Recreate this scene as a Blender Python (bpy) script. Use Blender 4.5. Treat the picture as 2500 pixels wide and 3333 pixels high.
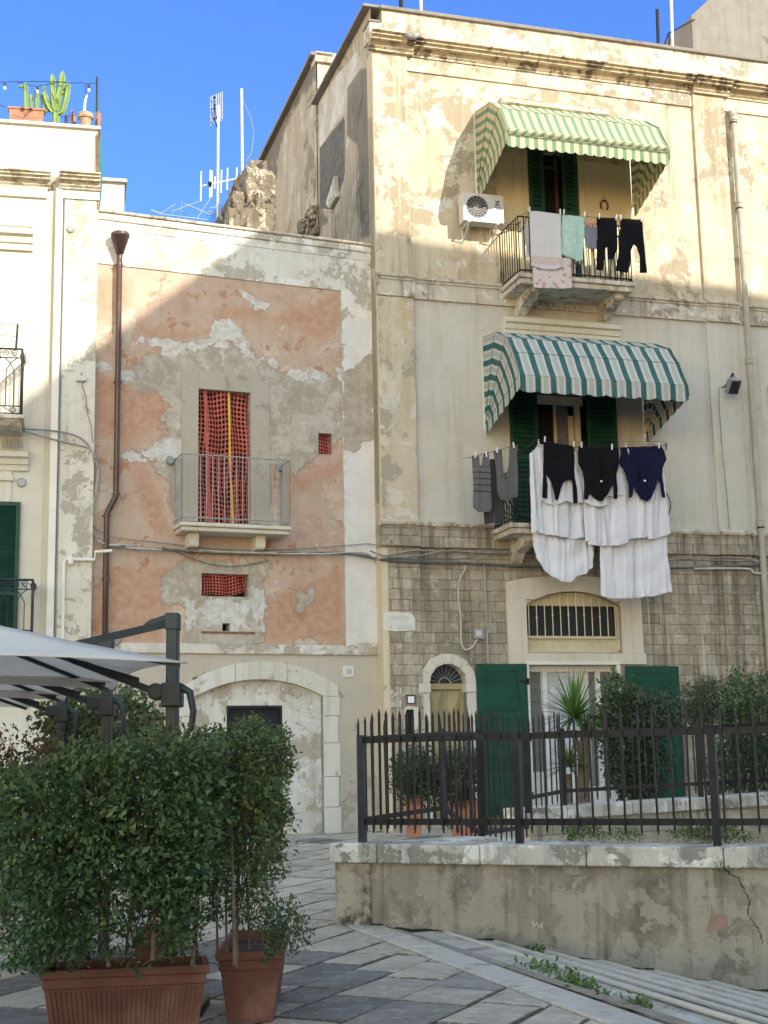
import bpy, bmesh, math, random
import numpy as np
from mathutils import Vector, Matrix
random.seed(7); RNG = np.random.default_rng(11)
for _o in list(bpy.data.objects): bpy.data.objects.remove(_o)
SC = bpy.context.scene; COL = SC.collection; PI = math.pi; R = math.radians

# ------------------------------------------------------------------ camera, sky, sun, exposure
F, PITCH, ROLL, EYE = 4563.0, R(10.094), R(-1.115), 1.65      # focal length in photo pixels (2500 x 3333)
_up = np.array([0, -math.cos(PITCH), math.sin(PITCH)]); _fh = np.array([0, math.sin(PITCH), math.cos(PITCH)]); _rt = np.array([1., 0, 0])
_RR = np.array([[math.cos(ROLL), -math.sin(ROLL), 0], [math.sin(ROLL), math.cos(ROLL), 0], [0, 0, 1]])
_rt, _fh, _up = _RR @ _rt, _RR @ _fh, _RR @ _up
B3 = np.stack([_rt, _fh, _up])                                 # camera (x right, y down, z forward) -> world
cam = bpy.data.cameras.new('camera'); co = bpy.data.objects.new('camera', cam); COL.objects.link(co)
cam.sensor_fit = 'VERTICAL'; cam.sensor_height = 36.0; cam.lens = F / 3333 * 36; cam.clip_start = 0.1; cam.clip_end = 2000
_x, _y, _z = B3 @ [1, 0, 0], B3 @ [0, -1, 0], B3 @ [0, 0, -1]
co.matrix_world = Matrix(((_x[0], _y[0], _z[0], 0), (_x[1], _y[1], _z[1], 0), (_x[2], _y[2], _z[2], EYE), (0, 0, 0, 1)))
SC.camera = co
SC.render.resolution_x, SC.render.resolution_y = 768, 1024
SUN_AZ, SUN_EL = 43.0, 28.5      # degrees from "behind the camera" (-Y) towards +X; elevation
SUN = np.array([math.sin(R(SUN_AZ)) * math.cos(R(SUN_EL)), -math.cos(R(SUN_AZ)) * math.cos(R(SUN_EL)), math.sin(R(SUN_EL))])
W = bpy.data.worlds.new('World'); SC.world = W; W.use_nodes = True
nt = W.node_tree; bg = nt.nodes['Background']; sky = nt.nodes.new('ShaderNodeTexSky')
sky.sky_type = 'NISHITA'; sky.sun_disc = False; sky.sun_elevation = R(SUN_EL)
sky.sun_rotation = math.atan2(SUN[0], SUN[1]); sky.altitude = 0; sky.air_density = 1.2; sky.dust_density = 0.0; sky.ozone_density = 2.0
# tint added to the sky: warm behind camera to warm the shade, blue ahead
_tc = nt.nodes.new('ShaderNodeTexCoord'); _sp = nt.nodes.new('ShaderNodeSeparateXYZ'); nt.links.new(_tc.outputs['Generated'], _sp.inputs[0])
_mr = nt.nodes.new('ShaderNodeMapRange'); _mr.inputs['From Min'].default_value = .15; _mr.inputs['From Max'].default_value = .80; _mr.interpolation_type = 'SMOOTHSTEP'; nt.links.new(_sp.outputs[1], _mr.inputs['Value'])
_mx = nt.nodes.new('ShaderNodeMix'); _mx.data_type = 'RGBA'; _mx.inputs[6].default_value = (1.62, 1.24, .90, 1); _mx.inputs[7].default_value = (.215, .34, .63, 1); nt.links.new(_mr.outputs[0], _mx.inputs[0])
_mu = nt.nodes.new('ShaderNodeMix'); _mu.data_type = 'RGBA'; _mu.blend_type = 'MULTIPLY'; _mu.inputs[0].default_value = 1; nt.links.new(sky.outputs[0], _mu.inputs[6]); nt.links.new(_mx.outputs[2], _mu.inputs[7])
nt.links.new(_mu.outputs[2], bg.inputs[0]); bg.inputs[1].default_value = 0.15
sl = bpy.data.lights.new('sun', 'SUN'); sl.energy = 2.25; sl.angle = R(0.45); sl.color = (1.0, 0.915, 0.76)
so = bpy.data.objects.new('sun', sl); COL.objects.link(so)
so.rotation_euler = Vector(SUN).to_track_quat('Z', 'Y').to_euler(); so.location = (30, -30, 40)
SC.view_settings.view_transform = 'Standard'; SC.view_settings.look = 'None'; SC.view_settings.gamma = 1.0
SC.view_settings.exposure = 1.62

# ------------------------------------------------------------------ photo pixel -> place
CR = dict(P=(0, 0, .66360), c1=(0, 0, 1.3272), c2=(1250, 0, 1.3272), c3=(0, 900, 1.3272), c4=(1250, 900, 1.3272), c5=(0, 1800, 1.3272),
          c6=(1150, 1800, 1.2289), c7=(0, 2433, 1.3272), c8=(850, 2433, 1.0055), z1=(1450, 280, 2.0738), z2=(1500, 1050, 2.0738),
          z3=(1500, 1400, 2.212), z4=(1150, 2080, 2.37), z5=(1800, 2080, 2.37), z6=(550, 1150, 2.2117), z7=(0, 700, 2.766),
          z8=(0, 1400, 3.16), z9=(0, 2150, 1.659), z10=(600, 250, 2.5523), z11=(0, 200, 3.95), z12=(1100, 2650, 1.185),
          s1=(1100, 0, 2.2125), s2=(1100, 900, 2.2125), s3=(1100, 1800, 2.2125), s4=(2150, 200, 2.4578), s5=(2150, 1000, 2.4578),
          s6=(100, 300, 2.2125), s7=(100, 1200, 2.2125), g=(1220, 2220, 8.295), ac=(1480, 600, 8.295), S=(0, 0, 1))
def px(c, x, y):
    a, b, k = CR[c]; return a + x / k, b + y / k
def ray(c, x, y):
    X, Y = px(c, x, y); return B3 @ np.array([X - 1250, Y - 1666.5, F])
def hit(c, x, y, D):                     # the point at distance D in front of the camera
    r = ray(c, x, y); t = D / r[1]; return np.array([0, 0, EYE]) + r * t
class Frame:                             # vertical plane: s along it, w out of it towards the street, z up
    def __init__(f, o, deg):
        f.o = np.array(o, float); f.th = R(deg); f.d = np.array([math.cos(f.th), math.sin(f.th)]); f.n = np.array([math.sin(f.th), -math.cos(f.th)])
    def at(f, c, x, y, w=0.0):
        r = ray(c, x, y); o = f.o + f.n * w
        t = (o @ f.n) / (r[:2] @ f.n); p = np.array([0, 0, EYE]) + r * t
        return (p[:2] - f.o) @ f.d, p[2]
    def side(f, c, x, y, s):             # hit of the ray with the plane at right angles to the wall at s -> (w, z)
        r = ray(c, x, y); o = f.o + f.d * s; t = (o @ f.d) / (r[:2] @ f.d); p = np.array([0, 0, EYE]) + r * t
        return (p[:2] - f.o) @ f.n, p[2]
    def W(f, s, w, z):
        p = f.o + f.d * s + f.n * w; return Vector((p[0], p[1], z))
class World:
    th = 0.0
    def W(f, x, y, z): return Vector((x, y, z))
WO = World()
K = hit('S', 1249, 2207, 26.5)
FC = Frame(K[:2], 16.8)
FB = Frame(FC.o - FC.n * 0.35, 22.2)
_sA = FB.at('S', 309, 1100)[0]
FA = Frame(FB.W(_sA, 0.12, 0)[:2], 12.4)
def gz(y): return 0.38 * min(1.0, max(0.0, (y - 9) / 16.0))   # the square rises gently towards the houses

# ------------------------------------------------------------------ mesh building
INFO = {}
class MB:
    def __init__(m): m.v = []; m.f = []; m.uv = []
    def add(m, vs, fs):
        b = len(m.v); m.v += [tuple(map(float, q)) for q in vs]; m.f += [tuple(i + b for i in q) for q in fs]; return m
    def box(m, a, b, c, d, e, f):
        a, b = min(a, b), max(a, b); c, d = min(c, d), max(c, d); e, f = min(e, f), max(e, f)
        return m.add([(a, c, e), (b, c, e), (b, d, e), (a, d, e), (a, c, f), (b, c, f), (b, d, f), (a, d, f)],
                     [(0, 3, 2, 1), (4, 5, 6, 7), (0, 1, 5, 4), (1, 2, 6, 5), (2, 3, 7, 6), (3, 0, 4, 7)])
    def tube(m, pts, r, n=8, cap=True, r2=None):
        pts = [Vector(p) for p in pts]; N = len(pts)
        t0 = (pts[1] - pts[0]).normalized(); u = t0.orthogonal().normalized(); rings = []
        for i, p in enumerate(pts):
            t = ((pts[min(i + 1, N - 1)] - pts[max(i - 1, 0)])).normalized()
            u = (u - t * u.dot(t)); u = u.normalized() if u.length > 1e-6 else t.orthogonal().normalized(); v = t.cross(u)
            rr = r if r2 is None else r + (r2 - r) * i / (N - 1)
            if not isinstance(r, (int, float)): rr = r[i]
            rings.append([p + (u * math.cos(a) + v * math.sin(a)) * rr for a in [2 * PI * k / n for k in range(n)]])
        fs = []
        for i in range(N - 1):
            for k in range(n): fs.append((i * n + k, i * n + (k + 1) % n, (i + 1) * n + (k + 1) % n, (i + 1) * n + k))
        if cap: fs.append(tuple(range(n - 1, -1, -1))); fs.append(tuple((N - 1) * n + k for k in range(n)))
        return m.add([q for g in rings for q in g], fs)
    def lathe(m, c, prof, n=20, axis='z'):
        vs = []
        for (r, h) in prof:
            for k in range(n):
                a = 2 * PI * k / n; x, y = r * math.cos(a), r * math.sin(a)
                vs.append((c[0] + x, c[1] + y, c[2] + h) if axis == 'z' else (c[0] + x, c[1] + h, c[2] + y))
        fs = [(i * n + k, i * n + (k + 1) % n, (i + 1) * n + (k + 1) % n, (i + 1) * n + k) for i in range(len(prof) - 1) for k in range(n)]
        fs.append(tuple(range(n - 1, -1, -1))); fs.append(tuple((len(prof) - 1) * n + k for k in range(n)))
        return m.add(vs, fs)
    def prism(m, poly, w0, w1):          # polygon in (s,z) extruded between two w
        n = len(poly); vs = [(s, w0, z) for s, z in poly] + [(s, w1, z) for s, z in poly]
        fs = [tuple(range(n)), tuple(range(2 * n - 1, n - 1, -1))] + [(i, (i + 1) % n, n + (i + 1) % n, n + i) for i in range(n)]
        return m.add(vs, fs)
    def sweep(m, prof, s0, s1, ends=True):   # profile in (w,z) run along s
        n = len(prof); vs = [(s0, w, z) for w, z in prof] + [(s1, w, z) for w, z in prof]
        fs = [(i, (i + 1) % n, n + (i + 1) % n, n + i) for i in range(n)]
        if ends: fs += [tuple(range(n)), tuple(range(2 * n - 1, n - 1, -1))]
        return m.add(vs, fs)
    def hull(m, a, b):                   # box between two 4-point rings
        return m.add(list(a) + list(b), [(0, 3, 2, 1), (4, 5, 6, 7), (0, 1, 5, 4), (1, 2, 6, 5), (2, 3, 7, 6), (3, 0, 4, 7)])
def mkmesh(name, V, Fc, smooth=False):
    me = bpy.data.meshes.new(name); V = np.asarray(V, dtype=np.float32)
    if isinstance(Fc, np.ndarray):
        k = Fc.shape[1]; me.vertices.add(len(V)); me.vertices.foreach_set('co', V.ravel())
        me.loops.add(Fc.size); me.loops.foreach_set('vertex_index', Fc.ravel().astype(np.int32))
        me.polygons.add(len(Fc)); me.polygons.foreach_set('loop_start', np.arange(0, Fc.size, k, dtype=np.int32))
        me.update(calc_edges=True); me.validate()
    else:
        me.from_pydata([tuple(v) for v in V], [], Fc); me.validate(); me.update()
    if smooth: me.polygons.foreach_set('use_smooth', [True] * len(me.polygons))
    return me
def tag(o, label, cat, group=None):
    o['label'] = label; o['category'] = cat
    if group: o['group'] = group
    return o
def thing(name, label, cat, fr, base, group=None):
    o = bpy.data.objects.new(name, None); COL.objects.link(o); o.empty_display_size = .2
    o.location = fr.W(*base); o.rotation_euler = (0, 0, fr.th); INFO[o.name] = (fr, base); return tag(o, label, cat, group)
def build(m, name, mat, parent=None, fr=None, base=(0, 0, 0), smooth=False, bevel=0, solid=0, recalc=True, label=None, uv=None):
    if parent is not None: fr, base = INFO[parent.name]
    V = np.array(m.v, dtype=float) - np.array(base, float)
    if fr is not WO: V[:, 1] *= -1
    me = mkmesh(name, V, m.f, smooth)
    if recalc:
        b = bmesh.new(); b.from_mesh(me); bmesh.ops.recalc_face_normals(b, faces=b.faces); b.to_mesh(me); b.free()
    if uv is not None:
        l = me.uv_layers.new(name='UVMap')
        vi = np.zeros(len(me.loops), dtype=np.int32); me.loops.foreach_get('vertex_index', vi)
        l.data.foreach_set('uv', np.asarray(uv, dtype=np.float32)[vi].ravel())
    me.materials.append(mat); o = bpy.data.objects.new(name, me); COL.objects.link(o)
    INFO[o.name] = (fr, base)
    if parent is not None: o.parent = parent
    else: o.location = fr.W(*base); o.rotation_euler = (0, 0, fr.th)
    if bevel:
        q = o.modifiers.new('bevel', 'BEVEL'); q.width = bevel; q.segments = 2; q.limit_method = 'ANGLE'
    if solid:
        q = o.modifiers.new('solid', 'SOLIDIFY'); q.thickness = solid; q.offset = 0
    if label: o['label'] = label
    return o
def copy_tree(o, parent=None):
    c = o.copy(); COL.objects.link(c); c.parent = parent
    for ch in list(o.children): copy_tree(ch, c)
    return c
def text(s, size, name, mat, parent, pos, ext=.002, sx=1.0, bold=0.0):
    cu = bpy.data.curves.new(name, 'FONT'); cu.body = s; cu.size = size; cu.extrude = ext; cu.align_x = 'CENTER'; cu.align_y = 'CENTER'; cu.offset = bold
    t = bpy.data.objects.new('tmp', cu); COL.objects.link(t); bpy.context.view_layer.update()
    me = bpy.data.meshes.new_from_object(t.evaluated_get(bpy.context.evaluated_depsgraph_get())); bpy.data.objects.remove(t)
    fr, base = INFO[parent.name]; co = np.zeros(len(me.vertices) * 3); me.vertices.foreach_get('co', co); co = co.reshape(-1, 3)
    V = np.stack([co[:, 0] * sx + pos[0] - base[0], -(co[:, 2] + pos[1] - base[1]), co[:, 1] + pos[2] - base[2]], 1)
    me.vertices.foreach_set('co', V.ravel()); me.update(); me.name = name; me.materials.clear(); me.materials.append(mat)
    o = bpy.data.objects.new(name, me); COL.objects.link(o); o.parent = parent; INFO[o.name] = (fr, base); return o
# numpy value noise, used for shapes
def vnoise(x, y, seed=0):
    xi = np.floor(x).astype(int); yi = np.floor(y).astype(int); fx = x - xi; fy = y - yi
    fx = fx * fx * (3 - 2 * fx); fy = fy * fy * (3 - 2 * fy)
    def h(a, b):
        n = (a * 374761393 + b * 668265263 + seed * 974711) & 0x7fffffff; n = ((n ^ (n >> 13)) * 1274126177) & 0x7fffffff
        return ((n ^ (n >> 16)) & 0xffff) / 65535.0
    return (h(xi, yi) * (1 - fx) + h(xi + 1, yi) * fx) * (1 - fy) + (h(xi, yi + 1) * (1 - fx) + h(xi + 1, yi + 1) * fx) * fy
def polyd(P, X, Y):                       # signed distance, positive inside
    P = np.asarray(P, float); d = np.full(X.shape, 1e9); ins = np.zeros(X.shape, bool); n = len(P)
    for i in range(n):
        a, b = P[i], P[(i + 1) % n]; ex, ey = b - a; px_, py_ = X - a[0], Y - a[1]
        t = np.clip((px_ * ex + py_ * ey) / (ex * ex + ey * ey + 1e-12), 0, 1); d = np.minimum(d, np.hypot(px_ - t * ex, py_ - t * ey))
        c = ((a[1] > Y) != (b[1] > Y)) & (X < (b[0] - a[0]) * (Y - a[1]) / (b[1] - a[1] + 1e-12) + a[0]); ins ^= c
    return np.where(ins, d, -d)
def wall(fr, s0, s1, z0, z1, holes, w=0.0, step=0.0, depth=.3, masks=None):
    """flat wall as a grid with openings; masks = list of 4 lists of (polygon) -> colour attribute"""
    m = MB(); S = {s0, s1}; Z = {z0, z1}
    for a, b, c, d in holes: S |= {a, b}; Z |= {c, d}
    S = sorted(x for x in S if s0 <= x <= s1); Z = sorted(x for x in Z if z0 <= x <= z1)
    def refine(L):
        out = []
        for a, b in zip(L, L[1:]):
            n = max(1, int(math.ceil((b - a) / step))) if step else 1
            out += [a + (b - a) * i / n for i in range(n)]
        return out + [L[-1]]
    S = refine(S); Z = refine(Z); ns, nz = len(S), len(Z)
    SS, ZZ = np.meshgrid(S, Z); V = [(s, w, z) for s, z in zip(SS.ravel(), ZZ.ravel())]; Fc = []
    for j in range(nz - 1):
        zc = (Z[j] + Z[j + 1]) / 2
        for i in range(ns - 1):
            sc = (S[i] + S[i + 1]) / 2
            if any(a < sc < b and c < zc < d for a, b, c, d in holes): continue
            Fc.append((j * ns + i, j * ns + i + 1, (j + 1) * ns + i + 1, (j + 1) * ns + i))
    m.add(V, Fc)
    for a, b, c, d in holes:              # reveals
        m.add([(a, w, c), (b, w, c), (b, w, d), (a, w, d), (a, w - depth, c), (b, w - depth, c), (b, w - depth, d), (a, w - depth, d)],
              [(0, 1, 5, 4), (1, 2, 6, 5), (2, 3, 7, 6), (3, 0, 4, 7)])
    return m
def paint(o, layers, soft=.12):           # 4 lists of polygons in frame (s,z) -> point colour attribute 'm'
    me = o.data; n = len(me.vertices); co = np.zeros(n * 3); me.vertices.foreach_get('co', co); co = co.reshape(-1, 3)
    fr, base = INFO[o.name]; X, Y = co[:, 0] + base[0], co[:, 2] + base[2]; C4 = np.zeros((n, 4))
    for k, L in enumerate(layers):
        for P in L: C4[:, k] = np.maximum(C4[:, k], np.clip(.5 + polyd(P, X, Y) / soft * .5, 0, 1))
    a = me.color_attributes.new('m', 'FLOAT_COLOR', 'POINT'); a.data.foreach_set('color', C4.ravel())
def poly(fr, c, pts, w=0.0): return [fr.at(c, x, y, w) for x, y in pts]
# ------------------------------------------------------------------ materials
class NT:
    def __init__(g, name):
        g.m = bpy.data.materials.new(name); g.m.use_nodes = True; g.t = g.m.node_tree; g.b = g.t.nodes['Principled BSDF']
        g.tc = g.t.nodes.new('ShaderNodeTexCoord'); g.b.inputs['Roughness'].default_value = .9; g.b.inputs['Specular IOR Level'].default_value = .25
    def n(g, ty, **k):
        x = g.t.nodes.new(ty)
        for a, v in k.items(): setattr(x, a, v)
        return x
    def L(g, a, b): g.t.links.new(a, b)
    def vec(g, sc=(1, 1, 1), loc=(0, 0, 0), src='Object', rot=(0, 0, 0)):
        q = g.n('ShaderNodeMapping'); q.inputs['Scale'].default_value = sc; q.inputs['Location'].default_value = loc; q.inputs['Rotation'].default_value = rot
        g.L(g.tc.outputs[src], q.inputs[0]); return q.outputs[0]
    def noise(g, scale, detail=6, rough=.6, v=None, dist=0.0):
        q = g.n('ShaderNodeTexNoise'); q.inputs['Scale'].default_value = scale; q.inputs['Detail'].default_value = detail
        q.inputs['Roughness'].default_value = rough; q.inputs['Distortion'].default_value = dist
        if v is None: v = g.tc.outputs['Object']
        g.L(v, q.inputs['Vector']); return q.outputs['Fac']
    def ramp(g, fac, a, b, lo=0.0, hi=1.0):
        q = g.n('ShaderNodeMapRange'); q.interpolation_type = 'SMOOTHSTEP'; q.inputs['From Min'].default_value = a; q.inputs['From Max'].default_value = b
        q.inputs['To Min'].default_value = lo; q.inputs['To Max'].default_value = hi; g.L(fac, q.inputs['Value']); return q.outputs[0]
    def math(g, op, a, b=None):
        q = g.n('ShaderNodeMath'); q.operation = op
        for i, v in enumerate((a, b)):
            if v is None: continue
            if isinstance(v, (int, float)): q.inputs[i].default_value = v
            else: g.L(v, q.inputs[i])
        return q.outputs[0]
    def mix(g, fac, a, b, mode='MIX'):
        q = g.n('ShaderNodeMix'); q.data_type = 'RGBA'; q.blend_type = mode
        for i, v in ((0, fac), (6, a), (7, b)):
            if isinstance(v, (int, float)): q.inputs[i].default_value = v
            elif isinstance(v, tuple): q.inputs[i].default_value = (*v, 1) if len(v) == 3 else v
            else: g.L(v, q.inputs[i])
        return q.outputs[2]
    def bump(g, h, strength=.4, dist=.02):
        q = g.n('ShaderNodeBump'); q.inputs['Strength'].default_value = strength; q.inputs['Distance'].default_value = dist
        g.L(h, q.inputs['Height'])
        if g.b.inputs['Normal'].is_linked: g.L(g.b.inputs['Normal'].links[0].from_socket, q.inputs['Normal'])
        g.L(q.outputs[0], g.b.inputs['Normal'])
    def col(g, c): g.L(c, g.b.inputs['Base Color']); return g.m
def simple(name, c, rough=.6, metal=0.0, var=.15, sc=8.0, bump=.0, spec=.35, dirt=None):
    g = NT(name); g.b.inputs['Roughness'].default_value = rough; g.b.inputs['Metallic'].default_value = metal; g.b.inputs['Specular IOR Level'].default_value = spec
    f = g.noise(sc, 6, .6); k = g.ramp(f, .25, .75); lo = tuple(x * (1 - var) for x in c); hi = tuple(min(1, x * (1 + var)) for x in c)
    cc = g.mix(k, lo, hi)
    if dirt: cc = g.mix(g.ramp(g.noise(sc * .5, 9, .7), .5, .68, 0, .75), cc, dirt)
    if bump: g.bump(f, bump, .01)
    return g.col(cc)
def plaster(name, base, alt, under, patch=.62, streak=.35, dirt=(.12, .10, .08), dirtamt=.3, psc=.9, bumpy=.35, under2=None, mottle=.5, seed=0., streakcol=None, psoft=.022, ms=(.42, .60)):
    """weathered limewash: tone drift, rain streaks, ragged flaked patches"""
    g = NT(name); v = g.vec(loc=(seed, seed * .7, seed * .3))
    tone = g.ramp(g.noise(.55, 8, .62, v), .32, .68); c = g.mix(tone, base, alt)
    mot = g.ramp(g.noise(3.2, 12, .72, v, .5), *ms); c = g.mix(g.math('MULTIPLY', mot, mottle), c, alt)
    p1 = g.noise(psc, 14, .72, v, .3); pm = g.ramp(p1, patch, patch + psoft)
    c = g.mix(pm, c, under)
    if under2:
        p2 = g.noise(psc * 1.7, 13, .7, g.vec(loc=(seed + 9, 3, 1)), .3); pm2 = g.ramp(p2, patch + .02, patch + .03); c = g.mix(pm2, c, under2)
    st = g.ramp(g.noise(1.0, 8, .65, g.vec((5.5, 5.5, .32), (seed, 0, 0))), .48, .72)
    c = g.mix(g.math('MULTIPLY', st, streak), c, streakcol or dirt)
    st2 = g.ramp(g.noise(1.0, 6, .6, g.vec((9, 9, .22), (seed + 5, 0, 0))), .55, .7)
    c = g.mix(g.math('MULTIPLY', st2, streak * .7), c, tuple(min(1, x * 1.18) for x in alt))
    d = g.ramp(g.noise(2.2, 12, .75, g.vec(loc=(seed + 3, 1, 7))), .58, .76)
    c = g.mix(g.math('MULTIPLY', d, dirtamt), c, dirt)
    fine = g.noise(38, 6, .7, v); c = g.mix(.16, c, g.mix(fine, (0, 0, 0), (1, 1, 1)), 'OVERLAY')
    g.bump(g.math('ADD', g.math('MULTIPLY', pm, -1.4), g.math('ADD', g.math('MULTIPLY', fine, .25), g.noise(1.3, 5, .5, v))), bumpy, .02)
    return g.col(c), g, c, v
def ashlar(name, a, b, mortar, bw=.36, bh=.205, seed=0., white=.45, off=.5):
    g = NT(name)
    sp = g.n('ShaderNodeSeparateXYZ'); g.L(g.tc.outputs['Object'], sp.inputs[0])
    nd = g.noise(2.5, 3, .5); nd2 = g.noise(9, 4, .6)
    x = g.math('ADD', sp.outputs[0], g.math('MULTIPLY', nd, .03)); z = g.math('ADD', sp.outputs[2], g.math('MULTIPLY', g.math('ADD', nd, nd2), .036))
    cb = g.n('ShaderNodeCombineXYZ'); g.L(x, cb.inputs[0]); g.L(z, cb.inputs[1])
    br = g.n('ShaderNodeTexBrick'); g.L(cb.outputs[0], br.inputs['Vector']); br.inputs['Scale'].default_value = 1
    br.inputs['Brick Width'].default_value = bw; br.inputs['Row Height'].default_value = bh; br.inputs['Mortar Size'].default_value = .006
    br.inputs['Mortar Smooth'].default_value = .9; br.offset = off; br.squash = 1.25; br.squash_frequency = 3
    br.inputs['Color1'].default_value = (*a, 1); br.inputs['Color2'].default_value = (*b, 1); br.inputs['Mortar'].default_value = (*mortar, 1)
    c = br.outputs['Color']
    c = g.mix(g.ramp(g.noise(.8, 10, .7, g.vec(loc=(seed, 2, 1))), .38, .66, 0, .55), c, tuple(x * .62 for x in a))
    c = g.mix(g.ramp(g.noise(5, 10, .72, g.vec(loc=(seed + 4, 0, 0)), .3), .56, .66, 0, .6), c, tuple(min(1, x * 1.5) for x in b))
    c = g.mix(g.ramp(g.noise(3.4, 12, .75, g.vec(loc=(seed + 8, 1, 3)), .6), .50, .60, 0, .7), c, g.mix(g.ramp(g.noise(1.7, 6, .6), .4, .6), tuple(x * .72 for x in a), tuple(min(1, x * 1.12) for x in b)))
    s1 = g.ramp(g.noise(1, 8, .62, g.vec((6, 6, .28), (seed, 0, 0))), .55, .64)
    s2 = g.ramp(sp.outputs[0], 3.2, 5.8, .22, 1.0)
    c = g.mix(g.math('MULTIPLY', g.math('MULTIPLY', s1, s2), white * 2.0), c, (.60, .565, .50))
    c = g.mix(g.ramp(g.noise(1, 8, .6, g.vec((7, 7, .3), (seed + 11, 0, 0))), .48, .66, 0, .72), c, tuple(x * .40 for x in a))
    fine = g.noise(40, 6, .7); c = g.mix(.18, c, g.mix(fine, (0, 0, 0), (1, 1, 1)), 'OVERLAY')
    g.bump(g.math('ADD', g.math('MULTIPLY', br.outputs['Fac'], -1.2), g.math('ADD', g.math('MULTIPLY', fine, .4), g.math('MULTIPLY', g.noise(7, 9, .75), 2.0))), .8, .03)
    return g.col(c)
M = {}
M['sandA'] = plaster('upper_ochre_plaster', (.455, .36, .245), (.575, .50, .385), (.35, .29, .21), .555, .65, (.27, .205, .14), .8, 1.0, .45, (.64, .60, .52), .8, 2., None, .03, (.47, .53))[0]
M['sandB'] = plaster('middle_grey_plaster', (.49, .455, .39), (.56, .54, .49), (.47, .40, .31), .58, .45, (.34, .29, .23), .45, .6, .25, None, .7, 5., None, .06)[0]
M['pilaster'] = plaster('pilaster_plaster', (.50, .41, .28), (.56, .51, .42), (.38, .345, .28), .52, .35, (.34, .24, .14), .5, 1.1, .4, (.60, .56, .49), .6, 8.)[0]
M['parapet'] = plaster('parapet_plaster', (.47, .40, .29), (.62, .55, .43), (.33, .285, .22), .53, .6, (.20, .16, .12), .8, 1.4, .4, (.72, .67, .58), .7, 4.)[0]
M['cornice'] = plaster('cornice_stone', (.50, .40, .27), (.66, .56, .41), (.20, .155, .11), .53, .75, (.07, .055, .04), .95, 2.2, .4, None, .6, 6.)[0]
M['string'] = plaster('string_course_stone', (.46, .40, .31), (.56, .52, .44), (.33, .27, .21), .54, .8, (.20, .15, .11), .8, 2.2, .35, (.66, .64, .61), .6, 16.)[0]
M['ashlar'] = ashlar('weathered_ashlar', (.345, .295, .225), (.53, .47, .375), (.20, .17, .135), seed=3)
M['ashlar2'] = ashlar('pale_ashlar', (.44, .385, .30), (.60, .55, .46), (.27, .23, .18), .5, .24, seed=13, white=.15)
M['limestone'] = plaster('pale_limestone', (.56, .52, .44), (.64, .60, .53), (.43, .38, .30), .64, .25, (.30, .25, .19), .35, 2.0, .25, None, .4, 1.)[0]
M['whitestone'] = plaster('white_limestone', (.56, .53, .465), (.65, .63, .585), (.42, .38, .31), .585, .45, (.30, .26, .21), .5, 2.4, .35, None, .4, 12.)[0]
M['whitepl'] = plaster('white_plaster', (.58, .54, .45), (.66, .63, .555), (.54, .51, .44), .66, .3, (.42, .38, .31), .3, .7, .15, None, .4, 3.)[0]
M['whitepatch'] = plaster('flaking_white_plaster', (.60, .555, .46), (.68, .655, .59), (.40, .37, .305), .535, .25, (.36, .32, .27), .4, 1.3, .3, (.60, .57, .49), .4, 7.)[0]
M['sidewall'] = plaster('side_wall_plaster', (.45, .36, .26), (.52, .44, .34), (.30, .25, .20), .60, .6, (.15, .125, .11), .6, .8, .5, (.50, .47, .41), .5, 21.)[0]
M['darkwall'] = plaster('grey_roof_wall', (.21, .19, .165), (.27, .245, .22), (.16, .145, .13), .6, .5, (.12, .11, .1), .5, 1., .4, None, .5, 27.)[0]
M['rubble'] = plaster('old_rubble_stone', (.15, .12, .09), (.23, .19, .145), (.07, .06, .05), .53, .6, (.07, .06, .05), .7, 2.5, .8, (.5, .44, .34), .5, 33.)[0]
M['bground'] = plaster('beige_rough_plaster', (.46, .41, .34), (.52, .47, .40), (.42, .35, .28), .58, .25, (.36, .30, .23), .4, 1.0, .5, None, .5, 41.)[0]
M['infill'] = plaster('patched_arch_plaster', (.50, .465, .41), (.64, .62, .58), (.42, .365, .30), .53, .5, (.40, .33, .26), .4, 1.3, .45, (.68, .67, .65), .6, 44.)[0]
M['marble'] = plaster('grey_marble_coping', (.40, .38, .34), (.52, .495, .45), (.24, .23, .205), .53, .6, (.16, .155, .14), .8, 2.0, .3, (.66, .65, .62), .5, 51.)[0]
M['ramp'] = plaster('stained_render', (.225, .20, .16), (.30, .272, .222), (.14, .12, .095), .485, 1.0, (.11, .10, .085), .8, 1.7, .5, (.33, .30, .25), .6, 55., None, .22)[0]
M['step'] = plaster('step_stone', (.50, .47, .43), (.58, .55, .50), (.44, .41, .37), .66, .15, (.34, .31, .28), .3, 1.5, .25, None, .5, 58.)[0]
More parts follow.
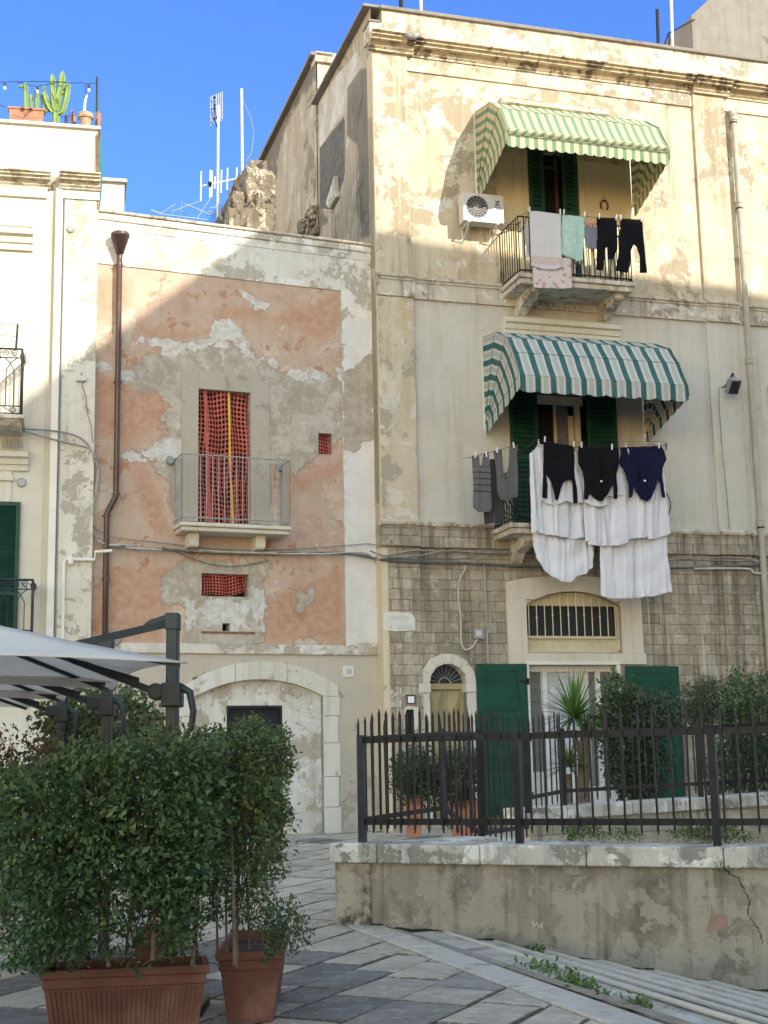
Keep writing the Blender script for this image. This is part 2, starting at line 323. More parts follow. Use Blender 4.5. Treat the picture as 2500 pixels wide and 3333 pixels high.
def pinkmat():
    m, g, c, v = plaster('peeling_salmon_plaster', (.455, .31, .23), (.52, .40, .32), (.56, .455, .375), .56, .35, (.37, .235, .165), .4, 1.2, .4, (.43, .235, .155), .8, 61.)
    at = g.n('ShaderNodeAttribute'); at.attribute_name = 'm'; sp = g.n('ShaderNodeSeparateColor'); g.L(at.outputs['Color'], sp.inputs[0])
    e1 = g.noise(2.6, 12, .62, v, .2); e2 = g.noise(7, 12, .66, g.vec(loc=(5, 5, 5)), .3)
    def msk(ch, k=.9, w=.05, n=e1): return g.ramp(g.math('ADD', ch, g.math('MULTIPLY', g.math('SUBTRACT', n, .5), k)), .5 - w, .5 + w)
    dark = msk(sp.outputs[2], 1.3, .16, e2); c = g.mix(g.math('MULTIPLY', dark, .8), c, g.mix(g.ramp(e2, .4, .6), (.43, .24, .16), (.50, .315, .225)))
    bareA = g.mix(g.ramp(g.noise(3.5, 10, .7, v, .4), .40, .62), (.37, .32, .26), (.50, .46, .40))
    bareA = g.mix(g.ramp(g.noise(6, 11, .72, g.vec(loc=(2, 8, 4)), .4), .56, .62, 0, .7), bareA, (.60, .58, .55))
    bareA = g.mix(g.ramp(g.noise(1.6, 11, .72, g.vec(loc=(6, 1, 4)), .3), .50, .66, 0, .55), bareA, (.32, .265, .20))
    b = msk(sp.outputs[0], 1.5, .025); c = g.mix(b, c, bareA)
    w = msk(sp.outputs[1], 1.5, .03); c = g.mix(w, c, g.mix(g.ramp(e2, .42, .6), (.52, .495, .455), (.63, .615, .60)))
    rim = g.math('MULTIPLY', g.ramp(g.math('ADD', sp.outputs[0], g.math('MULTIPLY', g.math('SUBTRACT', e1, .5), 1.5)), .40, .46), g.ramp(g.math('ADD', sp.outputs[0], g.math('MULTIPLY', g.math('SUBTRACT', e1, .5), 1.5)), .46, .50, 1, 0))
    c = g.mix(g.math('MULTIPLY', rim, .5), c, (.40, .20, .12))
    g.bump(g.math('MAXIMUM', b, w), .7, .015)
    f = g.noise(5, 8, .7, v); c = g.mix(.10, c, g.mix(f, (0, 0, 0), (1, 1, 1)), 'OVERLAY')
    return g.col(c)
M['pink'] = pinkmat()
def frameB():
    m, g, c, v = plaster('flaking_border_plaster', (.54, .51, .44), (.67, .655, .62), (.43, .40, .34), .515, .25, (.36, .31, .25), .4, 1.5, .35, (.73, .72, .70), .6, 71.)
    at = g.n('ShaderNodeAttribute'); at.attribute_name = 'm'; sp = g.n('ShaderNodeSeparateColor'); g.L(at.outputs['Color'], sp.inputs[0])
    e = g.noise(2.6, 12, .62, v, .2)
    def msk(ch, k=1.1, w=.03): return g.ramp(g.math('ADD', ch, g.math('MULTIPLY', g.math('SUBTRACT', e, .5), k)), .5 - w, .5 + w)
    w = msk(sp.outputs[1]); c = g.mix(w, c, g.mix(g.ramp(e, .4, .6), (.66, .64, .62), (.70, .69, .69)))
    b = msk(sp.outputs[0]); c = g.mix(b, c, g.mix(g.ramp(g.noise(3.5, 10, .7, v, .4), .40, .62), (.36, .31, .25), (.47, .42, .36)))
    return g.col(c)
M['frameB'] = frameB()
def sandmask():                           # lower plaster of the tall house with a few filled patches
    m, g, c, v = plaster('side_wall_patched', (.36, .295, .215), (.44, .38, .30), (.25, .21, .16), .55, .8, (.12, .10, .085), .8, .8, .5, (.50, .47, .41), .5, 21.)
    at = g.n('ShaderNodeAttribute'); at.attribute_name = 'm'; sp = g.n('ShaderNodeSeparateColor'); g.L(at.outputs['Color'], sp.inputs[0])
    e = g.noise(1.5, 12, .62, v, .2)
    def msk(ch, k=.6, w=.04): return g.ramp(g.math('ADD', ch, g.math('MULTIPLY', g.math('SUBTRACT', e, .5), k)), .5 - w, .5 + w)
    c = g.mix(msk(sp.outputs[1]), c, g.mix(g.ramp(e, .4, .6), (.44, .40, .35), (.56, .54, .50)))
    c = g.mix(g.math('MULTIPLY', msk(sp.outputs[2], 1.4, .2), .7), c, (.10, .09, .08))
    c = g.mix(msk(sp.outputs[0], .1, .03), c, g.mix(g.ramp(g.noise(6, 8, .7, v), .3, .7), (.10, .095, .085), (.17, .16, .15)))
    return g.col(c)
M['sidemask'] = sandmask()
def stripes(name, green, cream, period, gfrac, pin=None, line=None, back=.25):
    g = NT(name); g.b.inputs['Roughness'].default_value = .75
    sp = g.n('ShaderNodeSeparateXYZ'); g.L(g.tc.outputs['UV'], sp.inputs[0])
    t = g.math('FRACT', g.math('DIVIDE', sp.outputs[0], period))
    c = g.mix(g.math('LESS_THAN', t, gfrac), cream, green)
    if pin:
        for p in pin:
            c = g.mix(g.math('MULTIPLY', g.math('LESS_THAN', g.math('ABSOLUTE', g.math('SUBTRACT', t, p)), .012), .8), c, line)
    c = g.mix(g.ramp(g.noise(5, 8, .7), .45, .75, 0, .25), c, tuple(x * .55 for x in cream))
    c = g.mix(.12, c, g.mix(g.noise(25, 4, .6), (0, 0, 0), (1, 1, 1)), 'OVERLAY')
    g.bump(g.noise(3, 3, .5), .25, .05)
    g.col(c); tr = g.n('ShaderNodeBsdfTranslucent'); g.L(c, tr.inputs[0]); ms = g.n('ShaderNodeMixShader'); ms.inputs[0].default_value = back
    g.L(g.b.outputs[0], ms.inputs[1]); g.L(tr.outputs[0], ms.inputs[2]); g.L(ms.outputs[0], g.t.nodes['Material Output'].inputs[0]); return g.m
M['awn1'] = stripes('mint_striped_canvas', (.21, .34, .21), (.66, .585, .40), .19, .46, back=.3)
M['awn2'] = stripes('bottle_green_striped_canvas', (.042, .145, .145), (.62, .61, .57), .312, .375, (.60, .66, .74, .80), (.10, .20, .22), .25)
def cloth(name, c, c2=None, back=.2, var=.06, pattern=None):
    g = NT(name); g.b.inputs['Roughness'].default_value = .95; g.b.inputs['Specular IOR Level'].default_value = .1
    cc = g.mix(g.ramp(g.noise(3, 5, .6), .3, .7), tuple(x * (1 - var) for x in c), c)
    if pattern == 'hearts':
        vo = g.n('ShaderNodeTexVoronoi'); vo.inputs['Scale'].default_value = 9; g.L(g.vec((1, .01, 1)), vo.inputs['Vector'])
        cc = g.mix(g.ramp(vo.outputs['Distance'], .30, .36, 1, 0), cc, c2)
    if pattern == 'band':
        sp = g.n('ShaderNodeSeparateXYZ'); g.L(g.tc.outputs['Object'], sp.inputs[0])
        k = g.math('MULTIPLY', g.ramp(sp.outputs[2], .09, .10), g.ramp(sp.outputs[2], .26, .27, 1, 0))
        cc = g.mix(g.math('MULTIPLY', k, g.ramp(g.noise(22, 2, .5), .40, .5, .35, .9)), cc, c2)
    if pattern == 'damask':
        cc = g.mix(g.ramp(g.noise(9, 3, .5, None, 1.2), .52, .58), cc, c2)
    if pattern == 'bars':
        sp = g.n('ShaderNodeSeparateXYZ'); g.L(g.tc.outputs['Object'], sp.inputs[0])
        w = g.math('SINE', g.math('MULTIPLY', sp.outputs[2], 52)); k = g.math('MULTIPLY', g.ramp(w, .8, .9), g.ramp(g.math('ABSOLUTE', g.math('SUBTRACT', sp.outputs[2], .62)), .25, .26, 1, 0))
        cc = g.mix(k, cc, c2)
    cc = g.mix(.06, cc, g.mix(g.noise(120, 2, .5), (0, 0, 0), (1, 1, 1)), 'OVERLAY')
    g.bump(g.noise(6, 4, .55, g.vec((1.5, 1.5, .5))), .25, .04)
    g.col(cc); tr = g.n('ShaderNodeBsdfTranslucent'); g.L(cc, tr.inputs[0]); ms = g.n('ShaderNodeMixShader'); ms.inputs[0].default_value = back
    g.L(g.b.outputs[0], ms.inputs[1]); g.L(tr.outputs[0], ms.inputs[2]); g.L(ms.outputs[0], g.t.nodes['Material Output'].inputs[0]); return g.m
M['sheet'] = cloth('white_cotton', (.80, .80, .87)); M['black'] = cloth('black_jersey', (.010, .010, .014), back=.02, var=.3)
M['navy'] = cloth('navy_jersey', (.012, .014, .045), back=.02, var=.3); M['grey'] = cloth('grey_jersey', (.135, .135, .15), (.04, .045, .05), .05, .15, 'bars')
M['greyp'] = cloth('charcoal_grey_cotton', (.13, .125, .13), None, .05, .2); M['dkgrey'] = cloth('dark_grey_cotton', (.055, .05, .055), None, .04, .2)
M['towel'] = cloth('pale_towel', (.72, .70, .73), (.66, .50, .47), .25, .06, 'band'); M['hearts'] = cloth('heart_print_cotton', (.74, .66, .66), (.60, .38, .38), .25, .06, 'hearts')
M['mint'] = cloth('mint_damask', (.50, .72, .66), (.62, .76, .72), .25, .06, 'damask'); M['bluegrey'] = cloth('blue_grey_cotton', (.22, .24, .30), None, .1)
M['pinkc'] = cloth('pink_cotton', (.7, .25, .25), None, .1); M['canvas'] = cloth('grey_white_umbrella_canvas', (.90, .86, .81), None, .50)
M['bulb'] = simple('clear_bulb_glass', (.55, .62, .7), .1, var=.02); M['black_cable'] = simple('black_cable', (.02, .022, .03), .5)
M['iron'] = simple('dark_wrought_iron', (.013, .013, .016), .5, .3, .4, 6, .2, dirt=(.028, .024, .023)); M['ironbrown'] = simple('weathered_brown_iron', (.028, .026, .026), .7, .2, .3, 5, .3, dirt=(.065, .054, .05))
M['navyiron'] = simple('dark_blue_grey_iron', (.022, .026, .038), .5, .3, .3, 6, .2, dirt=(.05, .045, .05))
M['galv'] = simple('galvanised_railing', (.33, .33, .33), .55, .4, .2, 5, dirt=(.24, .21, .19)); M['greymetal'] = simple('grey_painted_steel', (.30, .30, .31), .5, .2, .15)
M['anth'] = simple('anthracite_aluminium', (.035, .042, .048), .45, .3, .15); M['green'] = simple('dark_green_paint', (.008, .052, .034), .5, 0, .25, 4, .15, dirt=(.02, .05, .038))
M['green2'] = simple('green_panel_paint', (.007, .060, .038), .5, 0, .25, 3, .15, dirt=(.018, .062, .045)); M['void'] = simple('dark_interior', (.012, .011, .012), .9)
M['glass'] = simple('dark_window_glass', (.035, .040, .045), .12, 0, .3, 2, spec=.6); M['cream'] = simple('cream_painted_metal', (.62, .56, .42), .5, 0, .1, 5, dirt=(.5, .43, .3))
M['whitem'] = simple('white_painted_metal', (.70, .69, .66), .45, 0, .06, 5, dirt=(.58, .55, .5)); M['acm'] = simple('ac_casing', (.58, .57, .55), .45, 0, .06, 5)
M['olive'] = simple('olive_ochre_door_paint', (.36, .30, .17), .5, 0, .12, 4, .1); M['brownpipe'] = simple('brown_copper_pipe', (.105, .072, .066), .4, .5, .2, 3)
M['greypipe'] = simple('grey_green_downpipe', (.40, .385, .33), .6, 0, .15, 4, .15, dirt=(.28, .25, .2)); M['whitepipe'] = simple('white_plastic_duct', (.74, .72, .66), .5, 0, .05, 3)
M['cable'] = simple('grey_cable', (.30, .29, .28), .7, 0, .3, 6); M['cabledark'] = simple('dark_grey_cable', (.13, .13, .135), .7, 0, .3, 6); M['cablelt'] = simple('pale_cable', (.52, .51, .49), .7, 0, .2, 6)
M['net'] = simple('red_safety_net_plastic', (.40, .085, .06), .55, 0, .2, 3); M['tape'] = simple('yellow_tape', (.62, .42, .06), .5)
M['terra'] = simple('terracotta_plastic', (.145, .060, .045), .75, 0, .3, 3, .2, dirt=(.22, .13, .105)); M['terra2'] = simple('bright_terracotta', (.42, .19, .125), .75, 0, .18, 5, .1)
M['clay'] = simple('beige_clay_pot', (.42, .30, .20), .85, 0, .25, 12, .4); M['soil'] = simple('dark_soil', (.035, .026, .02), .95, 0, .4, 20, .6)
M['rust'] = simple('rust', (.22, .10, .06), .9, 0, .4, 12); M['woodpeg'] = simple('pale_clothes_peg', (.72, .70, .66), .6); M['paper'] = simple('white_paper', (.78, .80, .86), .7, 0, .03)
M['letters'] = simple('dark_grey_letters', (.10, .10, .11), .7); M['faded'] = simple('worn_grey_letters', (.42, .43, .45), .8); M['logo'] = simple('dark_blue_grey_print', (.07, .09, .13), .6)
M['graffiti'] = simple('white_spray_paint', (.62, .61, .58), .8); M['redbit'] = simple('brick_red_plaster', (.26, .18, .14), .9, 0, .2, 8)
M['curtain'] = cloth('lace_curtain', (.58, .60, .68), (.70, .71, .76), .2, .06, 'damask'); M['beigewall'] = plaster('balcony_back_wall', (.66, .55, .36), (.70, .62, .44), (.5, .4, .28), .72, .15, (.45, .33, .2), .15, .7, .15, None, .4, 81.)[0]
M['scaff'] = simple('netting_blue_green', (.05, .28, .28), .8); M['marker'] = simple('mosaic_patch', (.52, .50, .46), .9, 0, .25, 40, .3)
M['horseshoe'] = simple('rusty_iron', (.12, .06, .035), .8, .3)
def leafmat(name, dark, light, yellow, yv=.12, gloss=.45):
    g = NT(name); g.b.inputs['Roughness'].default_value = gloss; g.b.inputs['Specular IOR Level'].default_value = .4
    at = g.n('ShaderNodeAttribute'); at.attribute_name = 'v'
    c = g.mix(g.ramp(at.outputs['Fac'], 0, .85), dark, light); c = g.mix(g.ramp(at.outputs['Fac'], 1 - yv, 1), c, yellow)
    g.col(c); tr = g.n('ShaderNodeBsdfTranslucent'); g.L(c, tr.inputs[0]); ms = g.n('ShaderNodeMixShader'); ms.inputs[0].default_value = .28
    g.L(g.b.outputs[0], ms.inputs[1]); g.L(tr.outputs[0], ms.inputs[2]); g.L(ms.outputs[0], g.t.nodes['Material Output'].inputs[0]); return g.m
M['leaf'] = leafmat('ficus_leaf', (.022, .056, .028), (.085, .145, .055), (.20, .23, .08)); M['leafy'] = leafmat('ficus_leaf_young', (.04, .07, .028), (.10, .14, .045), (.20, .15, .07), .22)
M['leafo'] = leafmat('grey_green_leaf', (.028, .046, .026), (.075, .105, .055), (.13, .14, .07)); M['weed'] = leafmat('weed_leaf', (.06, .11, .03), (.12, .19, .05), (.22, .24, .08), .2)
M['yucca'] = leafmat('yucca_blade', (.07, .15, .03), (.14, .26, .06), (.26, .34, .12), .2, .35); M['bark'] = simple('grey_brown_bark', (.15, .115, .085), .95, 0, .3, 12, .6)
M['cactus'] = simple('cactus_green', (.20, .30, .10), .6, 0, .2, 10, .2); M['cactusrib'] = simple('cactus_rib', (.055, .11, .035), .7)
M['leafred'] = leafmat('reddish_leaf', (.12, .05, .03), (.20, .10, .045), (.24, .2, .07))
M['seam'] = simple('dark_green_piping', (.02, .075, .06), .7)
# ------------------------------------------------------------------ ground, steps, retaining wall
def ground_hit(c, x, y):
    r = ray(c, x, y); z = 0.0
    for _ in range(12):
        t = (z - EYE) / r[2]; z = gz(r[1] * t)
    return np.array([r[0] * t, r[1] * t, z])
def zplane(c, x, y, z):
    r = ray(c, x, y); t = (z - EYE) / r[2]; return np.array([r[0] * t, r[1] * t])
G0 = ground_hit('z12', 12, 424); G1 = ground_hit('z12', 1030, 809)
CU = (G1 - G0)[:2]; CU /= np.linalg.norm(CU); CV = np.array([-CU[1], CU[0]])          # along the kerb towards us; to the right
if CV[0] < 0: CV = -CV
Wc = ground_hit('c8', 252, 580)
_r = ray('c8', 248, 376); ZC = EYE + _r[2] / _r[1] * Wc[1]                             # underside of the coping
_e = zplane('c8', 1655, 396, ZC); _d = _e - Wc[:2]
FW = Frame(Wc[:2], math.degrees(math.atan2(_d[1], _d[0])))
P2w = hit('z4', 690, 1300, 14.8)[:2]; SD = P2w - Wc[:2]; SD /= np.linalg.norm(SD)      # side wall direction
print('curb', G0, G1, CU, 'wall', Wc, ZC, FW.th * 57.3, 'side', SD)
def struct(o): o['kind'] = 'structure'; return o
def clip(P, o, n):
    out = []; L = len(P)
    for i in range(L):
        a, b = np.array(P[i]), np.array(P[(i + 1) % L]); da, db = (a - o) @ n, (b - o) @ n
        if da >= 0: out.append(tuple(a))
        if da * db < 0: out.append(tuple(a + (b - a) * da / (da - db)))
    return out
def groundmat():
    g = NT('worn_stone_paving'); at = g.n('ShaderNodeAttribute'); at.attribute_name = 'm'; sp = g.n('ShaderNodeSeparateColor'); g.L(at.outputs['Color'], sp.inputs[0])
    n1 = g.noise(2.2, 10, .65); n2 = g.noise(10, 11, .78, None, .5)
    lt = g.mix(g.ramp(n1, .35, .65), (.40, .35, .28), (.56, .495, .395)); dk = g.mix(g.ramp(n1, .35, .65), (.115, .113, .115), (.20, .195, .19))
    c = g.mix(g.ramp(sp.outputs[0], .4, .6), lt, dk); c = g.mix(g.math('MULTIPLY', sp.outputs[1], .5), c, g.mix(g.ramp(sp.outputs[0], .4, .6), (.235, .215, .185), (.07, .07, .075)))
    ed = g.math('ADD', sp.outputs[2], g.math('MULTIPLY', g.math('SUBTRACT', g.noise(11, 9, .75), .5), 2.2)); c = g.mix(g.ramp(ed, .45, .95, 0, .75), c, (.095, .085, .072))
    c = g.mix(g.ramp(n2, .50, .60, 0, .7), c, g.mix(g.ramp(sp.outputs[0], .4, .6), (.55, .52, .47), (.26, .26, .26)))
    c = g.mix(g.ramp(g.noise(9, 10, .75, g.vec(loc=(4, 4, 4))), .56, .66, 0, .6), c, (.10, .095, .09))
    g.b.inputs['Roughness'].default_value = .6; g.bump(g.noise(20, 8, .7), .5, .01); g.bump(g.noise(2.5, 3, .5), .25, .04); return g.col(c)
M['kerbst'] = plaster('kerb_stone', (.40, .37, .32), (.50, .465, .41), (.28, .26, .22), .56, .5, (.18, .165, .14), .6, 1.8, .45, (.55, .52, .46), .7, 57., None, .08)[0]
M['treads'] = plaster('worn_step_stone', (.36, .33, .285), (.48, .445, .39), (.27, .245, .21), .53, .5, (.20, .18, .155), .6, 2.2, .5, (.52, .49, .44), .7, 59., None, .1)[0]
M['nosing'] = plaster('polished_step_edge', (.45, .415, .36), (.54, .50, .435), (.34, .31, .265), .60, .3, (.3, .27, .23), .5, 3., .3, None, .6, 60., None, .1)[0]
M['stepdirt'] = plaster('dirt_on_steps', (.22, .20, .165), (.30, .27, .23), (.12, .12, .08), .55, .3, (.1, .1, .07), .6, 3., .4, None, .6, 63., None, .15)[0]
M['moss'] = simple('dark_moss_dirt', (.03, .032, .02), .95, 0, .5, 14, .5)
M['paving'] = groundmat(); M['joint'] = simple('dark_joint_earth', (.075, .066, .055), .95, 0, .4, 9, .5)
M['farground'] = simple('worn_pale_paving', (.30, .27, .235), .85, 0, .2, .8, .4)
bm = bmesh.new(); far = 150.0; c0 = G0[:2]; c1 = c0 + CU * 70; w1 = FW.o - FW.n * .2 + FW.d * 60
pts = [(-far, -60), (c1[0], c1[1]), (c0[0], c0[1]), (w1[0], w1[1]), (far, w1[1]), (far, far), (-far, far)]
bm.faces.new([bm.verts.new((x, y, 0)) for x, y in pts])
for yy in (9, 25): bmesh.ops.bisect_plane(bm, geom=bm.verts[:] + bm.edges[:] + bm.faces[:], plane_co=(0, yy, 0), plane_no=(0, 1, 0))
for v in bm.verts: v.co.z = gz(v.co.y) - .012
bmesh.ops.recalc_face_normals(bm, faces=bm.faces)
me = bpy.data.meshes.new('ground'); bm.to_mesh(me); bm.free(); me.materials.append(M['joint']); o = bpy.data.objects.new('ground', me); COL.objects.link(o); struct(o)
m = MB().add([(-far, -60, -1.1), (far, -60, -1.1), (far, far, -1.1), (-far, far, -1.1)], [(0, 1, 2, 3)]); struct(build(m, 'lower_ground', M['farground'], None, WO))
# paving slabs
ang = R(64); e1 = np.array([math.cos(ang), math.sin(ang)]); e2 = np.array([-e1[1], e1[0]]); m = MB(); cols = []
org = np.array([-1.0, 12.0]); row = -14.0; right = np.array([SD[1], -SD[0]])
fn = np.array([-CV[0], -CV[1]])
while row < 15:
    wdt = RNG.uniform(.32, .56); a = -14 + RNG.uniform(0, 1); 
    while a < 14:
        ln = RNG.uniform(.5, 1.1); j = lambda: RNG.uniform(-.02, .02)
        q = [(a + j(), row + j()), (a + ln + j(), row + j()), (a + ln + j(), row + wdt + j()), (a + j(), row + wdt + j())]
        cx, cy = a + ln / 2, row + wdt / 2
        gap = .009; q = [(x + (gap if x < cx else -gap), y + (gap if y < cy else -gap)) for x, y in q]
        P = [tuple(org + e1 * x + e2 * y) for x, y in q]; c = org + e1 * cx + e2 * cy
        a += ln
        if not (-9 < c[0] < 6 and 4.5 < c[1] < 26.5): continue
        if c[1] < c0[1]: P = clip(P, c0 - CV * .01, fn)
        if P and c[1] >= c0[1]: P = clip(P, Wc[:2] - right * .02, -right)
        if len(P) < 3: continue
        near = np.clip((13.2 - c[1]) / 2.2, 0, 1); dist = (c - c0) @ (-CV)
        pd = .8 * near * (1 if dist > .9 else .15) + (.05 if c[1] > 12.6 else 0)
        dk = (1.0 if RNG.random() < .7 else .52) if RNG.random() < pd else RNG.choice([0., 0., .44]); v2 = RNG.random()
        lift = RNG.uniform(-.003, .004); b = len(m.v)
        cen = np.mean(P, 0); n = len(P); inner = []
        for x, y in P:
            dd = math.hypot(x - cen[0], y - cen[1]); f = max(.3, 1 - .055 / max(dd, .06)); inner.append((cen[0] + (x - cen[0]) * f, cen[1] + (y - cen[1]) * f))
        m.v += [(x, y, gz(y) + lift - .0035) for x, y in P]; cols += [(dk, v2, 1, 1)] * n; bi = len(m.v)
        m.v += [(x, y, gz(y) + lift) for x, y in inner]; cols += [(dk, v2, 0, 1)] * n
        m.f.append(tuple(range(bi, bi + n))); m.f += [(b + i, b + (i + 1) % n, bi + (i + 1) % n, bi + i) for i in range(n)]
        b2 = len(m.v)                         # chamfered skirt so that joints have depth
        m.v += [(cen[0] + (x - cen[0]) * 1.006, cen[1] + (y - cen[1]) * 1.006, gz(y) - .03) for x, y in P]; cols += [(dk, v2, 1, 1)] * len(P)
        m.f += [(b + i, b2 + i, b2 + (i + 1) % n, b + (i + 1) % n) for i in range(n)]
    row += wdt
o = struct(build(m, 'paving', M['paving'], None, WO, recalc=False)); a = o.data.color_attributes.new('m', 'FLOAT_COLOR', 'POINT'); a.data.foreach_set('color', np.array(cols).ravel())
# kerb slabs and broad descending steps
m = MB()
def strip(m, q0, q1, drop0, drop1, t0, t1, th=.25, up=0.0):
    P = []
    for q, t in ((q0, t0), (q0, t1), (q1, t1), (q1, t0)):
        p = c0 + CV * q + CU * t; P.append((p[0], p[1], gz(p[1]) - drop0 + up))
    m.add([(x, y, z - th) for x, y, z in P] + P, [(0, 3, 2, 1), (4, 5, 6, 7), (0, 1, 5, 4), (1, 2, 6, 5), (2, 3, 7, 6), (3, 0, 4, 7)])
def wallt(q):                                     # where a line parallel to the kerb at q meets the wall face
    A = np.array([CU, -FW.d]).T; s = np.linalg.solve(A, (FW.o - FW.n * .06) - (c0 + CV * q)); return s[0]
t = -.12
for L in (1.55, 1.2, 1.3, 1.7, 2.0): strip(m, 0.0, .30, 0, 0, max(t, wallt(.2)) if t < 0 else t, t + L - .008, .3, .012); t += L
struct(build(m, 'kerb', M['kerbst'], None, WO, bevel=.012))
m = MB(); q = .305; QS = []
for k in range(14):
    w = .34 if k else .42
    QS.append(q); dz = .015 + .060 * k; tt = wallt(q + w)
    while tt < 9.5:
        L = RNG.uniform(1.2, 2.4); strip(m, q, q + w + .03, dz + RNG.uniform(-.003, .003), 0, tt, tt + L - .006, .35); tt += L
    q += w
struct(build(m, 'steps', M['treads'], None, WO, bevel=.012))
m = MB(); m2 = MB()
for k, q in enumerate(QS):
    w = .34 if k else .42; strip(m, q + w - .015, q + w + .034, .015 + .060 * k - .004, 0, wallt(q + w + .02), 9.5, .03)
    strip(m2, q + .012, q + .10, .015 + .060 * k - .0035, 0, wallt(q + .05), 9.5, .01)
struct(build(m, 'step_nosings', M['nosing'], None, WO, bevel=.01)); struct(build(m2, 'step_dirt', M['stepdirt'], None, WO))
# retaining wall
rw = thing('retaining_wall', 'stained render retaining wall with thick grey marble coping beside the descending steps', 'wall', FW, (0, 0, 0))
m = wall(FW, 0, 14, -1.2, ZC, [], 0, .25); m.box(0, 14, -.35, -.01, -1.2, ZC); build(m, 'wall_face', M['ramp'], rw)
m = MB().box(-.012, .36, -.3, .03, -.3, ZC); build(m, 'end_pier', plaster('blackened_end_pier', (.33, .29, .23), (.40, .36, .29), (.07, .06, .055), .47, .6, (.07, .06, .055), .9, 1.8, .4, None, .5, 91., None, .12)[0], rw, bevel=.01)
capS = [FW.at('c8', x, 350, .07)[0] for x in (222, 378, 714, 1062, 1512)] + [5.2, 6.6, 8.2, 10, 14]
CT = FW.at('c8', 600, 318, .07)[1]; print('cap', ZC, CT, capS)
for i, (a, b) in enumerate(zip(capS, capS[1:])):
    m = MB(); m.box(a + .004, b - .004, -.50, .07, ZC + .001, CT + (-.004 if i % 2 else .004)); build(m, 'coping_slab', M['marble'], rw, bevel=.016)
# dark mossy crevice where the steps meet the wall, and a crack running down from the coping joint
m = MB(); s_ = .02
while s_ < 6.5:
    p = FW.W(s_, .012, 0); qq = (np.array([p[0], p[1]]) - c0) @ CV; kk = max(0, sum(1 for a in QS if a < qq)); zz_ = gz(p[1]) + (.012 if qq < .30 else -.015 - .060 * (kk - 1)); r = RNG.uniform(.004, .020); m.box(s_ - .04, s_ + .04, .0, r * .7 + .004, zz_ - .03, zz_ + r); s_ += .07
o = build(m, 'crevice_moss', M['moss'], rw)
m = MB(); q = [FW.at('z12', x, y, .004) for x, y in ((1488, 208), (1512, 232), (1545, 245), (1562, 285), (1588, 335), (1580, 385), (1605, 420), (1625, 450), (1640, 500))]
for (a, za), (b, zb_) in zip(q, q[1:]):
    for k in range(3):
        u0, u1 = k / 3, (k + 1) / 3; j = RNG.uniform(-.012, .012); m.tube([(a + (b - a) * u0 + j, .0, za + (zb_ - za) * u0), (a + (b - a) * u1 - j, .0, za + (zb_ - za) * u1)], RNG.uniform(.003, .007), 4)
build(m, 'crack', M['soil'], rw)
m = MB()
for c_, P_ in (('z12', ((750, 412), (757, 432), (768, 420), (775, 436), (790, 418), (786, 440))),):
    q = [FW.at(c_, x, y, .003) for x, y in P_]; m.tube([(a, .002, b) for a, b in q], .007, 4)
build(m, 'white_scrawl', M['graffiti'], rw)
q = [FW.at('z12', x, y, 0) for x, y in ((1440, 345), (1452, 385), (1500, 390), (1505, 440), (1420, 458), (1436, 400))]; build(MB().prism(q, -.01, .0035), 'red_patch', M['redbit'], rw)
# side coping along the first fence run
fS = Frame(Wc[:2], math.degrees(math.atan2(SD[1], SD[0]))); L1 = np.linalg.norm(P2w - Wc[:2])
m = MB().box(-.02, L1 + .5, -.42, .0, ZC - .9, ZC - .02); build(m, 'side_wall', M['ramp'], rw, None, None) if False else None
sw = thing('side_parapet', 'low grey coping running back from the corner of the retaining wall', 'wall', fS, (0, 0, 0))
m = MB().box(.5, L1 + .75, -.45, .03, ZC + .005, ZC + .14); build(m, 'coping_slab', M['marble'], sw, bevel=.015)
m = MB().box(.4, L1 + .7, -.40, -.02, -.6, ZC); build(m, 'wall_face', M['ramp'], sw)
# the tall building across the square, out of the picture to the right: it throws the shade
def boundary(fr, c, x, y): s, z = fr.at(c, x, y); return np.array(fr.W(s, 0, z))
HS = 25.0
q1, q2 = [p + SUN * (HS - p[2]) / SUN[2] for p in (boundary(FC, 'P', 1659, 640), boundary(FC, 'P', 812, 505))]
q3, q4 = [p + SUN * (HS - p[2]) / SUN[2] for p in (boundary(FB, 'P', 556, 500), boundary(FA, 'P', 42, 872))]
d1 = (q1 - q2)[:2]; d2 = (q4 - q3)[:2]; A = np.array([d1, -d2]).T; t = np.linalg.solve(A, (q3 - q2)[:2]); cc = q2[:2] + d1 * t[0]
d1 /= np.linalg.norm(d1); d2 /= np.linalg.norm(d2); print('occluder corner', cc, d1, d2, q1, q4)
ob = thing('tall_building', 'tall pale stone building across the square, shading the lower walls', 'building', WO, (cc[0], cc[1], 0))
P4 = [cc, cc + d1 * 45, cc + d1 * 45 + d2 * 60, cc + d2 * 60]
m = MB(); m.add([(p[0], p[1], -1.1) for p in P4] + [(p[0], p[1], HS) for p in P4], [(0, 1, 2, 3), (4, 5, 6, 7), (0, 1, 5, 4), (1, 2, 6, 5), (2, 3, 7, 6), (3, 0, 4, 7)])
build(m, 'wall', M['ashlar2'], ob)
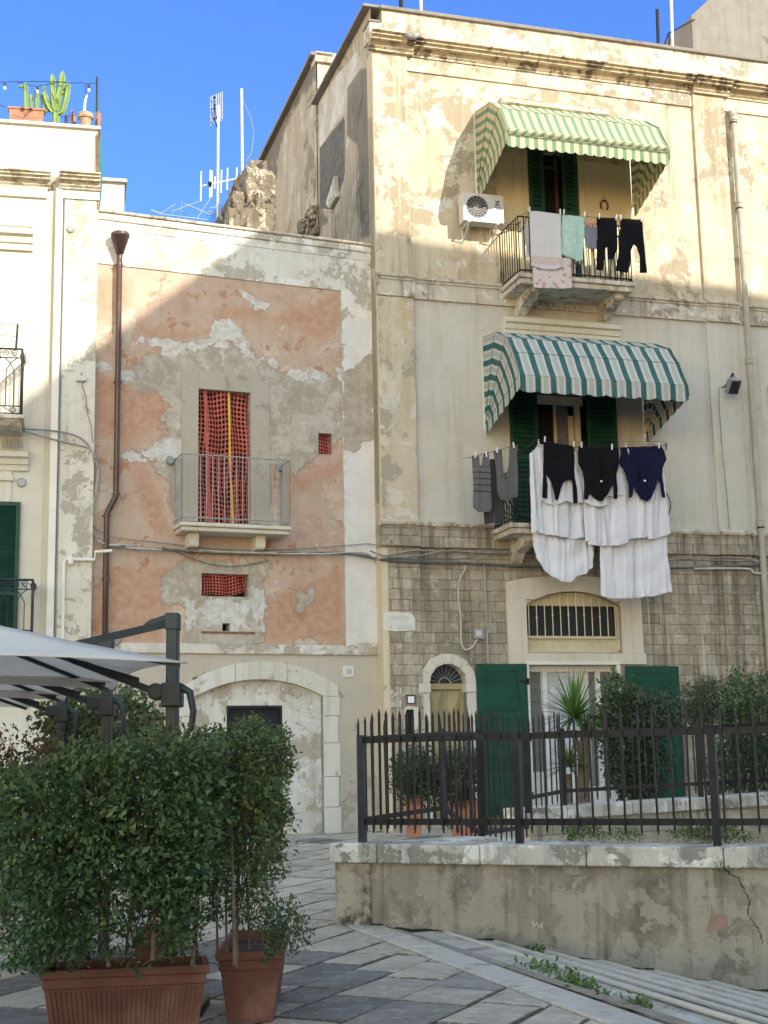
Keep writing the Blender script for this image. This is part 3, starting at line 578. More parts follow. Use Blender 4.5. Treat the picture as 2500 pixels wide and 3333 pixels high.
# ------------------------------------------------------------------ the tall house on the right
def zl(fr, pts, w=0.0): return float(np.mean([fr.at(c, x, y, w)[1] for c, x, y in pts]))
SR = 13.0                                                   # right end, past the picture edge
zPar = zl(FC, [('S', 1250, 24), ('S', 2500, 203)]); zCorT = zl(FC, [('s1', 200, 238), ('c2', 1659, 378)], .2); zCorB = zl(FC, [('s1', 240, 398), ('c2', 1400, 408)])
zFr = zl(FC, [('S', 1325, 235), ('S', 2365, 362)]); zS2 = zl(FC, [('s1', 270, 2000), ('c4', 1530, 105)]); zS2b = zl(FC, [('c4', 5, 92), ('c4', 1530, 206)])
zS1 = zl(FC, [('s2', 300, 1755), ('c4', 1600, 1112)]); zS1b = zl(FC, [('s2', 300, 1942), ('s5', 700, 1995)])
print('C levels', zPar, zCorT, zCorB, zFr, zS2, zS2b, zS1, zS1b, 'ground', FC.at('c6', 100, 1115))
C = thing('tall_house', 'tall weathered ochre house with striped awnings and two balconies', 'house', FC, (0, 0, 0))
def rect(fr, c, x0, y0, x1, y1, w=0.0):
    a, b = fr.at(c, x0, y0, w), fr.at(c, x1, y1, w); return (a[0], b[0], b[1], a[1])
# openings
D2 = rect(FC, 'z1', 552, 455, 925, 1280); D1 = rect(FC, 'z2', 322, 505, 1080, 1325)          # balcony doors
zB2 = FC.at('z1', 560, 1262)[1]; zB1 = zl(FC, [('z3', 330, 690)]) 
DL = rect(FC, 'c6', 693, 447, 1083, 1010); TR = rect(FC, 'c6', 688, 150, 1078, 398)
AR = rect(FC, 'z4', 582, 150, 905, 1350)
gC = FC.at('c6', 100, 1115)[1]; fC = gC + .12
D2 = (D2[0], D2[1], zB2, FC.at('z1', 700, 430)[1]); D1 = (D1[0], D1[1], zB1, FC.at('z2', 600, 470)[1])
DL = (DL[0], DL[1], fC, DL[3]); AR = (AR[0], AR[1], fC, AR[3])
print('openings', D2, D1, DL, TR, AR)
m = wall(FC, .0, SR, zS2, zCorB, [D2], 0, .25); build(m, 'upper_wall', M['sandA'], C)
m = wall(FC, .0, SR, zS1, zS2 + .001, [D1], 0, .25); build(m, 'middle_wall', M['sandB'], C)
m = wall(FC, .0, SR, gC - .6, zS1 + .001, [DL, TR, AR], -.03, .25); build(m, 'ground_storey_wall', M['ashlar'], C)
# parapet
m = MB(); sp0 = FC.at('s1', 312, 100)[0]; zp1 = FC.at('s1', 225, 160)[1]
m.box(sp0, SR, -.4, .03, zCorT, zPar - .06); m.box(FC.at('s1', 226, 200)[0], sp0, -.4, .03, zCorT, zp1); build(m, 'parapet', M['parapet'], C)
m = MB(); m.box(sp0 - .04, SR, -.45, .09, zPar - .06, zPar + .02); m.box(FC.at('s1', 226, 200)[0] - .03, sp0 - .04, -.42, .06, zp1, zp1 + .05); build(m, 'parapet_coping', M['darkwall'], C, bevel=.015)
# main cornice, breaking forward over the pilasters
def cornice(m, s0, s1, z0, z1, w0=0.0, proj=.34, steps=None):
    st = steps or [(0, .10), (.16, .16), (.22, .22), (.40, .26), (.52, .62), (.64, .68), (.72, .82), (.86, .88), (.9, 1.0), (1.0, 1.0)]
    h = z1 - z0; pr = [(w0 - .02, z0), (w0 + .03, z0)]
    for a, b in zip(st, st[1:]):
        pr += [(w0 + .03 + proj * a[1], z0 + h * a[0]), (w0 + .03 + proj * a[1], z0 + h * (b[0] - .012))]
    pr += [(w0 + .03 + proj, z1), (w0 - .02, z1 + .03)]
    q = [];  [q.append(p) for p in pr if not q or abs(p[0] - q[-1][0]) + abs(p[1] - q[-1][1]) > 1e-4]
    m.sweep(q, s0, s1)
pL1 = FC.at('s1', 490, 500)[0]; pR0 = FC.at('s4', 245, 330)[0]; pR1 = FC.at('s4', 500, 400)[0]
m = MB(); cornice(m, pL1 - .0, SR, zCorB, zCorT); build(m, 'cornice', M['cornice'], C)
m = MB(); cornice(m, -.10, pL1 + .12, zCorB - .003, zCorT + .004, .09, .34); build(m, 'cornice_break', M['cornice'], C)
m = MB(); cornice(m, pR0 + .0, pR1 + .1, zCorB - .003, zCorT + .004, .07, .30); build(m, 'cornice_break', M['cornice'], C)
# frieze, strings
m = MB(); m.box(pL1, SR, -.01, .035, zFr, zCorB + .01); build(m, 'frieze', M['parapet'], C, bevel=.008)
def string(z, zb, mat, nm, pj=.10):
    m = MB(); pr = [(-.02, zb), (.05, zb), (.05, z - .13), (.07, z - .13), (.07, z - .09), (pj, z - .07), (pj, z - .03), (pj * .6, z), (-.02, z + .02)]
    m.sweep(pr, pL1 + .02, SR); build(m, nm, mat, C)
    for a, b, k in ((-.015, pL1 + .03, .075), (pR0, pR1 + .02, .06)):
        m = MB(); m.sweep([(-.02 if w < 0 else w + k, zz + (.003 if w > 0 else 0)) for w, zz in pr], a, b); build(m, nm, mat, C)
string(zS2, zS2b, M['string'], 'string_course'); string(zS1, zS1b, M['ashlar'], 'base_band')
pr = [(.0, zS1 - .09), (.10, zS1 - .08), (.12, zS1 - .03), (.06, zS1 + .015), (.0, zS1 + .03)]
for a, b, k in ((pL1 + .05, pR0 - .001, .0), (-.04, pL1 + .05, .08), (pR0, pR1 + .04, .065), (pR1 + .04, SR, .0)):
    m = MB(); m.sweep([(w + (k if w > 0 else 0), z) for w, z in pr], a, b); build(m, 'base_moulding', M['string'], C)
# pilasters
for a, b, c_ in ((-.0, pL1, .085), (pR0, pR1, .07)): build(MB().box(a, b, -.02, c_, zS2 + .01, zCorB + .01), 'upper_pilaster', M['sandA'], C, bevel=.012)
m = MB(); m.box(-.0, pL1 + .02, -.02, .085, zS1 + .01, zS2b + .005); build(m, 'pilaster', M['pilaster'], C, bevel=.012)
m = MB(); m.box(pR0 + .01, pR1 - .03, -.02, .055, zS1 + .01, zS2b + .005); m.box(pR1 - .03, pR1 + .3, -.02, .03, zS1 + .01, zS2b + .004); build(m, 'pilaster', M['sandB'], C, bevel=.012)
for a, b, c_ in ((-.0, pL1 + .04, .045), (pR0 + .04, pR1, .03)): build(MB().box(a, b, -.05, c_, gC - .5, zS1b + .005), 'base_pilaster', M['ashlar'], C, bevel=.012)
m = MB(); m.box(-.014, .11, -.34, .052, gC - .5, zS1b - .02); m.box(-.012, .0, -.34, .08, zS1 + .02, zCorB); build(m, 'corner_strip', plaster('yellow_corner_plaster', (.60, .50, .35), (.64, .56, .43), (.40, .34, .27), .6, .3, (.3, .2, .1), .4, 2., .3, None, .5, 66.)[0], C)
# roof and rear blocks (side face looks over the lower roof)
FCs = Frame(FC.o - FC.d * .012, 16.8 + 90)                                        # runs back from the corner
def sside(c, x, y): return FCs.at(c, x, y)
sA = FCs.at('P', 685, 215)[0]; sB = FCs.at('P', 562, 330)[0]; zA = FCs.at('P', 685, 212)[1]; zBk = FCs.at('P', 686, 118)[1]; zBk2 = FCs.at('P', 562, 335)[1]
print('side', sA, sB, zA, zBk, zBk2)
zRb = zPar - .12
def fsw(s0, s1, z0, z1, step=.12): return wall(FCs, s0, s1, z0, z1, [], 0, step)
m = fsw(0.0, sA, 6.5, zRb); o = build(m, 'side_wall', M['sidemask'], C, None, None) if False else None
base_side = thing('SIDE', '', '', FCs, (0, 0, 0)); bpy.data.objects.remove(base_side)
def spart(m, name, mat, **k):                       # a mesh modelled in the side frame, made a part of the house
    o = build(m, name, mat, None, FCs, **k); mw = Matrix.Translation(FCs.W(0, 0, 0)) @ Matrix.Rotation(FCs.th, 4, 'Z')
    pm = Matrix.Translation(C.location) @ Matrix.Rotation(FC.th, 4, 'Z'); o.parent = C; o.location = (0, 0, 0); o.rotation_euler = (0, 0, 0)
    l = pm.inverted() @ mw; o.location = l.to_translation(); o.rotation_euler = l.to_euler(); return o
# FCs.n points to (sin, -cos) of th+90 = towards +d, so the visible left side is w < 0
m = MB(); zT = zPar - .02
m = wall(FCs, 0, sA, -.5, zT, [], 0, .14)
o = spart(m, 'side_wall', M['sidemask'])
dk = [sside('c1', *p) for p in ((1381, 640), (1381, 900), (1440, 905), (1478, 800), (1490, 760), (1490, 498))]
lt = [sside('c1', *p) for p in ((1375, 425), (1540, 225), (1575, 270), (1490, 470), (1382, 640))]
gr = [sside('c1', *p) for p in ((1500, 380), (1560, 290), (1605, 300), (1605, 1030), (1560, 1030), (1545, 620), (1500, 600))]
gr2 = [sside('c1', *p) for p in ((1385, 880), (1420, 960), (1350, 1010), (1270, 1000), (1340, 900))]
paint(o, [[dk], [lt], [gr, gr2], []], .1)
m = wall(FCs, sA, sB + 7, 6.0, zBk + .0, [], -.02, .12); o = spart(m, 'side_wall', M['sidemask'])
paint(o, [[], [], [[sside('c1', *p) for p in ((1360, 235), (1180, 520), (1120, 690), (1190, 720), (1260, 480), (1380, 330))], [sside('c1', *p) for p in ((1160, 690), (1200, 700), (1190, 1000), (1150, 1000))]], []], .25)
m = MB(); m.box(-.02, sA, -.16, .28, zT, zT + .06); spart(m, 'side_coping', M['darkwall'], bevel=.01)
m = MB(); m.box(sA - .06, sB + 7, -.16, .4, zBk, zBk + .09); spart(m, 'rear_coping', M['darkwall'], bevel=.01)
_L = FC.at('c1', 1365, 250)
m = MB(); wR = -sA
m.box(0.01, 1.6, wR - .3, wR - .02, zT - 2.5, zBk); build(m, 'rear_parapet', M['sandA'], C)
m = MB(); m.box(-.06, 1.7, wR - .4, wR + .06, zBk - .15, zBk + .12); build(m, 'rear_parapet_coping', M['parapet'], C, bevel=.02)
m = MB(); m.box(.02, SR, -9, -.33, zCorT - .5, zCorT - .4); m.box(SR - .1, SR, -9, -.3, -1, zPar); m.box(0.02, SR, -20, -8.9, -1, zBk - .05); build(m, 'roof', M['darkwall'], C)
# irregular crack, ledge and pipe on the side wall
m = MB(); pt = [sside('c1', *p) for p in ((1462, 760), (1470, 850), (1440, 905), (1425, 880))]; m.prism(pt, -.10, -.005); spart(m, 'broken_plaster', M['whitepatch'], bevel=.01)
m = MB(); a, b, c_ = [sside('c1', *p) for p in ((1450, 930), (1464, 935), (1462, 1028))]; m.tube([(a[0], -.1, a[1]), (b[0], -.1, b[1]), (c_[0], -.1, c_[1])], .03); spart(m, 'vent_pipe', M['greypipe'])
m = MB()
for k in range(34):
    f = k / 33; x = 1270 + 110 * RNG.random(); y = 890 + 115 * RNG.random()
    if y < 1005 - (x - 1255) * .95: continue
    s, z = sside('c1', x, y); h = RNG.uniform(.10, .2); m.box(s - h, s + h * .8, -.10 - .06 * RNG.random(), 0, z - h * .6, z + h * .5)
spart(m, 'exposed_masonry', M['rubble'], bevel=.03)

# ---- balcony doors
def louvre_leaf(m, s0, s1, z0, z1, w, n=26, t=.035):
    fr = .07; m.box(s0, s0 + fr, w, w + t, z0, z1); m.box(s1 - fr, s1, w, w + t, z0, z1)
    for zz in (z0, (z0 + z1) / 2 - fr / 2, z1 - fr): m.box(s0 + fr, s1 - fr, w, w + t - .002, zz, zz + fr)
    for k in range(n):
        z = z0 + fr + (z1 - z0 - 2 * fr) * (k + .5) / n; h = (z1 - z0) / n * .42
        m.add([(s0 + fr, w + .004, z + h), (s1 - fr, w + .004, z + h), (s1 - fr, w + t - .006, z - h), (s0 + fr, w + t - .006, z - h)], [(0, 1, 2, 3)])
for (a, b, c_, d), nm, k in ((D2, 'upper', .36), (D1, 'lower', .27)):
    dr = build(MB().box(a + .002, b - .002, -.29, -.26, c_ + .002, d - .002), 'balcony_door', M['void'], C)
    W_ = b - a
    if nm == 'upper':
        for u, v in ((.0, .30), (.66, .96)):
            m = MB(); louvre_leaf(m, a + W_ * u, a + W_ * v, c_ + .02, d - .02, .012); build(m, 'shutter', M['green'], dr)
        m = MB(); fx = a + W_ * .30; m.box(fx, fx + .05, -.22, -.17, c_, d); m.box(a + W_ * .60, a + W_ * .66, -.22, -.17, c_, d); m.box(fx + .05, a + W_ * .60, -.22, -.17, d - .35, d - .29); build(m, 'frame', simple('brown_wood', (.09, .06, .045), .6), dr)
    else:
        m = MB(); louvre_leaf(m, a, a + W_ * .255, c_ + .02, d - .02, .012); build(m, 'shutter', M['green'], dr)
        m = MB(); louvre_leaf(m, a + W_ * .715, b, c_ + .02, d - .02, .012); build(m, 'shutter', M['green'], dr)
        m = MB(); zt = FC.at('z2', 650, 545)[1]; m.box(a + W_ * .25, b - W_ * .29, -.16, -.10, zt, d - .04); m.box(a + W_ * .63, a + W_ * .68, -.16, -.10, c_, zt - .002)
        m.box(a + W_ * .44, a + W_ * .46, -.2, -.14, c_, zt - .002); m.box(a + W_ * .58, a + W_ * .63, -.22, -.18, c_, zt - .2); build(m, 'frame', M['cream'], dr)
        m = MB().box(a + W_ * .46, a + W_ * .58, -.2, -.19, c_, zt); build(m, 'curtain', simple('dim_grey_curtain', (.16, .15, .15), .9), dr)
# window head cornices
def head(fr, c, pts, par, mat, pj=.22):
    (x0, y0), (x1, y1), hgt = pts; s0, z1 = fr.at(c, x0, y0, pj); s1, z1b = fr.at(c, x1, y1, pj); z1 = (z1 + z1b) / 2; h = hgt; m = MB()
    m.sweep([(0, z1 - h), (pj * .25, z1 - h), (pj * .3, z1 - h * .72), (pj * .45, z1 - h * .68), (pj * .55, z1 - h * .4), (pj * .85, z1 - h * .32), (pj * .9, z1 - h * .06), (pj, z1), (0, z1 + .03)], s0, s1)
    return build(m, 'window_cornice', mat, par)
head(FC, 'c4', ((532, 165), (1028, 205), .34), C, M['whitepl']); 
head(FC, 'z1', ((385, 68), (1110, 155), .34), C, M['parapet'], .16)
for c, x0, x1, yt, yb in (('z1', 455, 480, 470, 1240), ('z1', 510, 545, 455, 1240), ('z1', 930, 960, 500, 1250)):
    a, zt = FC.at(c, x0, yt); b, zb = FC.at(c, x1, yb); m = MB().box(a, b, -.01, .03, zB2, zt); build(m, 'door_moulding', M['beigewall'], C)
m = MB(); a, zt = FC.at('z1', 335, 440); b, _ = FC.at('z1', 1240, 500); m.add([(a, .004, zB2), (D2[0] - .001, .004, zB2), (D2[0] - .001, .004, zt), (a, .004, zt), (D2[1] + .001, .004, zB2), (b, .004, zB2), (b, .004, zt), (D2[1] + .001, .004, zt)], [(0, 1, 2, 3), (4, 5, 6, 7)]); build(m, 'door_surround', M['beigewall'], C)
# ---- balconies
def balcony(c, slabL, slabR, zt, th, dep, brk, mat, par):
    """slab with a moulded edge and scrolled brackets"""
    s0, s1 = slabL, slabR; m = MB()
    m.box(s0, s1, .0, dep, zt - th * .45, zt); m.box(s0 + .05, s1 - .05, .0, dep - .05, zt - th, zt - th * .45 + .001); o = build(m, 'balcony', mat, par, bevel=.015)
    for s in brk:
        m = MB(); pr = [(.0, zt - th), (dep * .82, zt - th), (dep * .82, zt - th - .10), (dep * .6, zt - th - .20), (dep * .3, zt - th - .26), (.12, zt - th - .42), (.0, zt - th - .5)]
        n = len(pr); m.sweep(pr, s - .11, s + .11); m.sweep([(w * 1.02 + .004 if w > 0 else 0, z - .001) for w, z in pr], s - .05, s + .05); build(m, 'bracket', mat, o, bevel=.01)
    return o
dep2 = 1.05
b2L = FC.at('z1', 500, 1262, dep2)[0] - .02; b2R = FC.at('z1', 1285, 1325, dep2)[0]; zt2 = zl(FC, [('z1', 500, 1262), ('z1', 1285, 1318)], dep2)
bk = balcony('z1', b2L, b2R, zt2, .20, dep2, [FC.at('z1', 560, 1410, .5)[0], FC.at('z1', 1115, 1410, .5)[0]], M['string'], C)
def railing(par, s0, s1, dep, z0, z1, sp, mat, r=.009, name='railing', wb=0.02, flat=None):
    m = MB(); r2 = r * 1.5
    for z in (z0 + .07, z1): m.tube([(s0, wb, z), (s0, dep, z), (s1, dep, z), (s1, wb, z)], r2, 6)
    n = int((s1 - s0) / sp)
    for k in range(n + 1): x = s0 + (s1 - s0) * k / n; m.tube([(x, dep, z0), (x, dep, z1)], r, 6)
    n = int((dep - wb) / sp)
    for k in range(n + 1):
        y = wb + (dep - wb) * k / n
        for x in (s0, s1): m.tube([(x, y, z0), (x, y, z1)], r, 6)
    return build(m, name, mat, par)
zr2 = FC.at('z1', 500, 880, dep2 - .05)[1]; print('rail2', zt2, zr2, b2L, b2R)
railing(bk, b2L + .05, b2R - .06, dep2 - .05, zt2, zr2, .115, M['iron'], .011)
m = MB(); n = int((b2R - b2L) / .23)
for k in range(n): x = b2L + .13 + (b2R - b2L - .2) * k / n; m.box(x, x + .07, dep2 - .09, dep2 - .082, zt2 + .04, zr2 - .05)
build(m, 'screen_slats', M['cream'], bk)
dep1 = 1.05
b1L = FC.at('z3', 310, 745, dep1 * .9)[0]; b1R = b1L + (b2R - b2L) * .98; b1R = FC.at('z3', 1480, 700, dep1)[0]
zt1 = FC.at('z3', 430, 665, dep1)[1]
bk1 = balcony('z3', b1L + .1, b1R, zt1, .20, dep1, [FC.at('z3', 470, 820, .6)[0], b1R - .5], M['string'], C)
zr1 = zt1 + 1.0; print('balc1', zt1, zr1, b1L, b1R)
railing(bk1, b1L + .15, b1R - .06, dep1 - .05, zt1, zr1, .115, M['iron'], .011)
for s in (b1L + .15,):
    m = MB()
    for k in range(5):
        y = .2 + k * .2; m.tube([(s, y, zt1 + .1), (s + (.12 if s > 0 else 0), y, zt1 + .3), (s + .0, y, zt1 + .55), (s, y, zt1 + .95)], .012, 6)
    build(m, 'bowed_bars', M['iron'], bk1)
m = MB(); sR = b1R - .06
for k in range(5): m.tube([(sR, .3 + k * .16, zt1 + .9)] + [(sR + .24 * math.sin(PI * t), .3 + k * .16, zt1 + .9 - .85 * t) for t in np.linspace(.1, 1, 9)], .011, 6)
build(m, 'bowed_bars', M['iron'], bk1)  # left and right sets
# ---- ground storey openings
# arched stone door frame
cx, zc = (AR[0] + AR[1]) / 2, FC.at('z4', 740, 343)[1]; r0 = (AR[1] - AR[0]) / 2; r1 = r0 + .20
def arch(m, cx, zc, ra, rb, w0, w1, a0=0, a1=PI, n=24, gap=None, sx=1.0):
    for i in range(n):
        p, q = a0 + (a1 - a0) * i / n, a0 + (a1 - a0) * (i + 1) / n
        P = [(cx + rr * math.cos(t), zc + rr * math.sin(t)) for rr, t in ((ra, p), (rb, p), (rb, q), (ra, q))]
        m.hull([(P[0][0], w0, P[0][1]), (P[1][0], w0, P[1][1]), (P[1][0], w1, P[1][1]), (P[0][0], w1, P[0][1])],
               [(P[3][0], w0, P[3][1]), (P[2][0], w0, P[2][1]), (P[2][0], w1, P[2][1]), (P[3][0], w1, P[3][1])])
dr = build(MB().box(AR[0], AR[1], -.28, -.25, fC, zc), 'arched_door', M['olive'], C)
m = MB(); hx = (AR[1] - AR[0]) / 2
for i in (0, 1):
    x0 = AR[0] + i * hx + .02; x1 = x0 + hx - .04; z = zc - .12
    m.box(x0 - .02, x0, -.25, -.21, fC, zc); m.box(x1, x1 + .02, -.25, -.21, fC, zc)
    for k in range(3):
        za, zb = z - .66, z; m.box(x0, x1, -.25, -.215, za - .09, za - .03); px_, pz_ = (x0 + x1) / 2, (za + zb) / 2
        m.add([(x0 + .03, -.245, za), (x1 - .03, -.245, za), (x1 - .03, -.245, zb), (x0 + .03, -.245, zb), (px_, -.17, pz_)], [(0, 1, 4), (1, 2, 4), (2, 3, 4), (3, 0, 4)]); z = za - .12
build(m, 'door_panel', M['olive'], dr); m = MB().box(AR[0], AR[1], -.25, -.17, zc - .10, zc + .01); build(m, 'transom', M['olive'], dr)
m = MB(); m.add([(cx, -.24, zc)] + [(cx + r0 * math.cos(t), -.24, zc + r0 * math.sin(t)) for t in np.linspace(0, PI, 20)], [(0, i, i + 1) for i in range(1, 20)]); build(m, 'fanlight_glass', M['glass'], dr)
m = MB(); arch(m, cx, zc, .11, .13, -.22, -.20, n=14)
for t in np.linspace(0, PI, 12)[1:-1]: m.tube([(cx + .12 * math.cos(t), -.21, zc + .12 * math.sin(t)), (cx + (r0 - .01) * math.cos(t), -.21, zc + (r0 - .01) * math.sin(t))], .007, 5)
build(m, 'fanlight_rays', M['greymetal'], dr)
m = MB(); arch(m, cx, zc, r0, r1, -.26, .035, n=7); build(m, 'arch_stones', M['whitestone'], C, bevel=.012)
m = MB()
for a, b in ((AR[0] - .2, AR[0]), (AR[1], AR[1] + .2)): m.box(a, b, -.26, .03, fC, zc - .17); m.box(a - .03, b + .015, -.26, .05, zc - .17, zc + .0)
build(m, 'door_jambs', M['whitestone'], C, bevel=.01)
m = MB(); n = 16                                            # ashlar spandrels closing the square opening above the arch
for i in range(n):
    t0, t1 = PI * i / n, PI * (i + 1) / n; x0, x1 = cx + (r0 + .1) * math.cos(t0), cx + (r0 + .1) * math.cos(t1)
    m.add([(x0, -.031, zc + (r0 + .1) * math.sin(t0)), (x1, -.031, zc + (r0 + .1) * math.sin(t1)), (x1, -.031, zc + r0 + .2), (x0, -.031, zc + r0 + .2)], [(0, 1, 2, 3)])
build(m, 'spandrel', M['ashlar'], C)
# transom window with bars
TL, TRr, Tb, Tt = TR
tw = build(MB().box(TL, TRr, -.27, -.24, Tb, Tt), 'barred_window', M['glass'], C)
zsp = FC.at('c6', 700, 205)[1]; zpan = FC.at('c6', 700, 333)[1]; Wt = TRr - TL; cxt = (TL + TRr) / 2; rise = Tt - zsp; rad = (Wt * Wt / 4 + rise * rise) / (2 * rise); czt = Tt - rad
def top(s): return czt + math.sqrt(max(0, rad * rad - (s - cxt) ** 2))
m = MB(); ss = np.linspace(TL, TRr, 17)
for a, b in zip(ss, ss[1:]): m.add([(a, -.031, top(a)), (b, -.031, top(b)), (b, -.031, Tt + .02), (a, -.031, Tt + .02)], [(0, 1, 2, 3)])
build(m, 'arch_fill', M['limestone'], C)
m = MB(); m.box(TL, TRr, -.2, -.17, Tb, zpan); m.box(TL, TL + .05, -.2, -.1, Tb, zsp); m.box(TRr - .05, TRr, -.2, -.1, Tb, zsp); m.box(TL, TRr, -.19, -.1, zpan - .03, zpan + .02); m.box(TL, TRr, -.19, -.1, Tb, Tb + .05)
P_ = [(s, -.15, top(s) - .03) for s in ss]; m.tube(P_, .028, 6); build(m, 'frame', M['cream'], tw)
m = MB().box(TL, TRr, -.22, -.19, zsp, Tt); build(m, 'arch_panel', M['beigewall'], tw)
m = MB()
for i in range(12):
    s = TL + Wt * (i + .5) / 12 ; m.tube([(s, -.08, zpan), (s, -.08, top(s) - .02)], .011, 6)
    if i % 2: m.lathe((s, -.08, (zpan + top(s)) / 2), [(.012, -.03), (.022, 0), (.012, .03)], 8)
for k in range(9): m.box(TL + .03, TRr - .03, -.169, -.163, Tb + .05 + k * .06, Tb + .055 + k * .06) if Tb + .05 + k * .06 < zpan else None
for k in range(12): s = TL + Wt * (k + .5) / 12; m.box(s, s + .005, -.169, -.163, Tb + .05, zpan)
build(m, 'window_bars', M['cream'], tw)
m = MB(); s, z = FC.at('c6', 1052, 372, -.1); m.lathe((s, -.17, z), [(.09, 0), (.09, .03), (.055, .035), (.05, .01)], 20, 'y'); build(m, 'vent', M['cream'], tw)
# limestone surround of transom and double door
m = MB(); a, b = FC.at('c6', 613, 200)[0], FC.at('c6', 1150, 200)[0]; zt = FC.at('c6', 640, 112)[1]
arcT = FC.at('c6', 870, 88)[1]
m.box(a, TL, -.27, .03, Tb - .02, zsp + .1); m.box(TRr, b, -.27, .03, Tb - .02, zsp + .1)
n = 10
for i in range(n):
    s0_, s1_ = a + (b - a) * i / n, a + (b - a) * (i + 1) / n
    zo = lambda s: zt - .02 + (arcT - zt) * max(0, math.sin(PI * (s - a) / (b - a))) ** .7; zi = lambda s: top(s) if TL < s < TRr else zsp + .1
    m.hull([(s0_, -.03, zi(s0_)), (s1_, -.03, zi(s1_)), (s1_, .03, zi(s1_)), (s0_, .03, zi(s0_))], [(s0_, -.03, zo(s0_)), (s1_, -.03, zo(s1_)), (s1_, .03, zo(s1_)), (s0_, .03, zo(s0_))])
build(m, 'window_surround', M['limestone'], C, bevel=.006)
zld = FC.at('c6', 700, 445)[1]; m = MB(); m.box(a, b + .05, -.03, .028, zld - .0, Tb - .02); build(m, 'lintel', M['limestone'], C, bevel=.006)
for sx in (b + .05,): m = MB(); m.box(b, b + .05, -.02, .05, Tb - .02, zsp - .3)
gd = build(MB().box(DL[0], DL[1], -.28, -.26, DL[2], DL[3]), 'glazed_door', M['whitem'], C)
m = MB(); Wd = DL[1] - DL[0]; zz = DL[3]
m.box(DL[0] - .04, DL[0] + .03, -.02, .05, DL[2], zz); m.box(DL[1] - .03, DL[1] + .04, -.02, .05, DL[2], zz); m.box(DL[0] - .04, DL[1] + .04, -.02, .06, zz, zz + .06)
for u in (.02, .21, .60, .80): m.box(DL[0] + Wd * u, DL[0] + Wd * (u + .05), -.26, -.2, DL[2], zz)
m.box(DL[0], DL[1], -.26, -.19, zz - .12, zz); build(m, 'frame', M['whitem'], gd)
m = MB().box(DL[0] + Wd * .03, DL[0] + Wd * .2, -.255, -.25, DL[2] + .9, zz - .13); m.box(DL[0] + Wd * .73, DL[1] - .05, -.255, -.25, DL[2] + .6, zz - .13); build(m, 'glass', simple('grey_insect_screen', (.16, .16, .165), .6), gd)
m = MB().box(DL[0] + Wd * .27, DL[0] + Wd * .60, -.255, -.25, DL[2] + .9, zz - .13); build(m, 'curtained_pane', M['curtain'], gd)
for x0, y0, x1, y1 in ((490, 443, 693, 1040), (1087, 452, 1300, 975)):
    sa, zt = FC.at('c6', x0, y0, .06); sb, _ = FC.at('c6', x1, y0, .06); zb = fC + .12
    m = MB().box(sa, sb, .035, .075, zb, zt); sh = build(m, 'panel_shutter', M['green2'], gd, bevel=.006); m = MB()
    h = (zt - zb - .1) / 3; wI = .16
    for k in range(3):
        za, zc_ = zb + .12 + k * h, zb + k * h + h - .02
        for q in ((sa + wI, sb - wI, za, za + .03), (sa + wI, sb - wI, zc_ - .03, zc_), (sa + wI, sa + wI + .03, za, zc_), (sb - wI - .03, sb - wI, za, zc_)): m.box(q[0], q[1], .07, .09, q[2], q[3])
        m.box(sa + wI + .05, sb - wI - .05, .07, .083, za + .05, zc_ - .05)
    build(m, 'shutter_panel', M['green2'], gd, bevel=.005)
    hgs = sb if x0 < 600 else sa
    for zf in (.12, .5, .88):
        z_ = zb + (zt - zb) * zf; build(MB().box(hgs - .03, hgs + .03, .06, .10, z_ - .06, z_ + .06).box(hgs - (.16 if x0 < 600 else -.02), hgs - (-.02 if x0 < 600 else -.16), .076, .084, z_ - .018, z_ + .018), 'hinge', M['iron'], gd)
# downpipe at the right
m = MB(); zt = FC.at('s4', 570, 400, .14)[1]; sx = FC.at('s4', 585, 500, .14)[0]; sx2 = FC.at('s5', 800, 1740, .14)[0]; print('pipe s', sx, sx2)
m.tube([(sx, -.02, zt + .05), (sx, .10, zt), (sx, .14, zt - .06), (sx, .14, gC - .3)], .062, 14)
for c, x, y in (('s4', 575, 440), ('s4', 620, 1140), ('s5', 720, 420), ('s5', 800, 1720)):
    z = FC.at(c, x, y, .14)[1]; m.lathe((sx, .14, z), [(.062, -.10), (.078, -.09), (.08, .0), (.09, .02), (.09, .05), (.065, .06)], 14)
dp = build(m, 'drainpipe', M['greypipe'], C, smooth=False); m = MB()
for c, x, y in (('s4', 575, 490), ('s4', 625, 1175), ('s5', 720, 445), ('s5', 800, 1765)):
    z = FC.at(c, x, y, .14)[1]; m.lathe((sx, .14, z), [(.075, -.012), (.075, .012)], 14); m.box(sx - .01, sx + .01, .0, .08, z - .01, z + .01)
build(m, 'pipe_clamp', M['iron'], dp)
# small things fixed to the wall
m = MB(); s, z = FC.at('s5', 858, 640); m.box(s, s + 1.2, -.01, .02, z - 1.0, z); build(m, 'side_window', M['green'], C)
hs = thing('horseshoe', 'rusty horseshoe hanging on the wall under the upper awning', 'horseshoe', FC, (*[FC.at('z1', 1072, 805, .04)[0]], .04, FC.at('z1', 1072, 805, .04)[1]))
s, z = FC.at('z1', 1072, 805, .04); m = MB(); m.tube([(s + .085 * math.sin(t), .04, z + .11 * math.cos(t)) for t in np.linspace(-2.5, 2.5, 18)], .016, 6); build(m, 'shoe', M['horseshoe'], hs)
m = MB(); m.tube([(s - .05, .04, z + .10), (s, .02, z + .24), (s + .05, .04, z + .10)], .004, 4); build(m, 'string', M['cabledark'], hs)
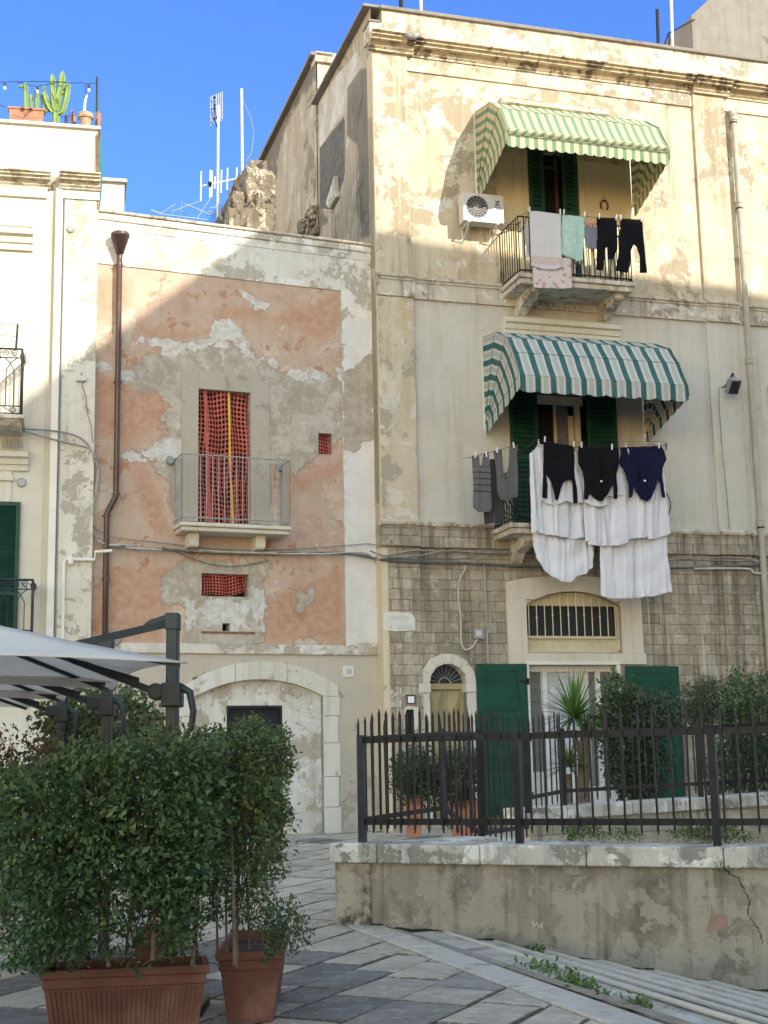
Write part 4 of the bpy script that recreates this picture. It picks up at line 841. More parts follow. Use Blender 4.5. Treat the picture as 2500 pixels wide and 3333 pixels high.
# plaque, intercom, letter slot, graffiti, meter box
s0, z1 = FC.at('S', 1246, 1992, .055); s1, z0 = FC.at('S', 1352, 2056, .055)
pq = thing('marble_plaque', 'worn irregular marble street plaque with faded letters on the ashlar', 'plaque', FC, ((s0 + s1) / 2, .05, (z0 + z1) / 2))
k = [(0, .1), (.03, .98), (.5, 1.0), (.75, .98), (.92, .92), (1, .66), (1, .08), (.7, .02), (.35, 0), (.12, .03)]
m = MB().prism([(s0 + (s1 - s0) * a, z0 + (z1 - z0) * b) for a, b in k], .044, .062); build(m, 'slab', plaster('worn_marble', (.62, .62, .62), (.68, .66, .60), (.60, .55, .42), .58, .2, (.4, .4, .4), .2, 4., .2, (.72, .72, .72), .5, 5.)[0], pq)
sc_ = (s0 + s1) / 2; h = z1 - z0
text('LARGO', .105, 'lettering', M['faded'], pq, (sc_ + .0, .064, z0 + h * .70), .001, 1.1); text('I', .08, 'lettering', M['faded'], pq, (sc_ + .05, .064, z0 + h * .44), .001)
text('S.  QUILIA', .095, 'lettering', M['faded'], pq, (sc_ + .04, .064, z0 + h * .20), .001, 1.1)
s, z = FC.at('g', 975, 470, .05); ic = thing('intercom', 'small white square panel in a dark recess by the arched door', 'intercom', FC, (s, .05, z))
m = MB().box(s - .11, s + .12, .046, .058, z - .12, z + .09); build(m, 'recess', M['redbit'], ic); m = MB().box(s - .085, s + .085, .056, .062, z - .08, z + .085); build(m, 'housing', M['iron'], ic)
m = MB().box(s - .065, s + .06, .06, .07, z - .065, z + .06); build(m, 'label', M['paper'], ic)
s, z = FC.at('g', 985, 1000, .05); lb = thing('wall_niche', 'narrow dark opening in a white plaster patch left of the arched door', 'niche', FC, (s, .05, z - .3))
P_ = poly(FC, 'g', ((810, 690), (900, 640), (1170, 680), (1200, 760), (1170, 1150), (1130, 1300), (1060, 1290), (1050, 1100), (880, 1090), (860, 1000), (790, 850)), .05)
m = MB().prism(P_, .045, .052); build(m, 'plaster_patch', M['whitepl'], lb); m = MB().box(s - .09, s + .05, .05, .056, z - .35, z + .18); build(m, 'opening', M['void'], lb)
gf = thing('graffiti', 'white sprayed square scribble on the stone near the arched door', 'graffiti', FC, (*FC.at('g', 530, 430, .05)[:1], .05, FC.at('g', 530, 430, .05)[1])); m = MB()
for st in (((360, 170), (450, 250), (560, 340), (640, 420)), ((690, 160), (700, 220), (690, 300)), ((640, 270), (560, 340), (470, 420), (400, 460), (380, 560), (370, 660)), ((360, 340), (365, 450), (365, 560), (370, 660), (500, 650), (700, 655), (705, 560), (690, 490)),
           ((430, 600), (520, 560), (660, 570), (690, 520)), ((430, 640), (540, 610), (690, 625)), ((380, 230), (500, 235), (430, 300), (390, 400)), ((420, 290), (470, 340), (440, 420)), ((300, 330), (370, 290))):
    q = poly(FC, 'g', st, .05); m.tube([(a, .050, b) for a, b in q], .0105, 5)
build(m, 'paint_lines', M['graffiti'], gf)
s0, z1 = FC.at('c6', 482, 300, .05); s1, z0 = FC.at('c6', 527, 343, .1); mt = thing('junction_box', 'grey plastic junction box on the ashlar wall', 'box', FC, ((s0 + s1) / 2, .0, z0))
m = MB().box(s0, s1, -.02, .08, z0, z1); build(m, 'case', M['greymetal'], mt, bevel=.01); m = MB(); s, z = (s0 + s1) / 2 - .02, (z0 + z1) / 2; m.box(s - .05, s + .06, .08, .086, z - .05, z + .06); build(m, 'lid', M['acm'], mt)
# ------------------------------------------------------------------ the low salmon house in the middle
sBR = (FC.o - FC.d * .02 - FB.o) @ FB.d + .045; sBL = _sA
zCop = zl(FB, [('c1', 440, 915), ('c1', 1600, 1050)]); zM1 = zl(FB, [('c1', 432, 948), ('c1', 1590, 1095)]); zM2 = zl(FB, [('c1', 432, 988), ('c1', 1590, 1127)])
zPk = zl(FB, [('c1', 415, 1142), ('c1', 1472, 1253)]); zBand0 = zl(FB, [('c5', 780, 440), ('c5', 1620, 437)]); zBand1 = zl(FB, [('c5', 500, 398), ('c5', 1490, 392)])
gB = zl(FB, [('P', 640, 1800)]); print('B', sBL, sBR, zCop, zM1, zM2, zPk, zBand0, zBand1, gB)
Bh = thing('low_house', 'low house with peeling salmon plaster and red netting in its openings', 'house', FB, (0, 0, 0))
DB = rect(FB, 'z6', 212, 255, 588, 1215); WB = rect(FB, 'z6', 236, 1582, 575, 1755); SB = rect(FB, 'z6', 1076, 572, 1178, 730); HB = rect(FB, 'z6', 385, 1942, 440, 2000)
zBb = FB.at('z6', 400, 1222)[1]; DB = (DB[0], DB[1], zBb, DB[3])
pkR = FB.at('c1', 1472, 1253)[0]
DO = rect(FB, 'c5', 988, 658, 1230, 1040); DO = (DO[0], DO[1], gB - .02, DO[3])
m = wall(FB, sBL, pkR, zBand1, zPk, [DB, WB, SB, HB], 0, .07, .32); o = build(m, 'salmon_wall', M['pink'], Bh)
bare = poly(FB, 'c3', ((585, 395), (650, 325), (740, 345), (790, 305), (900, 290), (1000, 275), (1070, 310), (1160, 365), (1240, 400), (1340, 430), (1475, 425), (1480, 700), (1440, 740), (1360, 800), (1270, 865), (1255, 800), (1170, 800), (1165, 1060), (860, 1060), (745, 1055), (745, 950), (720, 870), (640, 800), (545, 790), (620, 760), (700, 740), (700, 690), (720, 600), (745, 560), (700, 520), (600, 480), (525, 460), (525, 440)))
bare2 = poly(FB, 'c5', ((800, 30), (1145, 30), (1135, 400), (805, 400))); bare3 = poly(FB, 'c5', ((740, 30), (805, 30), (805, 250), (740, 255), (690, 190), (720, 100)))
bare4 = poly(FB, 'c5', ((1285, 168), (1350, 168), (1350, 240), (1285, 240))); bare5 = poly(FB, 'c5', ((1285, 395), (1320, 360), (1385, 385), (1370, 400)))
wh = [poly(FB, 'c3', P) for P in (((600, 285), (690, 255), (760, 290), (800, 300), (905, 265), (930, 195), (1000, 190), (1050, 265), (1095, 320), (1180, 365), (1260, 395), (1400, 425), (1475, 410), (1475, 440), (1340, 445), (1200, 405), (1080, 345), (1000, 295), (900, 305), (790, 330), (740, 340), (650, 300)), ((1050, 70), (1095, 70), (1155, 110), (1150, 140), (1100, 135)), ((412, 362), (465, 366), (505, 405), (560, 430), (500, 440), (470, 425), (412, 388)), ((535, 780), (600, 770), (720, 690), (780, 640), (780, 780), (720, 800), (640, 805), (560, 800)), ((580, 655), (625, 655), (625, 690), (585, 685)), ((1100, 870), (1160, 860), (1160, 990), (1100, 1000)), ((860, 460), (1000, 450), (1085, 485), (1080, 497), (860, 490)))]
wh += [poly(FB, 'c5', P) for P in (((880, 200), (1080, 195), (1080, 330), (880, 330)), ((800, 200), (850, 200), (850, 330), (810, 330)), ((1090, 160), (1140, 160), (1135, 330), (1090, 330)))]
dkp = [poly(FB, 'c3', P) for P in (((410, 400), (520, 460), (640, 490), (740, 560), (720, 640), (600, 700), (540, 790), (640, 830), (720, 1040), (760, 1110), (690, 1130), (600, 1000), (560, 820), (520, 700), (410, 700)), ((620, 225), (760, 230), (900, 235), (920, 180), (930, 140), (1150, 120), (1150, 180), (1040, 185), (1000, 195), (900, 245), (750, 290), (640, 270)), ((1170, 180), (1470, 60), (1470, 200), (1400, 280), (1300, 240)), ((1255, 870), (1480, 790), (1480, 850), (1250, 960)), ((410, 0), (560, 20), (560, 120), (410, 200)))]
dkp += [poly(FB, 'c5', P) for P in (((440, 60), (720, 60), (700, 385), (500, 390), (400, 300)), ((1150, 200), (1480, 60), (1485, 385), (1150, 388)))]
paint(o, [[bare, bare2, bare3, bare4, bare5], wh, dkp, []], .30)
# white border and right strip, slightly proud
m = wall(FB, sBL, sBR, zPk, zCop, [], .022, .09, 0); o2 = build(m, 'border_plaster', M['frameB'], Bh); paint(o2, [[], [], [], []])
m = wall(FB, pkR, sBR, zBand1, zPk + .001, [], .022, .08, 0); m.add([(pkR, -.02, zBand1), (pkR, .022, zBand1), (pkR, .022, zPk), (pkR, -.02, zPk), (sBL, -.02, zPk), (sBL, .022, zPk)], [(0, 1, 2, 3), (3, 2, 5, 4)])
o3 = build(m, 'border_strip', M['frameB'], Bh)
stripb = [poly(FB, 'c3', ((1478, 415), (1530, 395), (1590, 335), (1620, 325), (1620, 700), (1565, 715), (1530, 765), (1480, 745)))]
stripw = [poly(FB, 'c3', ((1478, 185), (1610, 180), (1600, 330), (1540, 385), (1480, 415))), poly(FB, 'c3', ((1540, 700), (1625, 640), (1630, 1320), (1485, 1320), (1485, 770))), poly(FB, 'c5', ((1485, 30), (1630, 30), (1630, 395), (1490, 395)))]
paint(o3, [stripb, stripw, [], []], .2)
m = MB()
for z, pj in ((zM1, .055), (zM2, .035)): m.sweep([(.0, z - .02), (pj, z), (pj, (zM1 + .0 if z == zM2 else zCop - .06) - .025), (.0, (zM1 if z == zM2 else zCop) - .02)], sBL, sBR)
build(m, 'parapet_mouldings', M['frameB'], Bh, bevel=.006)
m = MB(); m.box(sBL, sBR, -.32, .085, zCop - .06, zCop); m.box(sBL, sBR, -.32, -.02, zPk, zCop - .06)
build(m, 'parapet_coping', M['string'], Bh, bevel=.02)
# lower storey
m = MB(); m.box(sBL, sBR, -.02, .05, zBand0, zBand1); build(m, 'band', M['infill'], Bh, bevel=.012)
# big blocked arch: outer stone ring, infill
aO = [FB.at('c5', x, y) for x, y in ((760, 600), (1115, 468), (1458, 575))]; aI = [FB.at('c5', x, y) for x, y in ((832, 625), (1118, 545), (1395, 618))]
def circ(p, q, r):
    ax, ay = p; bx, by = q; cx_, cy_ = r; d = 2 * (ax * (by - cy_) + bx * (cy_ - ay) + cx_ * (ay - by))
    ux = ((ax * ax + ay * ay) * (by - cy_) + (bx * bx + by * by) * (cy_ - ay) + (cx_ * cx_ + cy_ * cy_) * (ay - by)) / d
    uy = ((ax * ax + ay * ay) * (cx_ - bx) + (bx * bx + by * by) * (ax - cx_) + (cx_ * cx_ + cy_ * cy_) * (bx - ax)) / d
    return ux, uy, math.hypot(ax - ux, ay - uy)
cxi, czi, ri = circ(*aI); cxo, czo, rob = circ(*aO); jL, jR = aI[0][0], aI[2][0]; oL, oR = FB.at('c5', 785, 600)[0], aO[2][0]
def ztop(s, cx, cz, r): return cz + math.sqrt(max(1e-6, r * r - (s - cx) ** 2))
hole = (jL, jR, gB - .3, ztop(jL, cxi, czi, ri) - .35)
m = wall(FB, sBL, sBR, gB - .5, zBand0 + .01, [(jL, jR, gB - .3, aI[1][1] + .03)], 0, .3, .14); build(m, 'lower_wall', M['bground'], Bh)
def infl(m, w):
    ss = np.linspace(jL, jR, 22)
    for a, b in zip(ss, ss[1:]): pass
m = wall(FB, jL - .01, jR + .01, gB - .3, aI[1][1] + .03, [DO], -.13, .15, .15); build(m, 'arch_infill', M['infill'], Bh)
for sgn in (0, 1):                                        # jamb stones
    a, b = (oL, jL) if sgn == 0 else (jR, oR); z = gB - .3; k = 0; zt = aI[0][1] if sgn == 0 else aI[2][1]
    while z < zt - .02:
        h = min([.75, .55, .62, .5, .7][k % 5], zt - z); m = MB().box(a - (.0 if k % 2 else .05) * (1 - sgn), b + (0 if k % 2 else .04) * sgn, -.14, .03 + .004 * (k % 2), z, z + h - .006); build(m, 'jamb_stone', M['whitestone'], Bh, bevel=.014); z += h; k += 1
N = 5                                                      # voussoirs, some cracked
ss = np.linspace(oL, oR, 31)
groups = [(0, 10), (10, 20), (20, 31)]
for gi, (i0, i1) in enumerate(groups):
    m = MB()
    for i in range(i0, min(i1, 30)):
        a, b = ss[i], ss[i + 1]
        if i == i1 - 1: b -= .012
        def zi(s): return ztop(min(max(s, jL), jR), cxi, czi, ri)
        def zo(s): return ztop(s, cxo, czo, rob)
        m.hull([(a, -.14, zi(a)), (b, -.14, zi(b)), (b, .03, zi(b)), (a, .03, zi(a))], [(a, -.14, zo(a)), (b, -.14, zo(b)), (b, .03, zo(b)), (a, .03, zo(a))])
    build(m, 'arch_stone', M['whitestone'], Bh)
# modern door
a, b, c_, d = DO
dd = build(MB().box(a + .05, b - .05, -.26, -.22, c_, d - .05), 'door', simple('dark_grey_door', (.02, .023, .028), .4), Bh)
m = MB(); m.box(a, a + .05, -.24, -.12, c_, d); m.box(b - .05, b, -.24, -.12, c_, d); m.box(a + .05, b - .05, -.24, -.12, d - .05, d); build(m, 'frame', M['navyiron'], dd)
# bare stone surround of door and window, slightly proud
m = MB(); x0, z1 = FB.at('c3', 785, 400); x1, _ = FB.at('c3', 1163, 440)
for q in ((x0, DB[0], zBb, z1), (DB[1], x1, zBb, z1), (DB[0], DB[1], DB[3], z1)): m.box(q[0], q[1], -.02, .022, q[2], q[3])
build(m, 'door_surround', plaster('raw_cement_surround', (.38, .34, .28), (.44, .40, .34), (.34, .30, .25), .6, .2, (.3, .26, .2), .3, 1.5, .3, (.62, .60, .56), .5, 77.)[0], Bh, bevel=.006)
nets = []
def net(nm, q, nx, nz, w, warp, parent, sag=0.0, skew=0.0):
    a, b, c_, d = q; m = MB(); N_ = nx * 2; P = {}
    def pos(u, v):
        s = a + (b - a) * (u / nx); z = c_ + (d - c_) * (v / nz)
        s += warp * .6 * math.sin(v * .35 + u * .2) ; z += warp * .8 * math.sin(u * .5 + v * .13) + skew * (s - a)
        return (min(max(s, a + .002), b - .002), w + warp * (math.sin(u * 1.1 + v * .21) + .6 * math.sin(u * .43 - v * .3)), min(z, d - .002))
    for i in range(nx):
        for j in range(nz):
            o8 = [(i, j), (i + .5, j), (i + 1, j), (i + 1, j + .5), (i + 1, j + 1), (i + .5, j + 1), (i, j + 1), (i, j + .5)]
            x, y, r1, r2 = i + .5, j + .5, .36, .37; n8 = [(x - r1 * .75, y - r2 * .85), (x, y - r2), (x + r1 * .75, y - r2 * .85), (x + r1, y), (x + r1 * .75, y + r2 * .85), (x, y + r2), (x - r1 * .75, y + r2 * .85), (x - r1, y)]
            v = [pos(*p) for p in o8] + [pos(*p) for p in n8]; m.add(v, [(k, (k + 1) % 8, 8 + (k + 1) % 8, 8 + k) for k in range(8)])
    return build(m, 'safety_net', M['net'], parent, solid=.004, recalc=False)
for nm, q, nx, nz, wp, sk in (('door_opening', DB, 15, 28, .035, 0), ('window_opening', WB, 16, 7, .030, .10), ('small_opening', SB, 5, 6, .02, -.15), ('wall_hole', HB, 2, 2, .01, 0)):
    v = build(MB().box(q[0] - .0, q[1] + .0, -.8, -.31, q[2] - .0, q[3] + .0), nm, M['void'], Bh)
    if nm != 'wall_hole': net(nm, q, nx, nz, -.10, wp, v, 0, sk)
    if nm == 'door_opening':
        m = MB(); W_ = q[1] - q[0]; pts = [(q[0] + W_ * (.60 + .08 * t ** 1.5), -.062 + .01 * math.sin(9 * t), q[3] - (q[3] - q[2]) * t) for t in np.linspace(0, 1, 24)]
        for p, r in zip(pts, pts[1:]): m.add([(p[0] - .022, p[1], p[2]), (p[0] + .022, p[1], p[2]), (r[0] + .022, r[1], r[2]), (r[0] - .022, r[1], r[2])], [(0, 1, 2, 3)])
        build(m, 'yellow_tape', M['tape'], v)
        m = MB(); pts = [(q[0] + W_ * (.14 + .10 * t), -.07 + .012 * math.sin(14 * t), q[3] - (q[3] - q[2]) * t) for t in np.linspace(0, 1, 30)]
        for p, r in zip(pts, pts[1:]): m.add([(p[0] - .03, p[1], p[2]), (p[0] + .03, p[1] + .02, p[2]), (r[0] + .03, r[1] + .02, r[2]), (r[0] - .03, r[1], r[2])], [(0, 1, 2, 3)])
        build(m, 'net_fold', M['net'], v)
# balcony
depB = .62
bl = FB.at('z6', 85, 1210, depB)[0]; br = FB.at('z6', 888, 1255, depB)[0]; ztB = zl(FB, [('z6', 90, 1205), ('z6', 880, 1250)], depB); thB = .15
o = build(MB().box(bl, br, .0, depB, ztB - .07, ztB).box(bl + .04, br - .04, 0, depB - .05, ztB - thB, ztB - .07), 'balcony', M['limestone'], Bh, bevel=.018)
zbk0 = FB.at('z6', 180, 1390, .35)[1]
for x in (185, 665):
    s = FB.at('z6', x, 1350, .4)[0]; m = MB().sweep([(0, zbk0), (.36, zbk0), (.38, zbk0 + .04), (.38, ztB - thB), (0, ztB - thB)], s - .09, s + .09); build(m, 'bracket', M['limestone'], o, bevel=.012)
zrB = zl(FB, [('z6', 90, 720), ('z6', 870, 772)], depB - .04)
railing(o, bl + .03, br - .03, depB - .04, ztB + .02, zrB, .112, M['galv'], .0095)
for x, y in ((10, 770), (805, 820)):
    s, z = FB.at('z6', x, y, .05); m = MB(); m.lathe((s, .0, z), [(.085, 0), (.085, .05), (.06, .09)], 16, 'y'); build(m, 'round_lamp', M['greymetal'], Bh)
# stain ledge under the balcony, niche lines
m = MB(); s0, z = FB.at('c5', 870, 340); s1, _ = FB.at('c5', 1100, 345); m.box(s0, s1, -.02, .025, z - .025, z + .01); build(m, 'ledge', M['rust'], Bh)
m = MB(); m.box(sBL, sBR, -6, -.32, zCop - .9, zCop - .8); m.box(sBL + .01, sBR, -6.2, -6, 0, zCop - .8); build(m, 'roof', M['darkwall'], Bh)
# brown pipe with funnel head
m = MB(); F1 = [FB.at('s6', 645, 1020, .16), FB.at('s6', 640, 1170, .12), FB.at('s6', 630, 2200, .12), FB.at('s7', 617, 900, .12), FB.at('s7', 600, 975, .12), FB.at('s7', 555, 1010, .12), FB.at('s7', 548, 1060, .12)]
s0 = F1[1][0]; sE = F1[6][0]; rp = .052
zt = F1[0][1]; zn = F1[1][1]
m.lathe((s0, .16, zt), [(.06, -.01), (.17, .0), (.175, -.005), (.175, -.07), (.16, -.08), (.065, zn - zt)], 20)
zb1, zb2 = F1[3][1], F1[6][1]
m.tube([(s0, .16, zn + .03), (s0, .13, zn - .1), (s0, .12, zb1), (s0 - .01, .12, zb1 - .07), (s0 - .07, .12, (zb1 + zb2) / 2 + .02), (sE + .07, .12, (zb1 + zb2) / 2 - .02), (sE + .01, .12, zb2 + .07), (sE, .12, zb2), (sE, .12, gB)], rp, 14)
pp = build(m, 'drainpipe', M['brownpipe'], Bh, smooth=True); m = MB()
for c, x, y, s in (('s6', 640, 1240, s0), ('s6', 632, 2090, s0), ('s7', 617, 905, s0), ('s7', 548, 1060, sE), ('s7', 543, 1517, sE)):
    z = FB.at(c, x, y, .12)[1]; m.lathe((s, .12, z), [(.062, -.02), (.062, .02)], 14); m.box(s - .085, s + .085, .10, .13, z - .008, z + .008)
build(m, 'pipe_clamp', M['brownpipe'], pp)
# house number plate "10", round junction box
s0, z1 = FB.at('c5', 1481, 488, .01); s1, z0 = FB.at('c5', 1528, 537, .01)
n10 = thing('number_plate', 'small white tile reading 10 on the beige wall', 'sign', FB, ((s0 + s1) / 2, 0, (z0 + z1) / 2))
build(MB().box(s0, s1, .0, .02, z0, z1), 'tile', M['whitem'], n10, bevel=.006); text('10', (z1 - z0) * .62, 'digits', M['letters'], n10, ((s0 + s1) / 2, .022, (z0 + z1) / 2), .001, .85)
s, z = FB.at('c5', 490, 368, .05); jb = thing('round_junction_box', 'pale round junction box above the umbrella arm', 'box', FB, (s, 0, z)); m = MB(); m.lathe((s, .0, z), [(.14, 0), (.14, .06), (.12, .08)], 22, 'y'); build(m, 'case', M['greymetal'], jb)
# ruined masonry stub on the roof
rs = thing('ruined_masonry', 'ruined stub of rough brown masonry on the low roof against the tall wall', 'ruin', FB, (FB.at('P', 545, 480, -1.5)[0], -1.5, zCop - .8))
def rough_block(m, s0, s1, w0, w1, z0, z1, j):
    ns, nz = 7, max(2, int((z1 - z0) / .16)); V = []
    for k in range(nz + 1):
        z = z0 + (z1 - z0) * k / nz; ring = []
        for (u, v) in [(i / ns, 0) for i in range(ns)] + [(1, i / 5) for i in range(5)] + [(1 - i / ns, 1) for i in range(ns)] + [(0, 1 - i / 5) for i in range(5)]:
            ring.append((s0 + (s1 - s0) * u + RNG.uniform(-j, j), w0 + (w1 - w0) * v + RNG.uniform(-j, j), z + RNG.uniform(-j, j) * .6))
        V += ring
    n = 2 * ns + 10; m.add(V, [(k * n + i, k * n + (i + 1) % n, (k + 1) * n + (i + 1) % n, (k + 1) * n + i) for k in range(nz) for i in range(n)] + [tuple(nz * n + i for i in range(n))])
def rb(x0, y0, x1, y1, wf, wb, j=.03):
    a = FB.at('z10', x0, y1, wf); b = FB.at('z10', x1, y0, wf); m = MB(); rough_block(m, a[0], b[0], wf, wb, zCop - .8, b[1], j); return m
def stack(x0, x1, y0, y1, wf, wb, n):
    out = []; y = y1
    while y > y0 + 8:
        h = min(RNG.uniform(42, 85), y - y0); out.append((x0 + RNG.uniform(-8, 10), y - h + 4, x1 + RNG.uniform(-12, 8), y + 2, wf + RNG.uniform(-.07, .07), wb, .022)); y -= h
    return out
for q in [(350, 1095, 425, 1215, -1.2, -2.2, .03)] + stack(408, 540, 960, 1225, -1.3, -2.4, 5) + stack(500, 600, 830, 1230, -1.45, -2.8, 6) + stack(600, 745, 815, 1250, -1.3, -2.6, 6) + [(520, 775, 735, 835, -1.25, -2.7, .035), (548, 705, 690, 785, -1.7, -3.0, .03)]:
    build(rb(*q[:4], *q[4:]), 'stone_block', M['rubble'], rs, smooth=False)
# ------------------------------------------------------------------ the cream house on the left
A_ = FA; zAc = zl(FA, [('c1', 5, 525), ('c1', 415, 552)]); zA1 = zl(FA, [('c1', 5, 728), ('c1', 200, 736)], .25); zA0 = zl(FA, [('c1', 5, 812), ('c1', 225, 822)], .0); zAf = zl(FA, [('c1', 5, 848), ('c1', 220, 860)])
LA = -7.0; print('A', zAc, zA1, zA0, zAf)
Ah = thing('cream_house', 'cream plastered house with cactus pots on its roof edge', 'house', FA, (0, 0, 0))
x1 = lambda c, x, y, w=0.: FA.at(c, x, y, w)[0]
pA0 = x1('c1', 278, 880); dL, dR = x1('s6', 178, 1000, .05), x1('s6', 228, 1000, .05); pW = x1('s6', 130, 1000)
m = wall(FA, LA, .0, -.2, zA0 + .02, [], 0, .3); build(m, 'wall', M['whitepl'], Ah)
m = MB(); m.box(pA0, -.0, -.02, .07, -.2, zAf + .0); build(m, 'corner_pilaster', M['whitepatch'], Ah, bevel=.01)
m = MB(); m.box(pA0 - .02, .02, -.02, .10, zAf, zA0 + .02); m.box(LA, dL - .16, -.02, .05, zAf, zA0 + .02); build(m, 'frieze', M['whitepl'], Ah, bevel=.008)
m = MB(); cornice(m, LA, dL - .10, zA0 + .01, zA1, 0, .26); build(m, 'cornice', M['parapet'], Ah); m = MB(); cornice(m, dL + .05, .03, zA0 + .006, zA1 + .004, .08, .24); build(m, 'cornice_break', M['parapet'], Ah)
m = MB(); m.box(LA, -.03, -.25, .02, zA1, zAc - .05); build(m, 'parapet', M['whitepl'], Ah); m = MB(); m.box(LA, .02, -.3, .08, zAc - .05, zAc + .015); build(m, 'parapet_coping', M['whitestone'], Ah, bevel=.012)
m = MB(); m.box(LA, -.02, -.25, .012, zA0 + .015, zA1 + .001); build(m, 'cornice_backing', M['parapet'], Ah)
m = MB(); m.box(LA, 0, -8, -.25, zA1 - .4, zA1 - .3); m.box(-.3, -.005, -8, -.0, .0, zA1); build(m, 'roof', M['whitepl'], Ah)
# far low parapet behind, right of the corner
m = MB(); a, z = FA.at('c1', 420, 775, -2.2); b, _ = FA.at('c1', 538, 790, -2.2); m.box(a - .5, b, -3.2, -2.2, zCop - 1, z - .04); build(m, 'rear_parapet', M['whitepl'], Ah); m = MB(); m.box(a - .5, b + .05, -3.25, -2.12, z - .04, z + .02); build(m, 'rear_coping', M['whitestone'], Ah)
# square white duct and thin pipe in the recess
m = MB(); m.box(dL, dR, .0, .11, .2, FA.at('s6', 200, 690, .1)[1]); 
for c, x, y in (('s6', 200, 985), ('s6', 190, 1160), ('s6', 190, 1600), ('s7', 160, 470), ('s7', 155, 1020), ('s7', 135, 1840)):
    z = FA.at(c, x, y, .1)[1]; m.box(dL - .006, dR + .006, .0, .117, z, z + .012)
build(m, 'square_duct', M['whitepipe'], Ah, bevel=.004)
m = MB(); s = x1('s7', 200, 600, .1); z = FA.at('s6', 235, 760, .05)[1]; m.tube([(s + .02, .06, z), (s + .02, .06, .2)], .018, 8); build(m, 'thin_pipe', M['greymetal'], Ah)
m = MB(); m.box(pW - .0, dL - .02, .003, .006, -.2, zAf); build(m, 'recess_shade_strip', simple('beige_recess_shade', (.55, .49, .40), .9, 0, .1, 2, dirt=(.42, .36, .28)), Ah)  # strip left of the duct; recess shade put into its beige colour
# painted gas pipe at the bottom
m = MB(); q = [FA.at('s7', x, y, .12) for x, y in ((225, 1900), (240, 1400), (262, 1372), (460, 1376))]
m.tube([(q[0][0] + .03, .12, .3), (q[1][0], .12, q[1][1]), (q[2][0], .12, q[2][1]), (q[3][0], .12, q[3][1]), (q[3][0] + .01, .12, q[3][1] + .14), (q[3][0] + .3, .16, q[3][1] + .16)], .028, 8)
s, z = FA.at('s7', 290, 1372, .12); m.lathe((s, .12, z), [(.03, -.1), (.05, -.08), (.05, .04), (.02, .06), (.02, .12)], 10); build(m, 'gas_pipe', M['whitepipe'], Ah)
# window cornices at the left edge
head(FA, 'z7', ((-400, 70), (298, 95), .40), Ah, M['whitepl'], .22); head(FA, 'z8', ((-300, 195), (290, 200), .34), Ah, M['whitepl'], .22)
s0, z = FA.at('z8', 145, 490, .08); m = MB().box(LA, s0, -.01, .08, z - .05, z + .02); m.box(LA, s0 - .04, -.01, .03, FA.at('z8', 130, 740)[1], FA.at('z8', 130, 345)[1]); build(m, 'window_panel', M['whitepl'], Ah, bevel=.01)
m = MB()
for k in range(42): s, z = FA.at('z8', 20 + k * 5.2, 180, .12); h = RNG.uniform(.05, .12); m.tube([(s, .12, z), (s + RNG.uniform(-.03, .03), .12 + RNG.uniform(-.04, .06), z + h * 1.8)], .004, 4)
build(m, 'bird_spikes', M['greymetal'], Ah)
for c, x, y, r, mat in (('z8', 220, 533, .085, 'galv'), ('z7', 638, 125, .08, 'greymetal')):
    s, z = FA.at(c, x, y, .07); m = MB(); m.lathe((s, .0, z), [(r, 0), (r, .09 if c == 'z7' else .02), (r * .8, .10 if c == 'z7' else .03)], 20, 'y'); build(m, 'round_vent', M[mat], Ah)
# green louvred shutter
s1, zt = FA.at('z8', 212, 740, .05); zb = FA.at('z8', 160, 2050, .05)[1] - 1; m = MB(); louvre_leaf(m, s1 - 1.05, s1, zb, zt, .03, 72, .04); sh = build(m, 'louvred_shutter', M['green'], Ah); m = MB().box(s1 - 1.0, s1 - .05, .02, .03, zb, zt - .05); build(m, 'backing', M['green'], sh)
# wrought iron balconies
def scroll(m, cx, w, cz, r, turns=1.6, d=1, a0=0):
    m.tube([(cx + d * r * (1 - t * .78) * math.cos(a0 + 2 * PI * turns * t), w, cz + r * (1 - t * .78) * math.sin(a0 + 2 * PI * turns * t)) for t in np.linspace(0, 1, 22)], .008, 5)
def iron_balcony(sR, dep, zt, h, mat, slab, side=True):
    sL = sR - 2.6; o = build(MB().box(sL, sR + .06, 0, dep + .04, zt - .07, zt).sweep([(0, zt - .2), (dep - .1, zt - .17), (dep, zt - .07), (0, zt - .07)], sL, sR + .0), 'balcony', slab, Ah, bevel=.01)
    m = MB(); w = dep - .02; z1 = zt + h; zm = z1 - .16; z0 = zt + .16
    for z in (zt + .03, z0, zm, z1): m.tube([(sL, w, z), (sR, w, z)], .012 if z != z1 else .02, 6); m.tube([(sR, 0, z), (sR, w, z)], .012 if z != z1 else .02, 6)
    m.box(sR - .02, sR + .02, w - .02, w + .02, zt, z1)
    x = sR - .13; k = 0
    while x > sL:
        m.tube([(x, w, z0), (x, w, zm - .22), (x - .08, w, zm - .08), (x - .16, w, zm)], .009, 5); m.tube([(x - .13, w, z0), (x - .13, w, zm - .22), (x - .05, w, zm - .08), (x + .05, w, zm)], .009, 5)
        scroll(m, x, w, (zm + z1) / 2, .065, d=1); scroll(m, x - .14, w, (zm + z1) / 2, .055, d=-1); scroll(m, x, w, (zt + z0) / 2 + .01, .055, d=-1)
        m.tube([(x + .05, w, zm), (x - .1, w, z1)], .007, 5); m.tube([(x, w, zt + .04), (x - .2, w, z0)], .007, 5); x -= .27
    y = w - .13
    while y > .05: m.tube([(sR, y, zt + .03), (sR, y, z1)], .009, 5); scroll(m, sR, y, (zm + z1) / 2, .05); y -= .13
    build(m, 'railing', mat, o); return o
s, zt = FA.at('z7', 185, 1800, .8); _, zr = FA.at('z7', 185, 1205, .8); ob_ = iron_balcony(s, .8, zt, zr - zt, M['ironbrown'], M['whitestone'])
